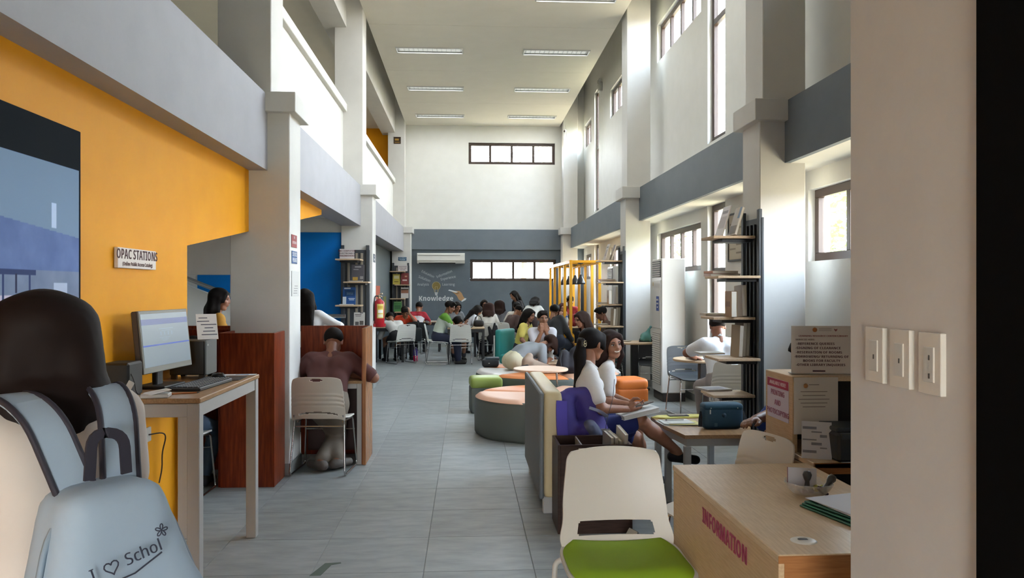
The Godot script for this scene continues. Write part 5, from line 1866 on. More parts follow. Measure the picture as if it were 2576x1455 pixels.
	person(with(stand, {"label": "person standing in black with long hair over the crowded table", "at": V(1.36, 0, 19.5), "yaw": -60.0, "lean": 22.0, "hairstyle": "long", "hairlen": 0.4, "top": "1c1a1c", "sleeve": 1.0, "head": Vector3(20, 0, 0), "group": g}))
	person(with(stand, {"label": "person standing bent forward in white top and brown skirt", "at": V(1.36, 0, 17.05), "yaw": 160.0, "lean": 36.0, "lean2": 18.0, "hairstyle": "long", "hairlen": 0.12, "top": "dcdcd8", "sleeve": 0.3, "bottom": "skirt", "bcol": "3a2a28", "face": false, "head": Vector3(40, 0, 0), "hrw": V(1.62, 0.8, 17.2), "skin": "5e3c2c", "group": g}))
	person({"label": "person in black resting both cheeks in the hands at the booth table", "at": V(2.04, 0, 17.3), "yaw": 8.0, "s": 0.92, "hip": 0.54, "lean": 12.0, "top": "1e1a1c", "hair": "3a1c18", "hairstyle": "long", "hairlen": 0.16, "skin": "a37a64", "head": Vector3(4, 0, 0), "hl": Vector3(0.06, 0.92, 0.28), "hr": Vector3(-0.06, 0.92, 0.28), "hld": Vector3(0, 1, -0.1), "hrd": Vector3(0, 1, -0.1), "hln": Vector3(-0.6, 0, -1), "hrn": Vector3(0.6, 0, -1), "group": g})
	person({"label": "person in a red shirt deep inside the yellow booth", "sex": "m", "at": V(2.44, 0, 18.95), "yaw": 2.0, "s": 1.0, "hip": 0.62, "top": "8c1c20", "skin": "6e4630", "head": Vector3(20, 0, 0), "group": g})

func with(base: Dictionary, more: Dictionary) -> Dictionary:
	var d := base.duplicate()
	d.merge(more, true)
	return d

# ---------------------------------------------------------------- signs, books, bags and the other small things
func small_things() -> void:
	wall_signs()
	poster()
	mural()
	catalogue_station()
	shelf_books()
	desk_things()
	table_things()
	bags()

# a flat board whose face looks along n, with lines of print: [text, height, y offset, colour, squeeze]
func board(called: String, label: String, cat: String, at: Vector3, n: Vector3, w: float, h: float, col, lines: Array, th := 0.006, group := "") -> Node3D:
	var t := thing(called, label, cat, at, 0.0, group)
	var b := facing(n)
	t.basis = b
	box(t, "board", mat(col, 0.55), Vector3(0, 0, th / 2), Vector3(w, h, th), minf(0.002, th / 3))
	for l in lines:
		text(t, l[0], l[1], Transform3D(Basis(), Vector3(l[5] if l.size() > 5 else 0.0, l[2], th + 0.0006)), mat(l[3], 0.8), "print", l[4], false, true, 0.001)
	return t

func wall_signs() -> void:
	board("wall_sign", "white sign reading OPAC STATIONS on the mustard wall", "sign", V(-1.778, 1.69, 4.36), Vector3.RIGHT, 0.49, 0.105, "e2d6cc", [["OPAC STATIONS", 0.05, 0.02, "4a2a28", 1.0], ["(Online Public Access Catalog)", 0.019, -0.03, "5a3a34", 1.02]], 0.02)
	board("wall_sign", "small red NO LITTERING sign on the first column", "sign", V(-1.448, 1.93, 6.75), Vector3.RIGHT, 0.2, 0.105, "8c1a24", [["NO", 0.022, 0.03, "e0c8c8", 1.0], ["LITTERING", 0.022, -0.012, "e0c8c8", 1.0]], 0.004)
	board("wall_sign", "small blue SILENCE PLEASE sign on the first column", "sign", V(-1.448, 1.795, 6.76), Vector3.RIGHT, 0.2, 0.105, "1f4f86", [["SILENCE", 0.034, 0.026, "d8dde4", 0.95], ["PLEASE", 0.034, -0.022, "d8dde4", 1.05]], 0.004)
	var p := board("notice_sheet", "plastic-covered notice sheet below the signs on the first column", "notice", V(-1.448, 1.575, 6.8), Vector3.RIGHT, 0.28, 0.21, "cfcfcb", [], 0.003)
	for k in 4:
		box(p, "print_line", mat("8a8a88", 0.8), Vector3(0.02 - 0.01 * k, -0.02 - 0.02 * k, 0.0036), Vector3(0.12 + 0.02 * (k % 2), 0.005, 0.0008))
	board("wall_sign", "narrow dark sign above the fire extinguisher", "sign", V(-1.448, 2.01, 12.5), Vector3.RIGHT, 0.24, 0.13, "3a4656", [["USE", 0.03, 0.03, "c8ccd2", 1.0], ["STAIRS", 0.03, -0.02, "c8ccd2", 1.0]], 0.004)
	board("wall_sign", "blue SILENCE PLEASE sign above the rear slatted shelf", "sign", V(-1.66, 2.305, 20.545), Vector3.BACK, 0.21, 0.095, "2a5574", [["SILENCE", 0.028, 0.022, "c8d4dc", 1.15], ["PLEASE", 0.028, -0.02, "c8d4dc", 1.15]], 0.004)
	p = board("wall_plaque", "small brown and gold plaque high on the rear left column", "plaque", V(-1.79, 5.35, 20.545), Vector3.BACK, 0.18, 0.18, "3a2818", [], 0.006)
	box(p, "emblem", mat("b08838", 0.5), Vector3(-0.01, 0.02, 0.007), Vector3(0.1, 0.05, 0.002))
	box(p, "caption", mat("9a7838", 0.5), Vector3(0.0, -0.05, 0.007), Vector3(0.13, 0.02, 0.002))
	board("wall_poster", "plain orange poster on the far slate side wall", "poster", V(-1.968, 1.45, 17.7), Vector3.RIGHT, 0.8, 0.3, "a8431c", [], 0.004)
	board("wall_poster", "narrow olive poster low on the far slate side wall", "poster", V(-1.968, 1.1, 19.15), Vector3.RIGHT, 0.6, 0.5, "6a6a2c", [], 0.004)
	# framed certificate between the tall windows
	var f := thing("picture_frame", "dark framed newspaper page beside the tall window", "picture", V(RX - 0.001, 2.13, 8.98), 0)
	f.basis = facing(Vector3.LEFT)
	box(f, "backing", mat("2c2622", 0.5), Vector3(0, 0, 0.006), Vector3(0.52, 0.56, 0.012))
	for s in [-1, 1]:
		box(f, "frame_bar", mat("2c2622", 0.4), Vector3(s * 0.25, 0, 0.014), Vector3(0.022, 0.56, 0.02), 0.003)
		box(f, "frame_bar", mat("2c2622", 0.4), Vector3(0, s * 0.27, 0.014), Vector3(0.48, 0.022, 0.02), 0.003)
	box(f, "page", mat("c2b9a6", 0.7), Vector3(0, 0, 0.0128), Vector3(0.478, 0.518, 0.0012))
	for k in 9:
		box(f, "print_line", mat("8d8474", 0.8), Vector3(-0.11 if k % 2 else 0.11, 0.2 - k * 0.048, 0.0137), Vector3(0.2, 0.02, 0.0006))
	# switches on the entrance jamb
	for k in 3:
		var d: float = [1.731, 1.626, 1.517][k]
		var s := thing("light_switch", ["single switch farthest along the entrance jamb", "single switch in the middle of the entrance jamb", "double switch nearest the black door frame"][k], "switch", V(0.921, 1.383, d), 0, "light switches on the jamb")
		s.basis = facing(Vector3.LEFT)
		box(s, "plate", mat("d3cdc4", 0.4), Vector3(0, 0, 0.006), Vector3(0.076, 0.122, 0.012), 0.0012)
		box(s, "rocker", mat("cfc9c0", 0.35), Vector3(0, -0.002, 0.0125), Vector3(0.036, 0.07, 0.004), 0.0015)
		for j in ([0.0] if k < 2 else [0.016, -0.02]):
			box(s, "indicator", mat("4a443e", 0.4), Vector3(0.004, j - 0.004, 0.015), Vector3(0.004, 0.01, 0.0012))

func poster() -> void:
	var t := thing("wall_poster", "large framed photo print of a blue-tinted library lounge on the mustard wall", "poster", V(-1.778, 1.6, 2.86), 0)
	t.basis = facing(Vector3.RIGHT)
	box(t, "board", mat("24282d", 0.9, 0.0, 0.15), Vector3(0, 0, 0.012), Vector3(1.72, 1.29, 0.024), 0.003)
	var W := 384
	var Hh := 256
	var im := Image.create(W, Hh, false, Image.FORMAT_RGB8)
	var no := FastNoiseLite.new()
	no.seed = 5
	no.frequency = 0.02
	for y in Hh:
		for x in W:
			var v := float(y) / Hh
			var n := no.get_noise_2d(x, y) * 0.06
			var c := Color(0.40 + n, 0.49 + n, 0.70 + n) if v < 0.42 else Color(0.50 + n, 0.56 + n, 0.68 + n)
			if v < 0.16 + 0.12 * float(x) / W:
				c = Color(0.50, 0.60, 0.72)
			if v > 0.66:
				c = Color(0.18 + n, 0.31 + n, 0.55 + n)
			im.set_pixel(x, y, c)
	im.fill_rect(Rect2i(210, 132, 84, 54), Color(0.83, 0.80, 0.88))
	im.fill_rect(Rect2i(226, 165, 40, 16), Color(0.55, 0.52, 0.62))
	for k in 3:
		im.fill_rect(Rect2i(206 + 42 * k, 112, 3, 84), Color(0.18, 0.24, 0.42))
	im.fill_rect(Rect2i(190, 108, 112, 5), Color(0.18, 0.24, 0.42))
	im.fill_rect(Rect2i(240, 112, 3, 18), Color(0.15, 0.18, 0.3))
	im.fill_rect(Rect2i(268, 112, 3, 18), Color(0.15, 0.18, 0.3))
	im.fill_rect(Rect2i(334, 120, 26, 48), Color(0.75, 0.80, 0.90))
	for k in 40:
		im.fill_rect(Rect2i(304 + k * 2, 182 + k, 40, 8), Color(0.10, 0.40, 0.52))
		im.fill_rect(Rect2i(310 + k * 2, 176 + k, 36, 4), Color(0.58, 0.72, 0.82))
	for k in 24:
		im.fill_rect(Rect2i(248 + k, 216 + k, 30, 3), Color(0.72, 0.78, 0.66))
		im.fill_rect(Rect2i(214 + k, 44 + k, 5, 2), Color(0.86, 0.92, 1.0))
		im.fill_rect(Rect2i(330, 40 + k, 9, 2), Color(0.80, 0.88, 1.0))
	var tex := ImageTexture.create_from_image(im)
	var m := StandardMaterial3D.new()
	m.albedo_texture = tex
	m.roughness = 0.6
	m.metallic_specular = 0.25
	var st := ST()
	quad(st, Vector3(-0.84, 0.465, 0.0246), Vector3(0.84, 0.465, 0.0246), Vector3(0.84, -0.62, 0.0246), Vector3(-0.84, -0.62, 0.0246))
	put(st, "photo_print", m, t)

func mural() -> void:
	var t := thing("chalk_mural", "chalk style mural of a light bulb, words and a drawing hand on the slate wall", "mural", V(-0.6, 1.55, BD - 0.001), 0)
	var chalk := mat("b9bec0", 0.9)
	var pale := mat("d2d5d4", 0.9)
	text(t, "Knowledge", 0.125, Transform3D(Basis(), Vector3(-0.22, -0.27, 0.002)), pale, "lettering", 1.0)
	for w in [["Education", 0.062, -0.43, 0.375, -0.45], ["Information", 0.062, 0.0, 0.375, 0.38], ["Solution", 0.068, -0.52, 0.25, -0.38], ["Experience", 0.062, 0.1, 0.27, 0.2], ["Analysis", 0.064, -0.555, 0.1, 0.0], ["Learning", 0.064, 0.11, 0.1, 0.0]]:
		text(t, w[0], w[1], Transform3D(Basis(Vector3.BACK, w[4]), Vector3(w[2], w[3], 0.002)), chalk, "lettering", 0.95, false, false)
	# the bulb
	var st := ST()
	var gold := mat("a88a3a", 0.9)
	prism(st, circle(Vector2(-0.21, 0.06), Vector2(0.1, 0.1), 28), Vector3.ZERO, Vector3.RIGHT, Vector3.UP, Vector3(0, 0, 0.002))
	put(st, "glow_disc", mat("7d6c3c", 0.9), t)
	st = ST()
	var ring := []
	for i in 25:
		var a := -0.9 + (PI + 1.8) * i / 24.0
		ring.append(Vector3(-0.21 + cos(a) * 0.105, 0.06 + sin(a) * 0.11, 0.004))
	ring.push_front(Vector3(-0.165, -0.1, 0.004))
	ring.append(Vector3(-0.255, -0.1, 0.004))
	tube(st, ring, 0.011, 6, 0.4)
	put(st, "bulb_outline", mat("d0bc84", 0.9), t)
	st = ST()
	tube(st, [Vector3(-0.235, -0.1, 0.004), Vector3(-0.245, 0.03, 0.004), Vector3(-0.215, 0.05, 0.004), Vector3(-0.2, 0.03, 0.004), Vector3(-0.175, 0.05, 0.004), Vector3(-0.185, -0.1, 0.004)], 0.007, 6, 0.4)
	put(st, "filament", mat("e0d4a0", 0.9), t)
	for k in 3:
		box(t, "cap_ring", pale, Vector3(-0.21, -0.12 - 0.028 * k, 0.002), Vector3(0.085 - 0.015 * k, 0.018, 0.003))
	# hand with a piece of chalk
	st = ST()
	prism(st, PackedVector2Array([Vector2(0.2, -0.09), Vector2(0.3, -0.07), Vector2(0.4, -0.07), Vector2(0.46, -0.13), Vector2(0.5, -0.22), Vector2(0.54, -0.27), Vector2(0.45, -0.34), Vector2(0.38, -0.3), Vector2(0.33, -0.2), Vector2(0.27, -0.14)]), Vector3.ZERO, Vector3.RIGHT, Vector3.UP, Vector3(0, 0, 0.002))
	put(st, "drawn_hand", mat("b08a62", 0.9), t)
	st = ST()
	prism(st, PackedVector2Array([Vector2(0.54, -0.26), Vector2(0.585, -0.27), Vector2(0.56, -0.31), Vector2(0.46, -0.36), Vector2(0.45, -0.335)]), Vector3.ZERO, Vector3.RIGHT, Vector3.UP, Vector3(0, 0, 0.003))
	put(st, "drawn_cuff", pale, t)
	st = ST()
	prism(st, PackedVector2Array([Vector2(0.1, -0.06), Vector2(0.13, -0.035), Vector2(0.36, -0.095), Vector2(0.35, -0.13)]), Vector3.ZERO, Vector3.RIGHT, Vector3.UP, Vector3(0, 0, 0.004))
	put(st, "drawn_chalk", mat("dcdedd", 0.9), t)
	st = ST()
	prism(st, PackedVector2Array([Vector2(0.27, -0.13), Vector2(0.36, -0.1), Vector2(0.4, -0.13), Vector2(0.34, -0.16)]), Vector3.ZERO, Vector3.RIGHT, Vector3.UP, Vector3(0, 0, 0.005))
	put(st, "drawn_thumb", mat("8e6c4a", 0.9), t)

func catalogue_station() -> void:
	var y := 1.0
	# monitor facing the aisle, a little towards the entrance
	var t := thing("monitor", "grey framed computer monitor showing a catalogue page", "monitor", V(-1.6, y, 4.4), 84)
	box(t, "foot", M.black, Vector3(0, 0.008, -0.06), Vector3(0.24, 0.016, 0.17), 0.005)
	box(t, "neck", M.black, Vector3(0, 0.12, -0.075), Vector3(0.07, 0.22, 0.03), 0.006)
	var tilt := Basis(Vector3.RIGHT, -0.1)
	box(t, "casing", mat("3a302c", 0.5), Vector3(0, 0.255, -0.03) + tilt * Vector3(0, 0, -0.018), Vector3(0.54, 0.325, 0.035), 0.006, tilt)
	box(t, "bezel", mat("6f6c64", 0.4), Vector3(0, 0.255, -0.03) + tilt * Vector3(0, 0, 0.002), Vector3(0.54, 0.325, 0.008), 0.003, tilt)
	var st := ST()
	var c := Vector3(0, 0.262, -0.03)
	var q := func(x: float, yy: float, z: float) -> Vector3: return c + tilt * Vector3(x, yy, z)
	quad(st, q.call(-0.256, 0.138, 0.0066), q.call(0.256, 0.138, 0.0066), q.call(0.256, -0.138, 0.0066), q.call(-0.256, -0.138, 0.0066))
	var glow := mat("20262c", 0.3).duplicate()
	glow.emission_enabled = true
	glow.emission = Color("9fb4c4")
	glow.emission_energy_multiplier = 0.75
	var screen := put(st, "screen", glow, t)
	for r in [[0.0, 0.095, 0.512, 0.03, "2c3c78"], [0.0, -0.028, 0.512, 0.008, "20409a"], [0.0, 0.055, 0.16, 0.003, "8096a8"], [0.0, 0.045, 0.1, 0.002, "8096a8"], [-0.06, 0.03, 0.008, 0.02, "8096a8"], [-0.02, 0.03, 0.008, 0.02, "8096a8"], [0.02, 0.03, 0.008, 0.02, "8096a8"], [0.06, 0.03, 0.008, 0.02, "8096a8"], [-0.02, 0.008, 0.12, 0.002, "8096a8"], [-0.02, 0.0, 0.08, 0.002, "8096a8"], [-0.02, -0.008, 0.06, 0.002, "8096a8"]]:
		st = ST()
		quad(st, q.call(r[0] - r[2] / 2, r[1] + r[3] / 2, 0.0072), q.call(r[0] + r[2] / 2, r[1] + r[3] / 2, 0.0072), q.call(r[0] + r[2] / 2, r[1] - r[3] / 2, 0.0072), q.call(r[0] - r[2] / 2, r[1] - r[3] / 2, 0.0072))
		var em := mat(r[4], 0.3).duplicate()
		em.emission_enabled = true
		em.emission = Color(r[4])
		em.emission_energy_multiplier = 0.6
		put(st, "page_element", em, screen)
	var lamp := AreaLight3D.new()
	lamp.name = "monitor_light"
	lamp.area_size = Vector2(0.5, 0.27)
	lamp.light_color = Color("b4c8d8")
	lamp.light_energy = 0.12
	lamp.shadow_enabled = true
	lamp.transform = Transform3D(tilt * Basis(Vector3.UP, PI), q.call(0.0, 0.0, 0.012))
	t.add_child(lamp)
	# computer case on small feet, lying between monitor and table end
	t = thing("computer_case", "black desktop computer case with a grey front under the paper sign", "computer", V(-1.62, y, 4.86), 0)
	box(t, "case", mat("15130f", 0.5), Vector3(-0.02, 0.125, 0), Vector3(0.2, 0.2, 0.2), 0.004)
	box(t, "front_panel", mat("5c5e5c", 0.4), Vector3(0.085, 0.125, 0), Vector3(0.012, 0.205, 0.2), 0.004)
	for i in 4:
		box(t, "foot", M.black, Vector3(0.06 if i & 1 else -0.1, 0.0125, 0.08 if i & 2 else -0.08), Vector3(0.03, 0.025, 0.03), 0.002)
	box(t, "badge", mat("9a9a98", 0.3), Vector3(0.0915, 0.2, 0.07), Vector3(0.001, 0.01, 0.02))
	# speaker box behind the monitor
	t = thing("speaker_box", "black power box with a dangling white tag behind the monitor", "power box", V(-1.7, y, 4.03), 0)
	box(t, "case", mat("14110f", 0.55), Vector3(0, 0.085, 0), Vector3(0.13, 0.17, 0.17), 0.01)
	box(t, "tag", mat("b9b6b0", 0.6), Vector3(0.07, 0.06, 0.09), Vector3(0.03, 0.05, 0.004), 0.0, Basis(Vector3.BACK, -0.5))
	st = ST()
	tube(st, rounded([Vector3(0.06, 0.12, 0.05), Vector3(0.1, 0.08, 0.1), Vector3(0.09, 0.01, 0.06), Vector3(0.2, 0.006, -0.02)], 0.04), 0.003, 6)
	put(st, "cable", M.black, t)
	# keyboard and mouse
	t = thing("keyboard", "dark grey keyboard on the catalogue table", "keyboard", V(-1.44, y, 4.42), 86)
	box(t, "base", mat("2c2a2a", 0.5), Vector3(0, 0.01, 0), Vector3(0.46, 0.02, 0.16), 0.005)
	for r in 5:
		for k in 16:
			box(t, "key", mat("3c3a3a", 0.5), Vector3(-0.21 + k * 0.028, 0.022, -0.058 + r * 0.028), Vector3(0.024, 0.006, 0.024), 0.002)
	t = thing("mouse_pad", "dark mouse pad beside the keyboard", "mouse pad", V(-1.44, y, 4.78), 0)
	box(t, "pad", mat("352c28", 0.8), Vector3(0, 0.002, 0), Vector3(0.24, 0.004, 0.2), 0.001)
	t = thing("computer_mouse", "black computer mouse on its pad", "mouse", V(-1.47, y + 0.004, 4.8), 60)
	st = ST()
	lathe(st, ball(0.03, 10), Vector3(0, 0.008, 0), 16, Basis.from_scale(Vector3(1.0, 0.75, 1.75)))
	put(st, "shell", mat("1a1a1c", 0.35), t)
	box(t, "wheel", M.dark_grey, Vector3(0, 0.028, 0.03), Vector3(0.006, 0.008, 0.014), 0.002)
	# paper instructions leaning against the case
	t = thing("instruction_sheet", "white instruction sheet leaning on top of the computer case", "paper sign", V(-1.55, y + 0.228, 4.86), 0)
	t.basis = facing(Vector3(0.6, 0, 1)) * Basis(Vector3.RIGHT, -0.35)
	box(t, "sheet", M.paper, Vector3(0, 0.08, 0), Vector3(0.12, 0.16, 0.002))
	for k in 6:
		box(t, "print_line", mat("6a6a74", 0.8), Vector3(0.01 if k > 1 else -0.02, 0.135 - k * 0.021, 0.0014), Vector3(0.05 + 0.02 * (k % 3), 0.006, 0.0006))
	t = thing("paper_sheets", "printed forms at the far end of the catalogue table", "paper", V(-1.42, y, 4.975), 0)
	for k in 2:
		box(t, "sheet", mat("ccccd0", 0.8), Vector3(-0.03 + 0.05 * k, 0.001 + 0.0012 * k, 0.0), Vector3(0.2, 0.001, 0.08), 0.0, Basis(Vector3.UP, 0.1 * k))
	box(t, "printed_band", mat("6a7090", 0.8), Vector3(0.04, 0.0029, 0.0), Vector3(0.08, 0.0005, 0.03))
	t = thing("pen", "orange pencil near the edge of the catalogue table", "pencil", V(-1.42, y, 4.1), 0)
	st = ST()
	tube(st, [Vector3(-0.07, 0.004, 0.03), Vector3(0.05, 0.004, -0.02)], 0.004, 6)
	put(st, "barrel", mat("b46a34", 0.5), t)
	st = ST()
	tube(st, [Vector3(0.05, 0.004, -0.02), Vector3(0.062, 0.004, -0.025)], [0.004, 0.0008], 6)
	put(st, "tip", M.black, t)
	t = thing("slip_tray", "clear plastic tray of white paper slips on the catalogue table", "tray", V(-1.52, y, 3.98), 10)
	box(t, "tray", mat("b8b4ae", 0.3), Vector3(0, 0.01, 0), Vector3(0.13, 0.02, 0.09), 0.004)
	for k in 6:
		box(t, "slip", M.paper, Vector3(-0.01 + 0.006 * k, 0.028, -0.02 + 0.008 * k), Vector3(0.1, 0.002, 0.05), 0.0, Basis(Vector3.UP, 0.1 * k) * Basis(Vector3.BACK, 0.18))
	# outlet and cord under the table
	t = thing("wall_outlet", "white wall outlet with a black cord under the catalogue table", "outlet", V(-1.778, 0.72, 4.5), 0)
	t.basis = facing(Vector3.RIGHT)
	box(t, "plate", mat("d0ccc4", 0.4), Vector3(0, 0, 0.006), Vector3(0.12, 0.08, 0.012), 0.003)
	st = ST()
	tube(st, rounded([Vector3(0.02, 0, 0.012), Vector3(0.1, 0.0, 0.06), Vector3(0.18, -0.04, 0.05), Vector3(0.14, -0.12, 0.04), Vector3(0.17, -0.22, 0.03), Vector3(0.15, -0.3, 0.02)], 0.05), 0.004, 6)
	put(st, "cord", mat("2a1410", 0.6), t)

# a book: origin at the middle of its lower edge, front cover to +z
func book(label: String, at: Vector3, b: Basis, w: float, h: float, th: float, col, marks := [], group := "books on the slatted shelves") -> Node3D:
	var t := thing("book", label, "book", at, 0.0, group)
	t.basis = b
	var cm := mat(col, 0.45)
	box(t, "front_cover", cm, Vector3(0, h / 2, th / 2 - 0.001), Vector3(w, h, 0.002))
	box(t, "back_cover", cm, Vector3(0, h / 2, -th / 2 + 0.001), Vector3(w, h, 0.002))
	box(t, "spine", cm, Vector3(-w / 2 + 0.001, h / 2, 0), Vector3(0.002, h, th - 0.004))
	box(t, "pages", mat("d8d0c0", 0.8), Vector3(0.001, h / 2, 0), Vector3(w - 0.008, h - 0.008, th - 0.004))
	for m in marks:
		box(t, "cover_print", mat(m[4], 0.5), Vector3(m[0] * w, m[1] * h, th / 2 + 0.0004), Vector3(m[2] * w, m[3] * h, 0.0008))
	return t

func shelf_books() -> void:
	var ys := [1.982, 1.642, 1.292, 0.952, 0.632]
	# second left column, boards centred at x -1.77 / -1.65, front at d 12.31 - 0.4
	var back := Basis(Vector3.RIGHT, -0.16)
	var dd := 12.06
	board("shelf_label", "white label card reading COMPUTERS ELECTRONICS ENGINEERING on the top board", "label card", V(-1.8, ys[0] + 0.075, dd), Vector3.BACK, 0.22, 0.15, "dcd6d6", [["000 COMPUTERS", 0.021, 0.045, "5a2030", 1.15], ["ELECTRONICS", 0.021, 0.008, "3a2a34", 1.25], ["ENGINEERING", 0.021, -0.028, "5a2030", 1.2]], 0.004)
	book("grey electronics book with a gold picture on the second board", V(-1.64, ys[1] + 0.006, dd), back, 0.19, 0.25, 0.03, "4a474c", [[0.0, 0.86, 0.5, 0.05, "b8b4b4"], [-0.15, 0.7, 0.4, 0.05, "8c888a"], [-0.2, 0.14, 0.4, 0.2, "b08a3c"], [0.3, 0.2, 0.25, 0.18, "8a8684"]])
	book("blue and white book with a round picture on the third board", V(-1.77, ys[2] + 0.006, dd), back, 0.19, 0.26, 0.03, "1c4c86", [[-0.36, 0.22, 0.28, 0.44, "c4ccd4"], [-0.15, 0.93, 0.5, 0.08, "c8ced4"], [0.05, 0.66, 0.8, 0.36, "123a66"], [0.05, 0.64, 0.5, 0.14, "7a94b0"], [0.2, 0.34, 0.5, 0.04, "d0d8e0"], [0.2, 0.26, 0.4, 0.04, "d0d8e0"]])
	book("pale grey book with machine pictures on the fourth board", V(-1.62, ys[3] + 0.006, dd), back, 0.16, 0.22, 0.03, "bcb8b2", [[-0.1, 0.84, 0.6, 0.05, "5a5652"], [-0.1, 0.74, 0.5, 0.04, "6a6662"], [-0.2, 0.24, 0.34, 0.24, "4c4a4a"], [0.22, 0.28, 0.36, 0.28, "55504a"], [0.2, 0.96, 0.3, 0.05, "2a2a2c"]])
	for k in 2:
		var lay: Node3D = book(["thin grey booklet lying flat on the second electronics board", "thin white booklet lying flat on the third electronics board"][k], V(-1.66 if k == 0 else -1.8, ys[1 + k], 11.96), Basis(Vector3.RIGHT, -PI / 2), 0.2, 0.1, 0.012, ["8a8886", "d4d0ca"][k])
		lay.position.y += 0.006
	# rear left column
	dd = 20.29
	board("shelf_label", "small white label card on the rear shelf beside the mural", "label card", V(-1.63, ys[0] + 0.075, dd), Vector3.BACK, 0.24, 0.15, "d6d0d0", [["EDUCATION", 0.02, 0.04, "5a2030", 1.2], ["LITERATURE", 0.02, 0.0, "5a2030", 1.2], ["HISTORY", 0.02, -0.04, "5a2030", 1.2]], 0.004)
	book("yellow book on the second board of the rear shelf", V(-1.79, ys[1] + 0.006, dd), back, 0.18, 0.26, 0.03, "b0a040", [[0.0, 0.7, 0.7, 0.3, "c8c49a"], [0.0, 0.25, 0.6, 0.08, "6a5a1c"]])
	book("dark red book on the second board of the rear shelf", V(-1.58, ys[1] + 0.006, dd), back, 0.19, 0.29, 0.03, "6a2420", [[0.15, 0.7, 0.3, 0.12, "b08468"], [0.0, 0.36, 0.6, 0.12, "c8b8b0"]])
	book("white book with a landscape photo on the third board of the rear shelf", V(-1.58, ys[2] + 0.006, dd), back, 0.19, 0.27, 0.03, "cfc9c2", [[0.0, 0.66, 0.96, 0.4, "8a5a40"], [0.0, 0.82, 0.96, 0.12, "5a5a58"]])
	book("green book on the fourth board of the rear shelf", V(-1.76, ys[3] + 0.006, dd), back, 0.2, 0.26, 0.03, "3f7a3c", [[0.0, 0.9, 0.9, 0.1, "7fae74"], [0.0, 0.4, 0.8, 0.4, "2c5a30"]])
	# window columns: boards run out to -x; books stand with covers to the room
	for k in 2:
		var d0: float = [6.72, 12.5][k]
		var w: String = ["near window shelf", "second window shelf"][k]
		var left := Basis(Vector3.UP, -PI / 2)
		var tilt := Basis(Vector3.UP, -PI / 2) * Basis(Vector3.RIGHT, -0.3)
		book("pale magazine tilted on the top board of the %s" % w, V(2.18, ys[0] + 0.006, d0 + 0.06), tilt, 0.2, 0.27, 0.012, "c6bdb8", [[0.0, 0.8, 0.7, 0.1, "7a7270"], [0.0, 0.45, 0.8, 0.4, "a89c96"]])
		book("book with a brown photo behind the magazine on the %s" % w, V(2.27, ys[0] + 0.006, d0 - 0.02), tilt, 0.18, 0.25, 0.02, "b8a890", [[0.0, 0.2, 0.9, 0.3, "7a6850"], [0.3, 0.8, 0.3, 0.4, "4a6a8a"]])
		for j in 2:
			var lay: Node3D = book("flat pink book %s on the %s second board" % [["below another", "on another"][j], w], V(2.26, ys[1] + 0.012 + 0.024 * j, d0 + 0.12), Basis(Vector3.UP, 0.1 * j) * Basis(Vector3.RIGHT, -PI / 2), 0.27 - 0.03 * j, 0.2, 0.022, ["b89a8a", "c4917c"][j])
		book("tan hardback standing on the third board of the %s" % w, V(2.24, ys[2], d0 - 0.08), left, 0.17, 0.22, 0.05, "9a7038", [[0.0, 0.5, 0.6, 0.2, "7a5428"]])
		book("tall curved white book on the third board of the %s" % w, V(2.36, ys[2], d0 + 0.02), Basis(Vector3.UP, -PI / 2) * Basis(Vector3.BACK, 0.06), 0.2, 0.27, 0.04, "b8b0a4")
		var fl: Node3D = book("flat book lying on the third board of the %s" % w, V(2.2, ys[2] + 0.012, d0 + 0.18), Basis(Vector3.RIGHT, -PI / 2), 0.2, 0.18, 0.022, "c8bcae")
		for j in 3:
			book("%s beige book on the fourth board of the %s" % [["tan", "brown", "tall pale"][j], w], V(2.3 + 0.045 * j, ys[3], d0 - 0.04 + 0.05 * j), Basis(Vector3.UP, -PI / 2 + 0.1) * Basis(Vector3.RIGHT, -0.05), 0.17, 0.27 + 0.02 * j, 0.035, ["a8967a", "8d7c66", "b8a68a"][j])
		fl = book("open-lying thin white booklet on the fourth board of the %s" % w, V(2.16, ys[3] + 0.008, d0 + 0.16), Basis(Vector3.RIGHT, -PI / 2), 0.22, 0.2, 0.014, "c4c0ba")
		fl = book("crumpled magazine lying on the lowest board of the %s" % w, V(2.22, ys[4] + 0.008, d0 + 0.14), Basis(Vector3.UP, 0.2) * Basis(Vector3.RIGHT, -PI / 2), 0.24, 0.24, 0.014, "b4b0ae", [[0.0, 0.5, 0.8, 0.5, "8a8a94"]])
	# paperbacks in the dark bin
	for k in 4:
		book(["grey paperback at the left of the book bin row", "white paperback second in the book bin row", "cream paperback third in the book bin row", "tall white paperback leaning last in the book bin row"][k], V([0.905, 0.932, 0.958, 0.99][k], [0.4, 0.4, 0.38, 0.43][k], 5.08), Basis(Vector3.UP, -PI / 2 + 0.1) * Basis(Vector3.BACK, -0.08 if k < 3 else -0.16), 0.19, 0.2, 0.022, ["9a9690", "c8c4bc", "b8a888", "d4d0c8"][k], [], "paperbacks in the book bin")

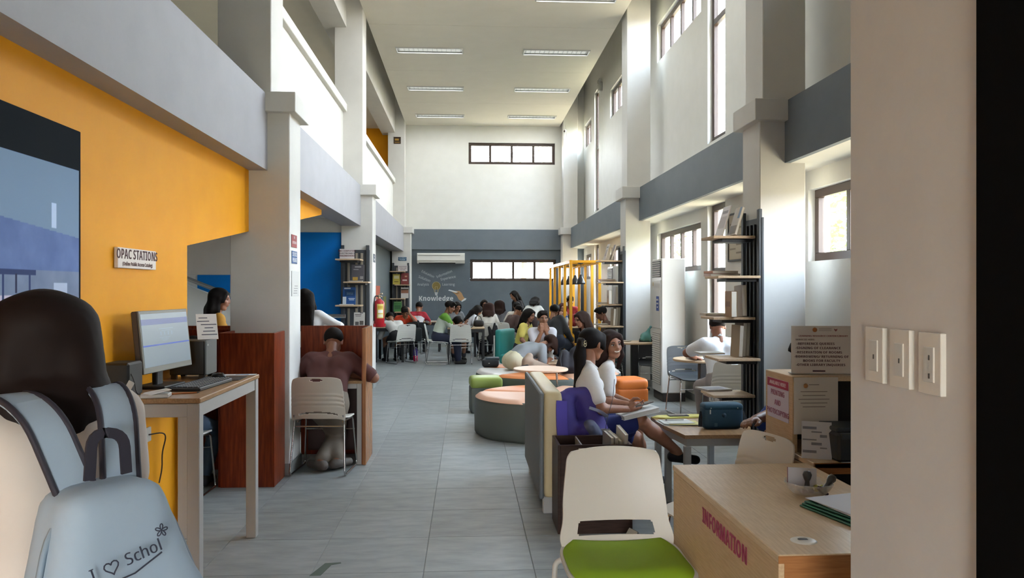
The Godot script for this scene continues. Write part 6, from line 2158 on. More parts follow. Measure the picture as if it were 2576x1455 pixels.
func desk_things() -> void:
	# lettered cards
	var t := board("sign_stand", "acrylic services sign standing on the printer desk shelf", "sign stand", V(1.735, 1.2325, 3.79), Vector3(-0.12, 0, 1), 0.305, 0.235, "dcd2ca", [
		["LEARNING RESOURCE CENTER/LIBRARY", 0.0075, 0.068, "8a4038", 1.2], ["SERVICES HERE:", 0.0075, 0.05, "6a5a4a", 1.2, -0.085], ["-REFERENCE QUERIES", 0.0115, 0.03, "5a3836", 1.12, -0.036], ["-SIGNING OF CLEARANCE", 0.0115, 0.009, "5a3836", 1.12, -0.024],
		["-RESERVATION OF ROOMS", 0.0115, -0.012, "5a3836", 1.12, -0.02], ["-BORROWING/ RETURNING OF", 0.0115, -0.033, "5a3836", 1.12, -0.008], ["BOOKS FOR FACULTY", 0.0115, -0.053, "5a3836", 1.12, -0.008], ["-OTHER LIBRARY INQUIRIES", 0.0115, -0.073, "5a3836", 1.12, -0.012]], 0.004)
	var st := ST()
	lathe(st, [Vector2(0, 0.002), Vector2(0.011, 0.002), Vector2(0.011, 0)], Vector3(-0.04, 0.098, 0.004), 18, Basis(Vector3.RIGHT, PI / 2))
	put(st, "round_seal", mat("b06a34", 0.6), t)
	st = ST()
	prism(st, PackedVector2Array([Vector2(0.052, 0.104), Vector2(0.06, 0.1), Vector2(0.068, 0.104), Vector2(0.066, 0.096), Vector2(0.06, 0.09), Vector2(0.054, 0.096)]), Vector3(0, 0, 0.004), Vector3.RIGHT, Vector3.UP, Vector3(0, 0, 0.001))
	put(st, "eagle_seal", mat("8a4a44", 0.6), t)
	for k in 3:
		box(t, "header_line", mat("a09488", 0.8), Vector3(0.01, 0.106 - 0.006 * k, 0.0044), Vector3(0.06, 0.002, 0.0006))
	box(t, "logo_strip", mat("4a2c34", 0.8), Vector3(-0.02, -0.103, 0.0044), Vector3(0.06, 0.007, 0.0006))
	box(t, "foot", mat("c9c4c0", 0.2), Vector3(0, -0.1155, -0.02), Vector3(0.305, 0.003, 0.06))
	t = board("wall_sign", "AVAILABLE HERE printing and photocopying sign on the shelf side", "sign", V(1.549, 0.98, 3.885), Vector3.LEFT, 0.27, 0.2, "cfc4d2", [["AVAILABLE HERE!", 0.018, 0.078, "e0c8cc", 1.0], ["PRINTING", 0.026, 0.03, "8c5068", 1.0], ["AND", 0.026, -0.018, "8c5068", 1.0], ["PHOTOCOPYING", 0.026, -0.066, "8c5068", 1.0]], 0.002)
	box(t, "red_header", mat("9a1c3c", 0.6), Vector3(0, 0.078, 0.0021), Vector3(0.268, 0.042, 0.0006))
	t = board("notice_sheet", "long taped notice hanging from the printer desk shelf edge", "notice", V(1.655, 0.975, 3.69), Vector3(0, 0, 1), 0.215, 0.27, "d4ccc2", [], 0.002)
	st = ST()
	lathe(st, [Vector2(0, 0.001), Vector2(0.011, 0.001), Vector2(0.011, 0)], Vector3(-0.05, 0.095, 0.002), 16, Basis(Vector3.RIGHT, PI / 2))
	put(st, "round_seal", mat("b07a44", 0.6), t)
	for k in 6:
		box(t, "print_line", mat("8d857c", 0.8), Vector3(-0.01, 0.1 - (0.0 if k == 0 else 0.015) - k * 0.018, 0.0024), Vector3(0.05 if k == 0 else 0.15 - 0.02 * (k % 3), 0.004, 0.0006))
	t = thing("leaning_leaflet", "white leaflet leaning against the printer", "leaflet", V(1.6, 0.75, 3.56), 0)
	t.basis = facing(Vector3(-0.45, 0, 1)) * Basis(Vector3.RIGHT, -0.25)
	box(t, "sheet", mat("d0d0d6", 0.7), Vector3(0, 0.085, 0), Vector3(0.13, 0.17, 0.003))
	for k in 7:
		box(t, "print_block", mat("7c7c86", 0.8), Vector3(-0.03 + 0.03 * (k % 3), 0.14 - 0.018 * k, 0.0018), Vector3(0.06 - 0.015 * (k % 3), 0.006 if k % 2 else 0.012, 0.0006))
	# printer
	t = thing("printer", "black desktop printer on the oak desk", "printer", V(1.83, 0.75, 3.585), 0)
	box(t, "body", mat("23262a", 0.5), Vector3(0, 0.065, 0), Vector3(0.34, 0.13, 0.22), 0.012)
	box(t, "lid", mat("2c3034", 0.45), Vector3(0, 0.141, -0.01), Vector3(0.33, 0.022, 0.2), 0.006)
	box(t, "panel", mat("3a4046", 0.4), Vector3(0, 0.118, 0.105), Vector3(0.31, 0.03, 0.02), 0.004)
	box(t, "sticker", mat("b8b2a0", 0.6), Vector3(-0.07, 0.045, 0.1106), Vector3(0.04, 0.032, 0.001))
	box(t, "paper_slot", mat("101112", 0.6), Vector3(0.03, 0.03, 0.1102), Vector3(0.2, 0.015, 0.001))
	t = thing("paper_sheet", "round-printed paper lying before the printer", "paper", V(1.75, 0.75, 3.5), 0)
	box(t, "sheet", M.paper, Vector3(0, 0.0006, 0), Vector3(0.14, 0.0012, 0.05))
	box(t, "stamp", mat("9a5a50", 0.8), Vector3(-0.01, 0.0016, 0), Vector3(0.06, 0.0006, 0.03))
	# clear tray with stamps
	t = thing("glass_bowl", "clear scalloped glass bowl on the information desk", "bowl", V(1.295, 0.75, 2.95), 0)
	st = ST()
	var gm := StandardMaterial3D.new()
	gm.transparency = BaseMaterial3D.TRANSPARENCY_ALPHA
	gm.albedo_color = Color(0.9, 0.88, 0.86, 0.3)
	gm.roughness = 0.08
	sheet(st, func(u: float, v: float):
		var a := u * TAU
		var r := lerpf(0.045, 0.088 * (1.0 + 0.05 * cos(a * 8.0)), v)
		return Vector3(cos(a) * r, 0.004 + 0.045 * v * v, sin(a) * r), 64, 8, 0.003)
	lathe(st, [Vector2(0, 0.005), Vector2(0.045, 0.005)], Vector3.ZERO, 24)
	put(st, "bowl", gm, t)
	for k in 2:
		t = thing("rubber_stamp", ["upright dark rubber stamp in the glass bowl", "dark rubber stamp leaning over the bowl rim"][k], "stamp", V(1.285 + 0.055 * k, 0.757, 2.94), 0)
		t.basis = Basis() if k == 0 else Basis(Vector3.BACK, -0.75) * Basis(Vector3.RIGHT, -0.2)
		st = ST()
		lathe(st, [Vector2(0, 0.085), Vector2(0.012, 0.083), Vector2(0.017, 0.07), Vector2(0.013, 0.055), Vector2(0.008, 0.045), Vector2(0.01, 0.025), Vector2(0.016, 0.015), Vector2(0, 0.015)], Vector3.ZERO, 18)
		put(st, "handle", mat("3c3836", 0.35), t)
		box(t, "die", mat("4a2430", 0.6), Vector3(0, 0.008, 0), Vector3(0.045, 0.015, 0.02), 0.002)
	t = thing("name_card", "small white card with a red edge standing in the glass bowl", "card", V(1.285, 0.772, 2.985), 0)
	t.basis = facing(Vector3(-0.35, 0.1, 1))
	box(t, "card", mat("b8b4b8", 0.5), Vector3(0, 0.035, 0), Vector3(0.105, 0.07, 0.003), 0.001)
	box(t, "edge", mat("6a2c34", 0.5), Vector3(-0.053, 0.035, 0), Vector3(0.003, 0.07, 0.004))
	t = thing("candy", "yellow wrapped sweet in the glass bowl", "sweet", V(1.33, 0.758, 2.96), 30)
	st = ST()
	lathe(st, ball(0.014, 8), Vector3(0, 0.012, 0), 12)
	put(st, "sweet", mat("a89c3c", 0.4), t)
	st = ST()
	tube(st, [Vector3(-0.032, 0.012, 0), Vector3(-0.013, 0.012, 0), Vector3(0.013, 0.012, 0), Vector3(0.032, 0.012, 0)], [0.01, 0.003, 0.003, 0.01], 8)
	put(st, "wrapper", mat("c0b860", 0.3), t)
	# green folder stack with paper
	t = thing("folder_stack", "green folders topped with white paper at the desk edge", "folder", V(1.34, 0.75, 2.66), 0)
	for k in 3:
		box(t, "folder", mat(["1c5a44", "27684e", "1c5a44"][k], 0.5), Vector3(0.01 * k, 0.004 + 0.008 * k, 0), Vector3(0.23, 0.006, 0.32), 0.002, Basis(Vector3.UP, 0.25 + 0.03 * k))
	for k in 3:
		box(t, "paper", mat("d4d4dc", 0.8), Vector3(0.015, 0.0258 + 0.0016 * k, -0.01 - 0.004 * k), Vector3(0.21, 0.0014, 0.297), 0.0, Basis(Vector3.UP, 0.2 + 0.04 * k))
	# floor bits
	t = thing("tape_scrap", "dark green tape scrap stuck on the floor tiles", "tape", V(-0.79, 0.0, 4.39), 0)
	st = ST()
	prism(st, PackedVector2Array([Vector2(-0.05, 0.1), Vector2(0.01, 0.1), Vector2(0.04, -0.06), Vector2(0.09, -0.085), Vector2(0.085, -0.1), Vector2(0.0, -0.09)]), Vector3(0, 0.0005, 0), Vector3.RIGHT, Vector3(0, 0, 1), Vector3(0, 0.001, 0))
	put(st, "tape", mat("4c5a50", 0.7), t)
	t = thing("paper_trap", "small folded card standing on a grey tray on the floor", "card", V(0.98, 0, 4.72), 20)
	box(t, "tray", mat("5c5e5e", 0.6), Vector3(-0.02, 0.004, 0), Vector3(0.2, 0.008, 0.12), 0.002)
	for s in [-1, 1]:
		box(t, "card_side", mat("b4aea0" if s < 0 else "5a5a5a", 0.7), Vector3(0.02 + s * 0.027, 0.045, 0), Vector3(0.004, 0.09, 0.09), 0.0, Basis(Vector3.BACK, s * 0.62))

func bottle(label: String, at: Vector3, r: float, h: float, col, cap, lower = null) -> void:
	var t := thing("bottle", label, "bottle", at, 0)
	var st := ST()
	lathe(st, [Vector2(0, 0), Vector2(r * 0.95, 0), Vector2(r, 0.01), Vector2(r, h * 0.78), Vector2(r * 0.6, h * 0.86), Vector2(r * 0.6, h * 0.88), Vector2(0, h * 0.88)], Vector3.ZERO, 18)
	put(st, "body", mat(col, 0.35), t)
	st = ST()
	lathe(st, [Vector2(0, h * 0.86), Vector2(r * 0.75, h * 0.86), Vector2(r * 0.75, h * 0.93), Vector2(r * 0.35, h * 0.95), Vector2(r * 0.35, h), Vector2(0, h)], Vector3.ZERO, 16)
	put(st, "cap", mat(cap, 0.4), t)
	if lower != null:
		st = ST()
		lathe(st, [Vector2(r * 0.98, 0.002), Vector2(r + 0.0015, 0.012), Vector2(r + 0.0015, h * 0.4), Vector2(r, h * 0.4)], Vector3.ZERO, 18)
		put(st, "lower_band", mat(lower, 0.35), t)

func phone(label: String, at: Vector3, b: Basis) -> void:
	var t := thing("phone", label, "phone", at, 0)
	t.basis = b
	box(t, "body", mat("4a4440", 0.4), Vector3(0, 0.004, 0), Vector3(0.155, 0.008, 0.075), 0.003)
	box(t, "screen", mat("6a625a", 0.12), Vector3(0, 0.0083, 0), Vector3(0.145, 0.0006, 0.068))

func open_book(label: String, at: Vector3, turn: float) -> void:
	var t := thing("open_book", label, "book", at, turn, "open books on the reading tables")
	for s in [-1, 1]:
		var st := ST()
		sheet(st, func(u: float, v: float): return Vector3(s * (0.002 + u * 0.15), 0.006 + 0.018 * sin(u * PI * 0.75) * (1.0 - 0.5 * u), (v - 0.5) * 0.22), 10, 2, 0.006)
		put(st, "pages", mat("d6d2c8", 0.8), t)
	box(t, "cover", mat("5a4638", 0.6), Vector3(0, 0.0015, 0), Vector3(0.31, 0.003, 0.23))

func table_things() -> void:
	bottle("purple to crimson steel bottle standing on the far floor", V(-1.09, 0, 16.9), 0.045, 0.3, "4a3a86", "3a2c5a", "b01c4c")
	bottle("tall white flask on the ring ottoman table", V(1.17, 0.52, 11.12), 0.052, 0.3, "c6c4c2", "d2d0ce")
	bottle("small clear bottle with a blue cap on the booth table", V(2.09, 0.74, 16.62), 0.032, 0.23, "b0b4b0", "2c5aa0")
	# laptop of the man in green
	var t := thing("laptop", "black laptop open before the man in the green jersey", "laptop", V(0.0, 0.74, 16.42), -90)
	box(t, "base", mat("2a2828", 0.5), Vector3(0, 0.01, 0), Vector3(0.33, 0.018, 0.22), 0.004)
	box(t, "keys", mat("141414", 0.6), Vector3(0, 0.0196, 0.02), Vector3(0.29, 0.001, 0.1))
	box(t, "lid", mat("38332f", 0.5), Vector3(0, 0.115, -0.145), Vector3(0.33, 0.22, 0.01), 0.003, Basis(Vector3.RIGHT, -0.32))
	box(t, "display", mat("5a6068", 0.2), Vector3(0, 0.117, -0.138), Vector3(0.31, 0.19, 0.002), 0.0, Basis(Vector3.RIGHT, -0.32))
	t = thing("handbag", "black handbag slumped behind the laptop", "bag", V(0.24, 0.74, 16.66), 0)
	soft(t, "body", mat("1c1614", 0.5), Vector3(0, 0.07, 0), Vector3(0.22, 0.14, 0.14), 0.05)
	var st := ST()
	tube(st, rounded([Vector3(-0.06, 0.12, 0), Vector3(-0.04, 0.24, 0.02), Vector3(0.04, 0.22, 0.02), Vector3(0.07, 0.12, 0)], 0.05), 0.009, 6)
	put(st, "strap", mat("1c1614", 0.5), t)
	open_book("open book in front of the person in cream", V(0.5, 0.74, 18.5), 10)
	open_book("open book beside the brown jacket", V(0.86, 0.74, 18.1), -20)
	open_book("open book before the boy propping his face", V(1.15, 0.74, 18.55), 5)
	open_book("open book of the reader in the white polo", V(2.64, 0.74, 8.78), 12)
	t = thing("exercise_sheet", "white answer sheet on the table under the mural", "paper", V(-0.88, 0.74, 19.6), 8)
	box(t, "sheet", M.paper, Vector3(0, 0.001, 0), Vector3(0.3, 0.002, 0.21))
	box(t, "print", mat("9a9a9a", 0.8), Vector3(0, 0.0024, 0), Vector3(0.22, 0.0006, 0.1))
	t = thing("plastic_bag", "crumpled teal plastic bag on the cross-foot table", "bag", V(2.66, 0.74, 11.74), 0)
	var P := [egg(Vector3(0, 0.07, 0), Vector3(0.08, 0.075, 0.07)), bone(Vector3(0.02, 0.1, 0), Vector3(0.05, 0.19, 0.02), 0.05, 0.02), bone(Vector3(-0.03, 0.08, 0.02), Vector3(-0.06, 0.04, 0.05), 0.04, 0.03), bone(Vector3(0.04, 0.05, 0.03), Vector3(0.06, 0.02, 0.05), 0.035, 0.02)]
	inst(solid(blob(P, 0.01, 120.0)), "crumpled_film", mat("4a7c74", 0.3), t)
	inst(solid(blob([bone(Vector3(0.05, 0.19, 0.02), Vector3(0.075, 0.225, 0.02), 0.012, 0.02)], 0.006, 200.0)), "knot", mat("4a7c74", 0.3), t)
	for k in 2:
		t = thing("saucer", ["flat saucer on the cross-foot table", "flat saucer on the table of the man in the white polo"][k], "saucer", [V(2.4, 0.74, 11.86), V(2.8, 0.74, 8.98)][k], 0)
		st = ST()
		lathe(st, [Vector2(0, 0.004), Vector2(0.05, 0.004), Vector2(0.08, 0.014), Vector2(0.078, 0.01), Vector2(0.045, 0.0), Vector2(0, 0.0)], Vector3.ZERO, 24)
		put(st, "dish", mat("c2b8a8", 0.4), t)
		st = ST()
		lathe(st, [Vector2(0, 0.0065), Vector2(0.03, 0.0065), Vector2(0.032, 0.0045)], Vector3.ZERO, 18)
		put(st, "well", mat("a89c8c", 0.4), t)
	# trapezoid table
	var y := 0.555
	t = thing("yellow_folder", "yellow paper folder on the trapezoid table corner", "folder", V(1.58, y, 5.95), 0)
	st = ST()
	prism(st, PackedVector2Array([Vector2(-0.19, 0.03), Vector2(-0.13, -0.06), Vector2(0.2, -0.1), Vector2(0.24, 0.02), Vector2(-0.1, 0.08)]), Vector3(0, 0.001, 0), Vector3.RIGHT, Vector3(0, 0, 1), Vector3(0, 0.008, 0))
	put(st, "cover", mat("c8bc62", 0.7), t)
	st = ST()
	prism(st, PackedVector2Array([Vector2(-0.17, 0.025), Vector2(-0.12, -0.05), Vector2(0.18, -0.09), Vector2(0.22, 0.01), Vector2(-0.1, 0.065)]), Vector3(0, 0.009, 0), Vector3.RIGHT, Vector3(0, 0, 1), Vector3(0, 0.002, 0))
	put(st, "sheet", mat("d2c876", 0.7), t)
	phone("dark phone lying on the yellow folder", V(1.6, y + 0.011, 5.96), Basis(Vector3.UP, 0.05))
	t = thing("paper_pile", "untidy pile of white and yellow papers on the trapezoid table", "paper", V(1.53, y, 5.68), 0)
	for k in 7:
		box(t, "sheet", mat(["b8b2a8", "c8c08c", "cfcfc8", "d4d2cc", "c8be80", "d6d4cf", "cac6be"][k], 0.8), Vector3(0.03 * sin(k * 2.1), 0.001 + 0.0022 * k, 0.02 * cos(k * 1.7)), Vector3(0.26 - 0.012 * k, 0.0016, 0.18), 0.0, Basis(Vector3.UP, 0.12 * sin(k * 1.3)))
	t = thing("white_pen", "white pen lying on the paper pile", "pen", V(1.52, y + 0.017, 5.72), 0)
	st = ST()
	tube(st, [Vector3(-0.07, 0.004, 0.01), Vector3(0.06, 0.004, -0.01)], 0.0045, 8)
	put(st, "barrel", mat("cfcac4", 0.3), t)
	st = ST()
	tube(st, [Vector3(-0.07, 0.004, 0.01), Vector3(-0.085, 0.004, 0.0123)], [0.004, 0.001], 8)
	put(st, "tip", M.black, t)
	# things in the lap of the girl with the ponytail
	phone("silver phone in the hands of the person with the ponytail", V(1.235, 0.71, 5.56), Basis(Vector3.BACK, 0.2) * Basis(Vector3.UP, 0.4))
	t = thing("lap_book", "thick white book on the lap of the person with the ponytail", "book", V(1.2, 0.645, 5.54), 0)
	t.basis = Basis(Vector3.BACK, 0.2) * Basis(Vector3.UP, 0.12)
	box(t, "pages", mat("cac4bc", 0.8), Vector3(0, 0.016, 0), Vector3(0.26, 0.024, 0.19), 0.002)
	for s in [0, 1]:
		box(t, "cover", mat("d4d0cc", 0.5), Vector3(0, 0.002 + 0.029 * s, 0), Vector3(0.27, 0.004, 0.2), 0.001)
	t = thing("id_card", "plastic ID card on a lanyard hanging beside the blue skirt", "ID card", V(0.94, 0.585, 5.36), 0)
	t.basis = facing(Vector3(-0.2, 0, 1))
	box(t, "card", mat("b4aec0", 0.3), Vector3(0, -0.05, 0), Vector3(0.058, 0.09, 0.003), 0.001)
	box(t, "portrait", mat("5a4c54", 0.5), Vector3(0.003, -0.05, 0.002), Vector3(0.02, 0.026, 0.001))
	st = ST()
	tube(st, rounded([Vector3(0, -0.006, 0), Vector3(0.01, 0.06, 0.004), Vector3(0.05, 0.2, 0.0), Vector3(0.06, 0.33, -0.02)], 0.05), 0.007, 6, 0.3)
	put(st, "lanyard", mat("4a4448", 0.6), t)

func bags() -> void:
	# pale blue backpack on the student's back (built in her frame)
	var t := thing("backpack", "pale blue backpack with scribbled writing on the student by the entrance", "backpack", V(-0.95, -0.13, 1.9), 232)
	t.scale = Vector3(1.16, 1.12, 1.12)
	var cloth := mat("95a5b4", 0.75)
	var dark := mat("23202c", 0.7)
	var P := []
	for x in [-0.09, -0.03, 0.03, 0.09]:
		for z in [-0.17, -0.235]:
			P.append(bone(Vector3(x, 0.62, z - 0.03), Vector3(x * 1.05, 0.86, z - 0.02), 0.062, 0.06))
			P.append(bone(Vector3(x * 1.05, 0.86, z - 0.02), Vector3(x * 0.62, 1.06, z * 0.9), 0.06, 0.045))
	inst(solid(blob(P, 0.011, 90.0, [[Vector3(0, 0, -0.125), Vector3(0, 0, 1)]])), "body", cloth, t)
	P = []
	for x in [-0.08, 0.0, 0.08]:
		P.append(bone(Vector3(x, 0.62, -0.33), Vector3(x, 0.84, -0.31), 0.04, 0.036))
	inst(solid(blob(P, 0.011, 90.0)), "front_pocket", mat("8292a2", 0.75), t)
	for k in 2:
		var sq := ST()
		tube(sq, rounded([Vector3(-0.16, 0.62, -0.26), Vector3(-0.165, 0.86, -0.25), Vector3(-0.1, 1.08, -0.2), Vector3(0.1, 1.08, -0.2), Vector3(0.165, 0.86, -0.25), Vector3(0.16, 0.62, -0.26)], 0.08, 6), 0.006, 6)
		if k == 0:
			put(sq, "piping", mat("7d8c9a", 0.6), t)
	for s in [-1, 1]:
		var st := ST()
		var pts := rounded([Vector3(s * 0.04, 1.08, -0.17), Vector3(s * 0.07, 1.235, -0.1), Vector3(s * 0.09, 1.28, -0.005), Vector3(s * 0.105, 1.235, 0.1), Vector3(s * 0.135, 1.06, 0.14), Vector3(s * 0.17, 0.86, 0.08)], 0.07, 5)
		strap(st, pts, 0.07, 0.012)
		put(st, "shoulder_strap", cloth, t)
		st = ST()
		for e in [-1, 1]:
			var edge := []
			for p in pts:
				edge.append(p + Vector3(e * 0.035, 0.004, -0.003))
			tube(st, edge, 0.006, 6)
		put(st, "strap_piping", dark, t)
	var st := ST()
	strap(st, rounded([Vector3(-0.035, 1.12, -0.2), Vector3(-0.03, 1.2, -0.2), Vector3(0.03, 1.21, -0.2), Vector3(0.035, 1.12, -0.2)], 0.04, 5), 0.02, 0.006)
	put(st, "grab_handle", dark, t)
	st = ST()
	tube(st, rounded([Vector3(-0.125, 0.72, -0.36), Vector3(-0.115, 0.88, -0.325), Vector3(0.0, 0.9, -0.325), Vector3(0.115, 0.88, -0.325), Vector3(0.125, 0.72, -0.36)], 0.08, 6), 0.005, 6)
	put(st, "zip", mat("6c7c8c", 0.5), t)
	var pen := mat("2c3040", 0.8)
	var back := Basis(Vector3.UP, PI) * Basis(Vector3.BACK, 0.18)
	var slope := back * Basis(Vector3.RIGHT, -0.3)
	var at0 := Vector3(0.018, 0.985, -0.302)
	text(t, "I", 0.021, Transform3D(slope, at0 + slope * Vector3(-0.062, 0, 0)), pen, "scribble", 1.0, false, false)
	text(t, "Schol", 0.021, Transform3D(slope, at0 + slope * Vector3(0.03, 0, 0)), pen, "scribble", 1.0, false, false)
	st = ST()
	var heart := []
	for i in 21:
		var an := TAU * i / 20.0
		heart.append(at0 + slope * Vector3(-0.03 + 0.0008 * 16.0 * pow(sin(an), 3), 0.0008 * (13.0 * cos(an) - 5.0 * cos(2 * an) - 2.0 * cos(3 * an) - cos(4 * an)), 0.002))
	tube(st, heart, 0.0014, 5)
	put(st, "scribbled_heart", pen, t)
	st = ST()
	var petals := []
	for i in 41:
		var an := TAU * i / 40.0
		petals.append(at0 + slope * Vector3(0.072 + cos(an) * 0.012 * absf(cos(2.5 * an)), 0.024 + sin(an) * 0.012 * absf(cos(2.5 * an)), 0.003))
	tube(st, petals, 0.0012, 5)
	put(st, "scribbled_flower", pen, t)
	st = ST()
	tube(st, [Vector3(0.06, 0.953, -0.311), Vector3(0.01, 0.96, -0.312), Vector3(-0.045, 0.982, -0.305)], 0.0016, 5)
	put(st, "scribble_line", pen, t)
	# purple backpack against the sofa
	t = thing("backpack", "purple backpack slumped on the sofa beside the person with the ponytail", "backpack", V(0.79, 0.44, 5.44), 10)
	P = [bone(Vector3(-0.115, 0.077, 0.000), Vector3(-0.128, 0.307, -0.026), 0.092, 0.074), bone(Vector3(0.102, 0.064, 0.000), Vector3(0.038, 0.320, -0.026), 0.102, 0.074), bone(Vector3(-0.077, 0.371, -0.026), Vector3(0.026, 0.371, -0.013), 0.04, 0.04), bone(Vector3(0.154, 0.038, 0.026), Vector3(0.000, 0.128, 0.064), 0.05, 0.06)]
	inst(solid(blob(P, 0.012, 70.0, [[Vector3(0.000, 0.000, 0.000), Vector3.DOWN]])), "body", mat("40347e", 0.7), t)
	P = [bone(Vector3(0.115, 0.038, 0.064), Vector3(0.026, 0.154, 0.090), 0.06, 0.05)]
	inst(solid(blob(P, 0.01, 90.0, [[Vector3(0.000, 0.000, 0.000), Vector3.DOWN]])), "side_pocket", mat("5c6078", 0.7), t)
	st = ST()
	strap(st, rounded([Vector3(-0.166, 0.333, 0.064), Vector3(-0.179, 0.192, 0.109), Vector3(-0.166, 0.013, 0.115)], 0.05, 5), 0.075, 0.012)
	put(st, "shoulder_strap", mat("4a3c98", 0.7), t)
	st = ST()
	strap(st, rounded([Vector3(0.026, 0.282, 0.077), Vector3(0.102, 0.256, 0.096), Vector3(0.154, 0.218, 0.077)], 0.03, 4), 0.022, 0.006)
	put(st, "webbing", mat("85879a", 0.6), t)
	# blue messenger bag
	t = thing("messenger_bag", "dark teal messenger bag standing on the trapezoid table", "bag", V(1.775, 0.555, 5.47), 2)
	soft(t, "body", mat("17384a", 0.7), Vector3(0, 0.085, 0), Vector3(0.29, 0.17, 0.12), 0.04)
	soft(t, "flap", mat("1b4254", 0.7), Vector3(0, 0.155, 0.0), Vector3(0.28, 0.05, 0.125), 0.024)
	box(t, "zip_pull", mat("b8b6b0", 0.3), Vector3(-0.1, 0.125, 0.064), Vector3(0.01, 0.03, 0.003), 0.001)
	for s in [-1, 1]:
		box(t, "rivet", mat("b8b6b0", 0.3), Vector3(s * 0.095, 0.15, 0.064), Vector3(0.007, 0.007, 0.003), 0.001)
		st = ST()
		strap(st, [Vector3(s * 0.145, 0.12, 0.01), Vector3(s * 0.16, 0.07, 0.03), Vector3(s * 0.165, 0.02, 0.04)], 0.025, 0.006)
		put(st, "side_strap", M.black, t)
	st = ST()
	lathe(st, [Vector2(0, 0.002), Vector2(0.016, 0.002), Vector2(0.016, 0.0)], Vector3(0.0, 0.1, 0.0605), 18, Basis(Vector3.RIGHT, PI / 2))
	put(st, "round_patch", mat("123040", 0.6), t)
	box(t, "label_patch", mat("3a5058", 0.7), Vector3(-0.06, 0.035, 0.063), Vector3(0.022, 0.024, 0.002))
	# red backpack on the booth table
	t = thing("backpack", "red backpack standing on the booth table", "backpack", V(2.3, 0.74, 16.62), 0)
	P = [bone(Vector3(-0.06, 0.08, 0), Vector3(-0.04, 0.2, 0), 0.08, 0.07), bone(Vector3(0.06, 0.08, 0), Vector3(0.04, 0.2, 0), 0.08, 0.07)]
	inst(solid(blob(P, 0.014, 80.0, [[Vector3(0, 0.001, 0), Vector3.DOWN]])), "body", mat("8c1420", 0.6), t)
	inst(solid(blob([bone(Vector3(-0.03, 0.08, 0.07), Vector3(0.03, 0.08, 0.07), 0.055, 0.055)], 0.014, 80.0)), "pocket", mat("7a101c", 0.6), t)
	st = ST()
	tube(st, rounded([Vector3(-0.03, 0.27, 0), Vector3(-0.02, 0.33, 0), Vector3(0.02, 0.33, 0), Vector3(0.03, 0.27, 0)], 0.03), 0.007, 6)
	tube(st, rounded([Vector3(-0.06, 0.24, 0.02), Vector3(-0.13, 0.15, 0.05), Vector3(-0.14, 0.02, 0.05)], 0.05), 0.012, 6)
	put(st, "handle", mat("8c1420", 0.6), t)
	# dark bags on the ring ottoman
	t = thing("backpack", "navy backpack heaped on the right of the ring ottoman", "backpack", V(1.32, 0.42, 10.35), 0)
	P = [bone(Vector3(-0.06, 0.1, 0), Vector3(-0.05, 0.26, 0), 0.1, 0.06), bone(Vector3(0.06, 0.1, 0), Vector3(0.08, 0.28, 0), 0.1, 0.05), bone(Vector3(0.08, 0.3, 0), Vector3(0.17, 0.36, 0), 0.04, 0.05)]
	inst(solid(blob(P, 0.014, 70.0, [[Vector3(0, 0.002, 0), Vector3.DOWN]])), "body", mat("26262e", 0.8), t)
	st = ST()
	tube(st, rounded([Vector3(-0.08, 0.3, 0.02), Vector3(-0.12, 0.2, 0.09), Vector3(-0.1, 0.06, 0.1)], 0.05), 0.014, 6)
	put(st, "strap", mat("1c1c22", 0.8), t)
	t = thing("shoulder_bag", "black shoulder bag lying on the left of the ring ottoman", "bag", V(0.33, 0.42, 11.3), 0)
	soft(t, "body", mat("17181c", 0.6), Vector3(0, 0.06, 0), Vector3(0.24, 0.12, 0.16), 0.045)
	soft(t, "flap", mat("25323a", 0.6), Vector3(0.03, 0.12, -0.01), Vector3(0.2, 0.04, 0.15), 0.018)
	box(t, "clasp", mat("b0aeb0", 0.3), Vector3(-0.02, 0.06, 0.081), Vector3(0.02, 0.008, 0.003), 0.001)
	# beige jacket lying behind the grey tee
	t = thing("folded_jacket", "beige jacket bundled on the ring ottoman beside the grey tee", "jacket", V(0.92, 0.42, 10.42), 0)
	P = [bone(Vector3(-0.14, 0.16, 0), Vector3(0.12, 0.06, 0.04), 0.06, 0.06), bone(Vector3(-0.05, 0.08, 0.05), Vector3(0.2, 0.05, 0.02), 0.06, 0.045), bone(Vector3(-0.16, 0.1, 0.02), Vector3(-0.1, 0.22, -0.02), 0.05, 0.05)]
	inst(solid(blob(P, 0.012, 90.0, [[Vector3(0, 0.002, 0), Vector3.DOWN]])), "cloth", mat("a08c7c", 0.85), t)
	inst(solid(blob([bone(Vector3(-0.14, 0.09, 0.06), Vector3(-0.22, 0.085, 0.07), 0.035, 0.022)], 0.01, 90.0)), "dark_sleeve", mat("26221f", 0.8), t)
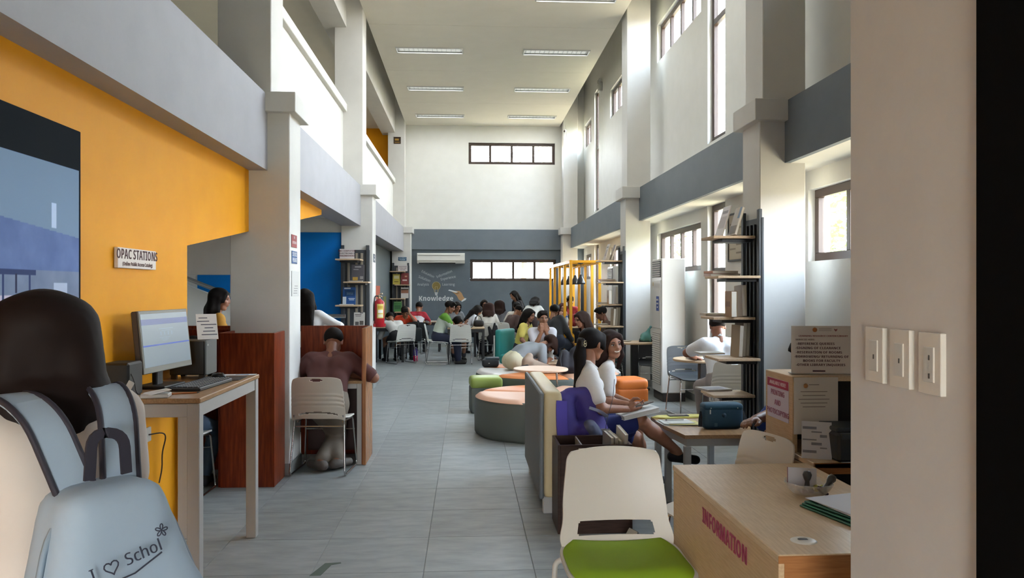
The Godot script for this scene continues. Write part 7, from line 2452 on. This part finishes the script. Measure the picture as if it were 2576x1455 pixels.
	# jacket on the white chair, bag on the black chair
	t = thing("hung_jacket", "dark jacket hung over a white chair beside the laptop table", "jacket", V(0.56, 0, 16.72), -12)
	P = [bone(Vector3(-0.1, 0.72, 0.0), Vector3(-0.02, 0.45, 0.02), 0.03, 0.06), bone(Vector3(0.02, 0.8, 0.0), Vector3(0.0, 0.45, 0.02), 0.025, 0.07), bone(Vector3(-0.1, 0.5, 0.02), Vector3(-0.05, 0.4, 0.02), 0.05, 0.05)]
	inst(solid(blob(P, 0.018, 80.0)), "cloth", mat("1b1a1e", 0.8), t)
	inst(solid(blob([bone(Vector3(0.05, 0.74, 0.0), Vector3(0.1, 0.42, 0.02), 0.03, 0.025)], 0.014, 80.0)), "sleeve", mat("232228", 0.8), t)
	t = thing("hung_bag", "dark green bag hung on a black chair at the far left table", "bag", V(-1.12, 0, 17.16), 0)
	soft(t, "body", mat("232b2c", 0.7), Vector3(0, 0.55, 0), Vector3(0.3, 0.3, 0.1), 0.045)
	st = ST()
	tube(st, rounded([Vector3(-0.08, 0.68, 0.0), Vector3(-0.06, 0.82, -0.02), Vector3(0.06, 0.82, -0.02), Vector3(0.08, 0.68, 0.0)], 0.04), 0.012, 6)
	put(st, "strap", mat("1a2021", 0.7), t)

# flat band along a path
func strap(st: SurfaceTool, pts: Array, w: float, th: float) -> void:
	var n := pts.size()
	var L := []
	for i in n:
		var d: Vector3 = (pts[mini(i + 1, n - 1)] - pts[maxi(i - 1, 0)]).normalized()
		var x := Vector3.RIGHT
		x = (x - d * x.dot(d)).normalized()
		var y := d.cross(x)
		L.append([pts[i] - x * w / 2 - y * th / 2, pts[i] + x * w / 2 - y * th / 2, pts[i] + x * w / 2 + y * th / 2, pts[i] - x * w / 2 + y * th / 2])
	st.set_smooth_group(1)
	for i in n - 1:
		for k in 4:
			st.set_smooth_group(k + 1)
			quad(st, L[i + 1][k], L[i + 1][(k + 1) % 4], L[i][(k + 1) % 4], L[i][k])
	st.set_smooth_group(-1)
	quad(st, L[0][0], L[0][1], L[0][2], L[0][3])
	quad(st, L[n - 1][3], L[n - 1][2], L[n - 1][1], L[n - 1][0])
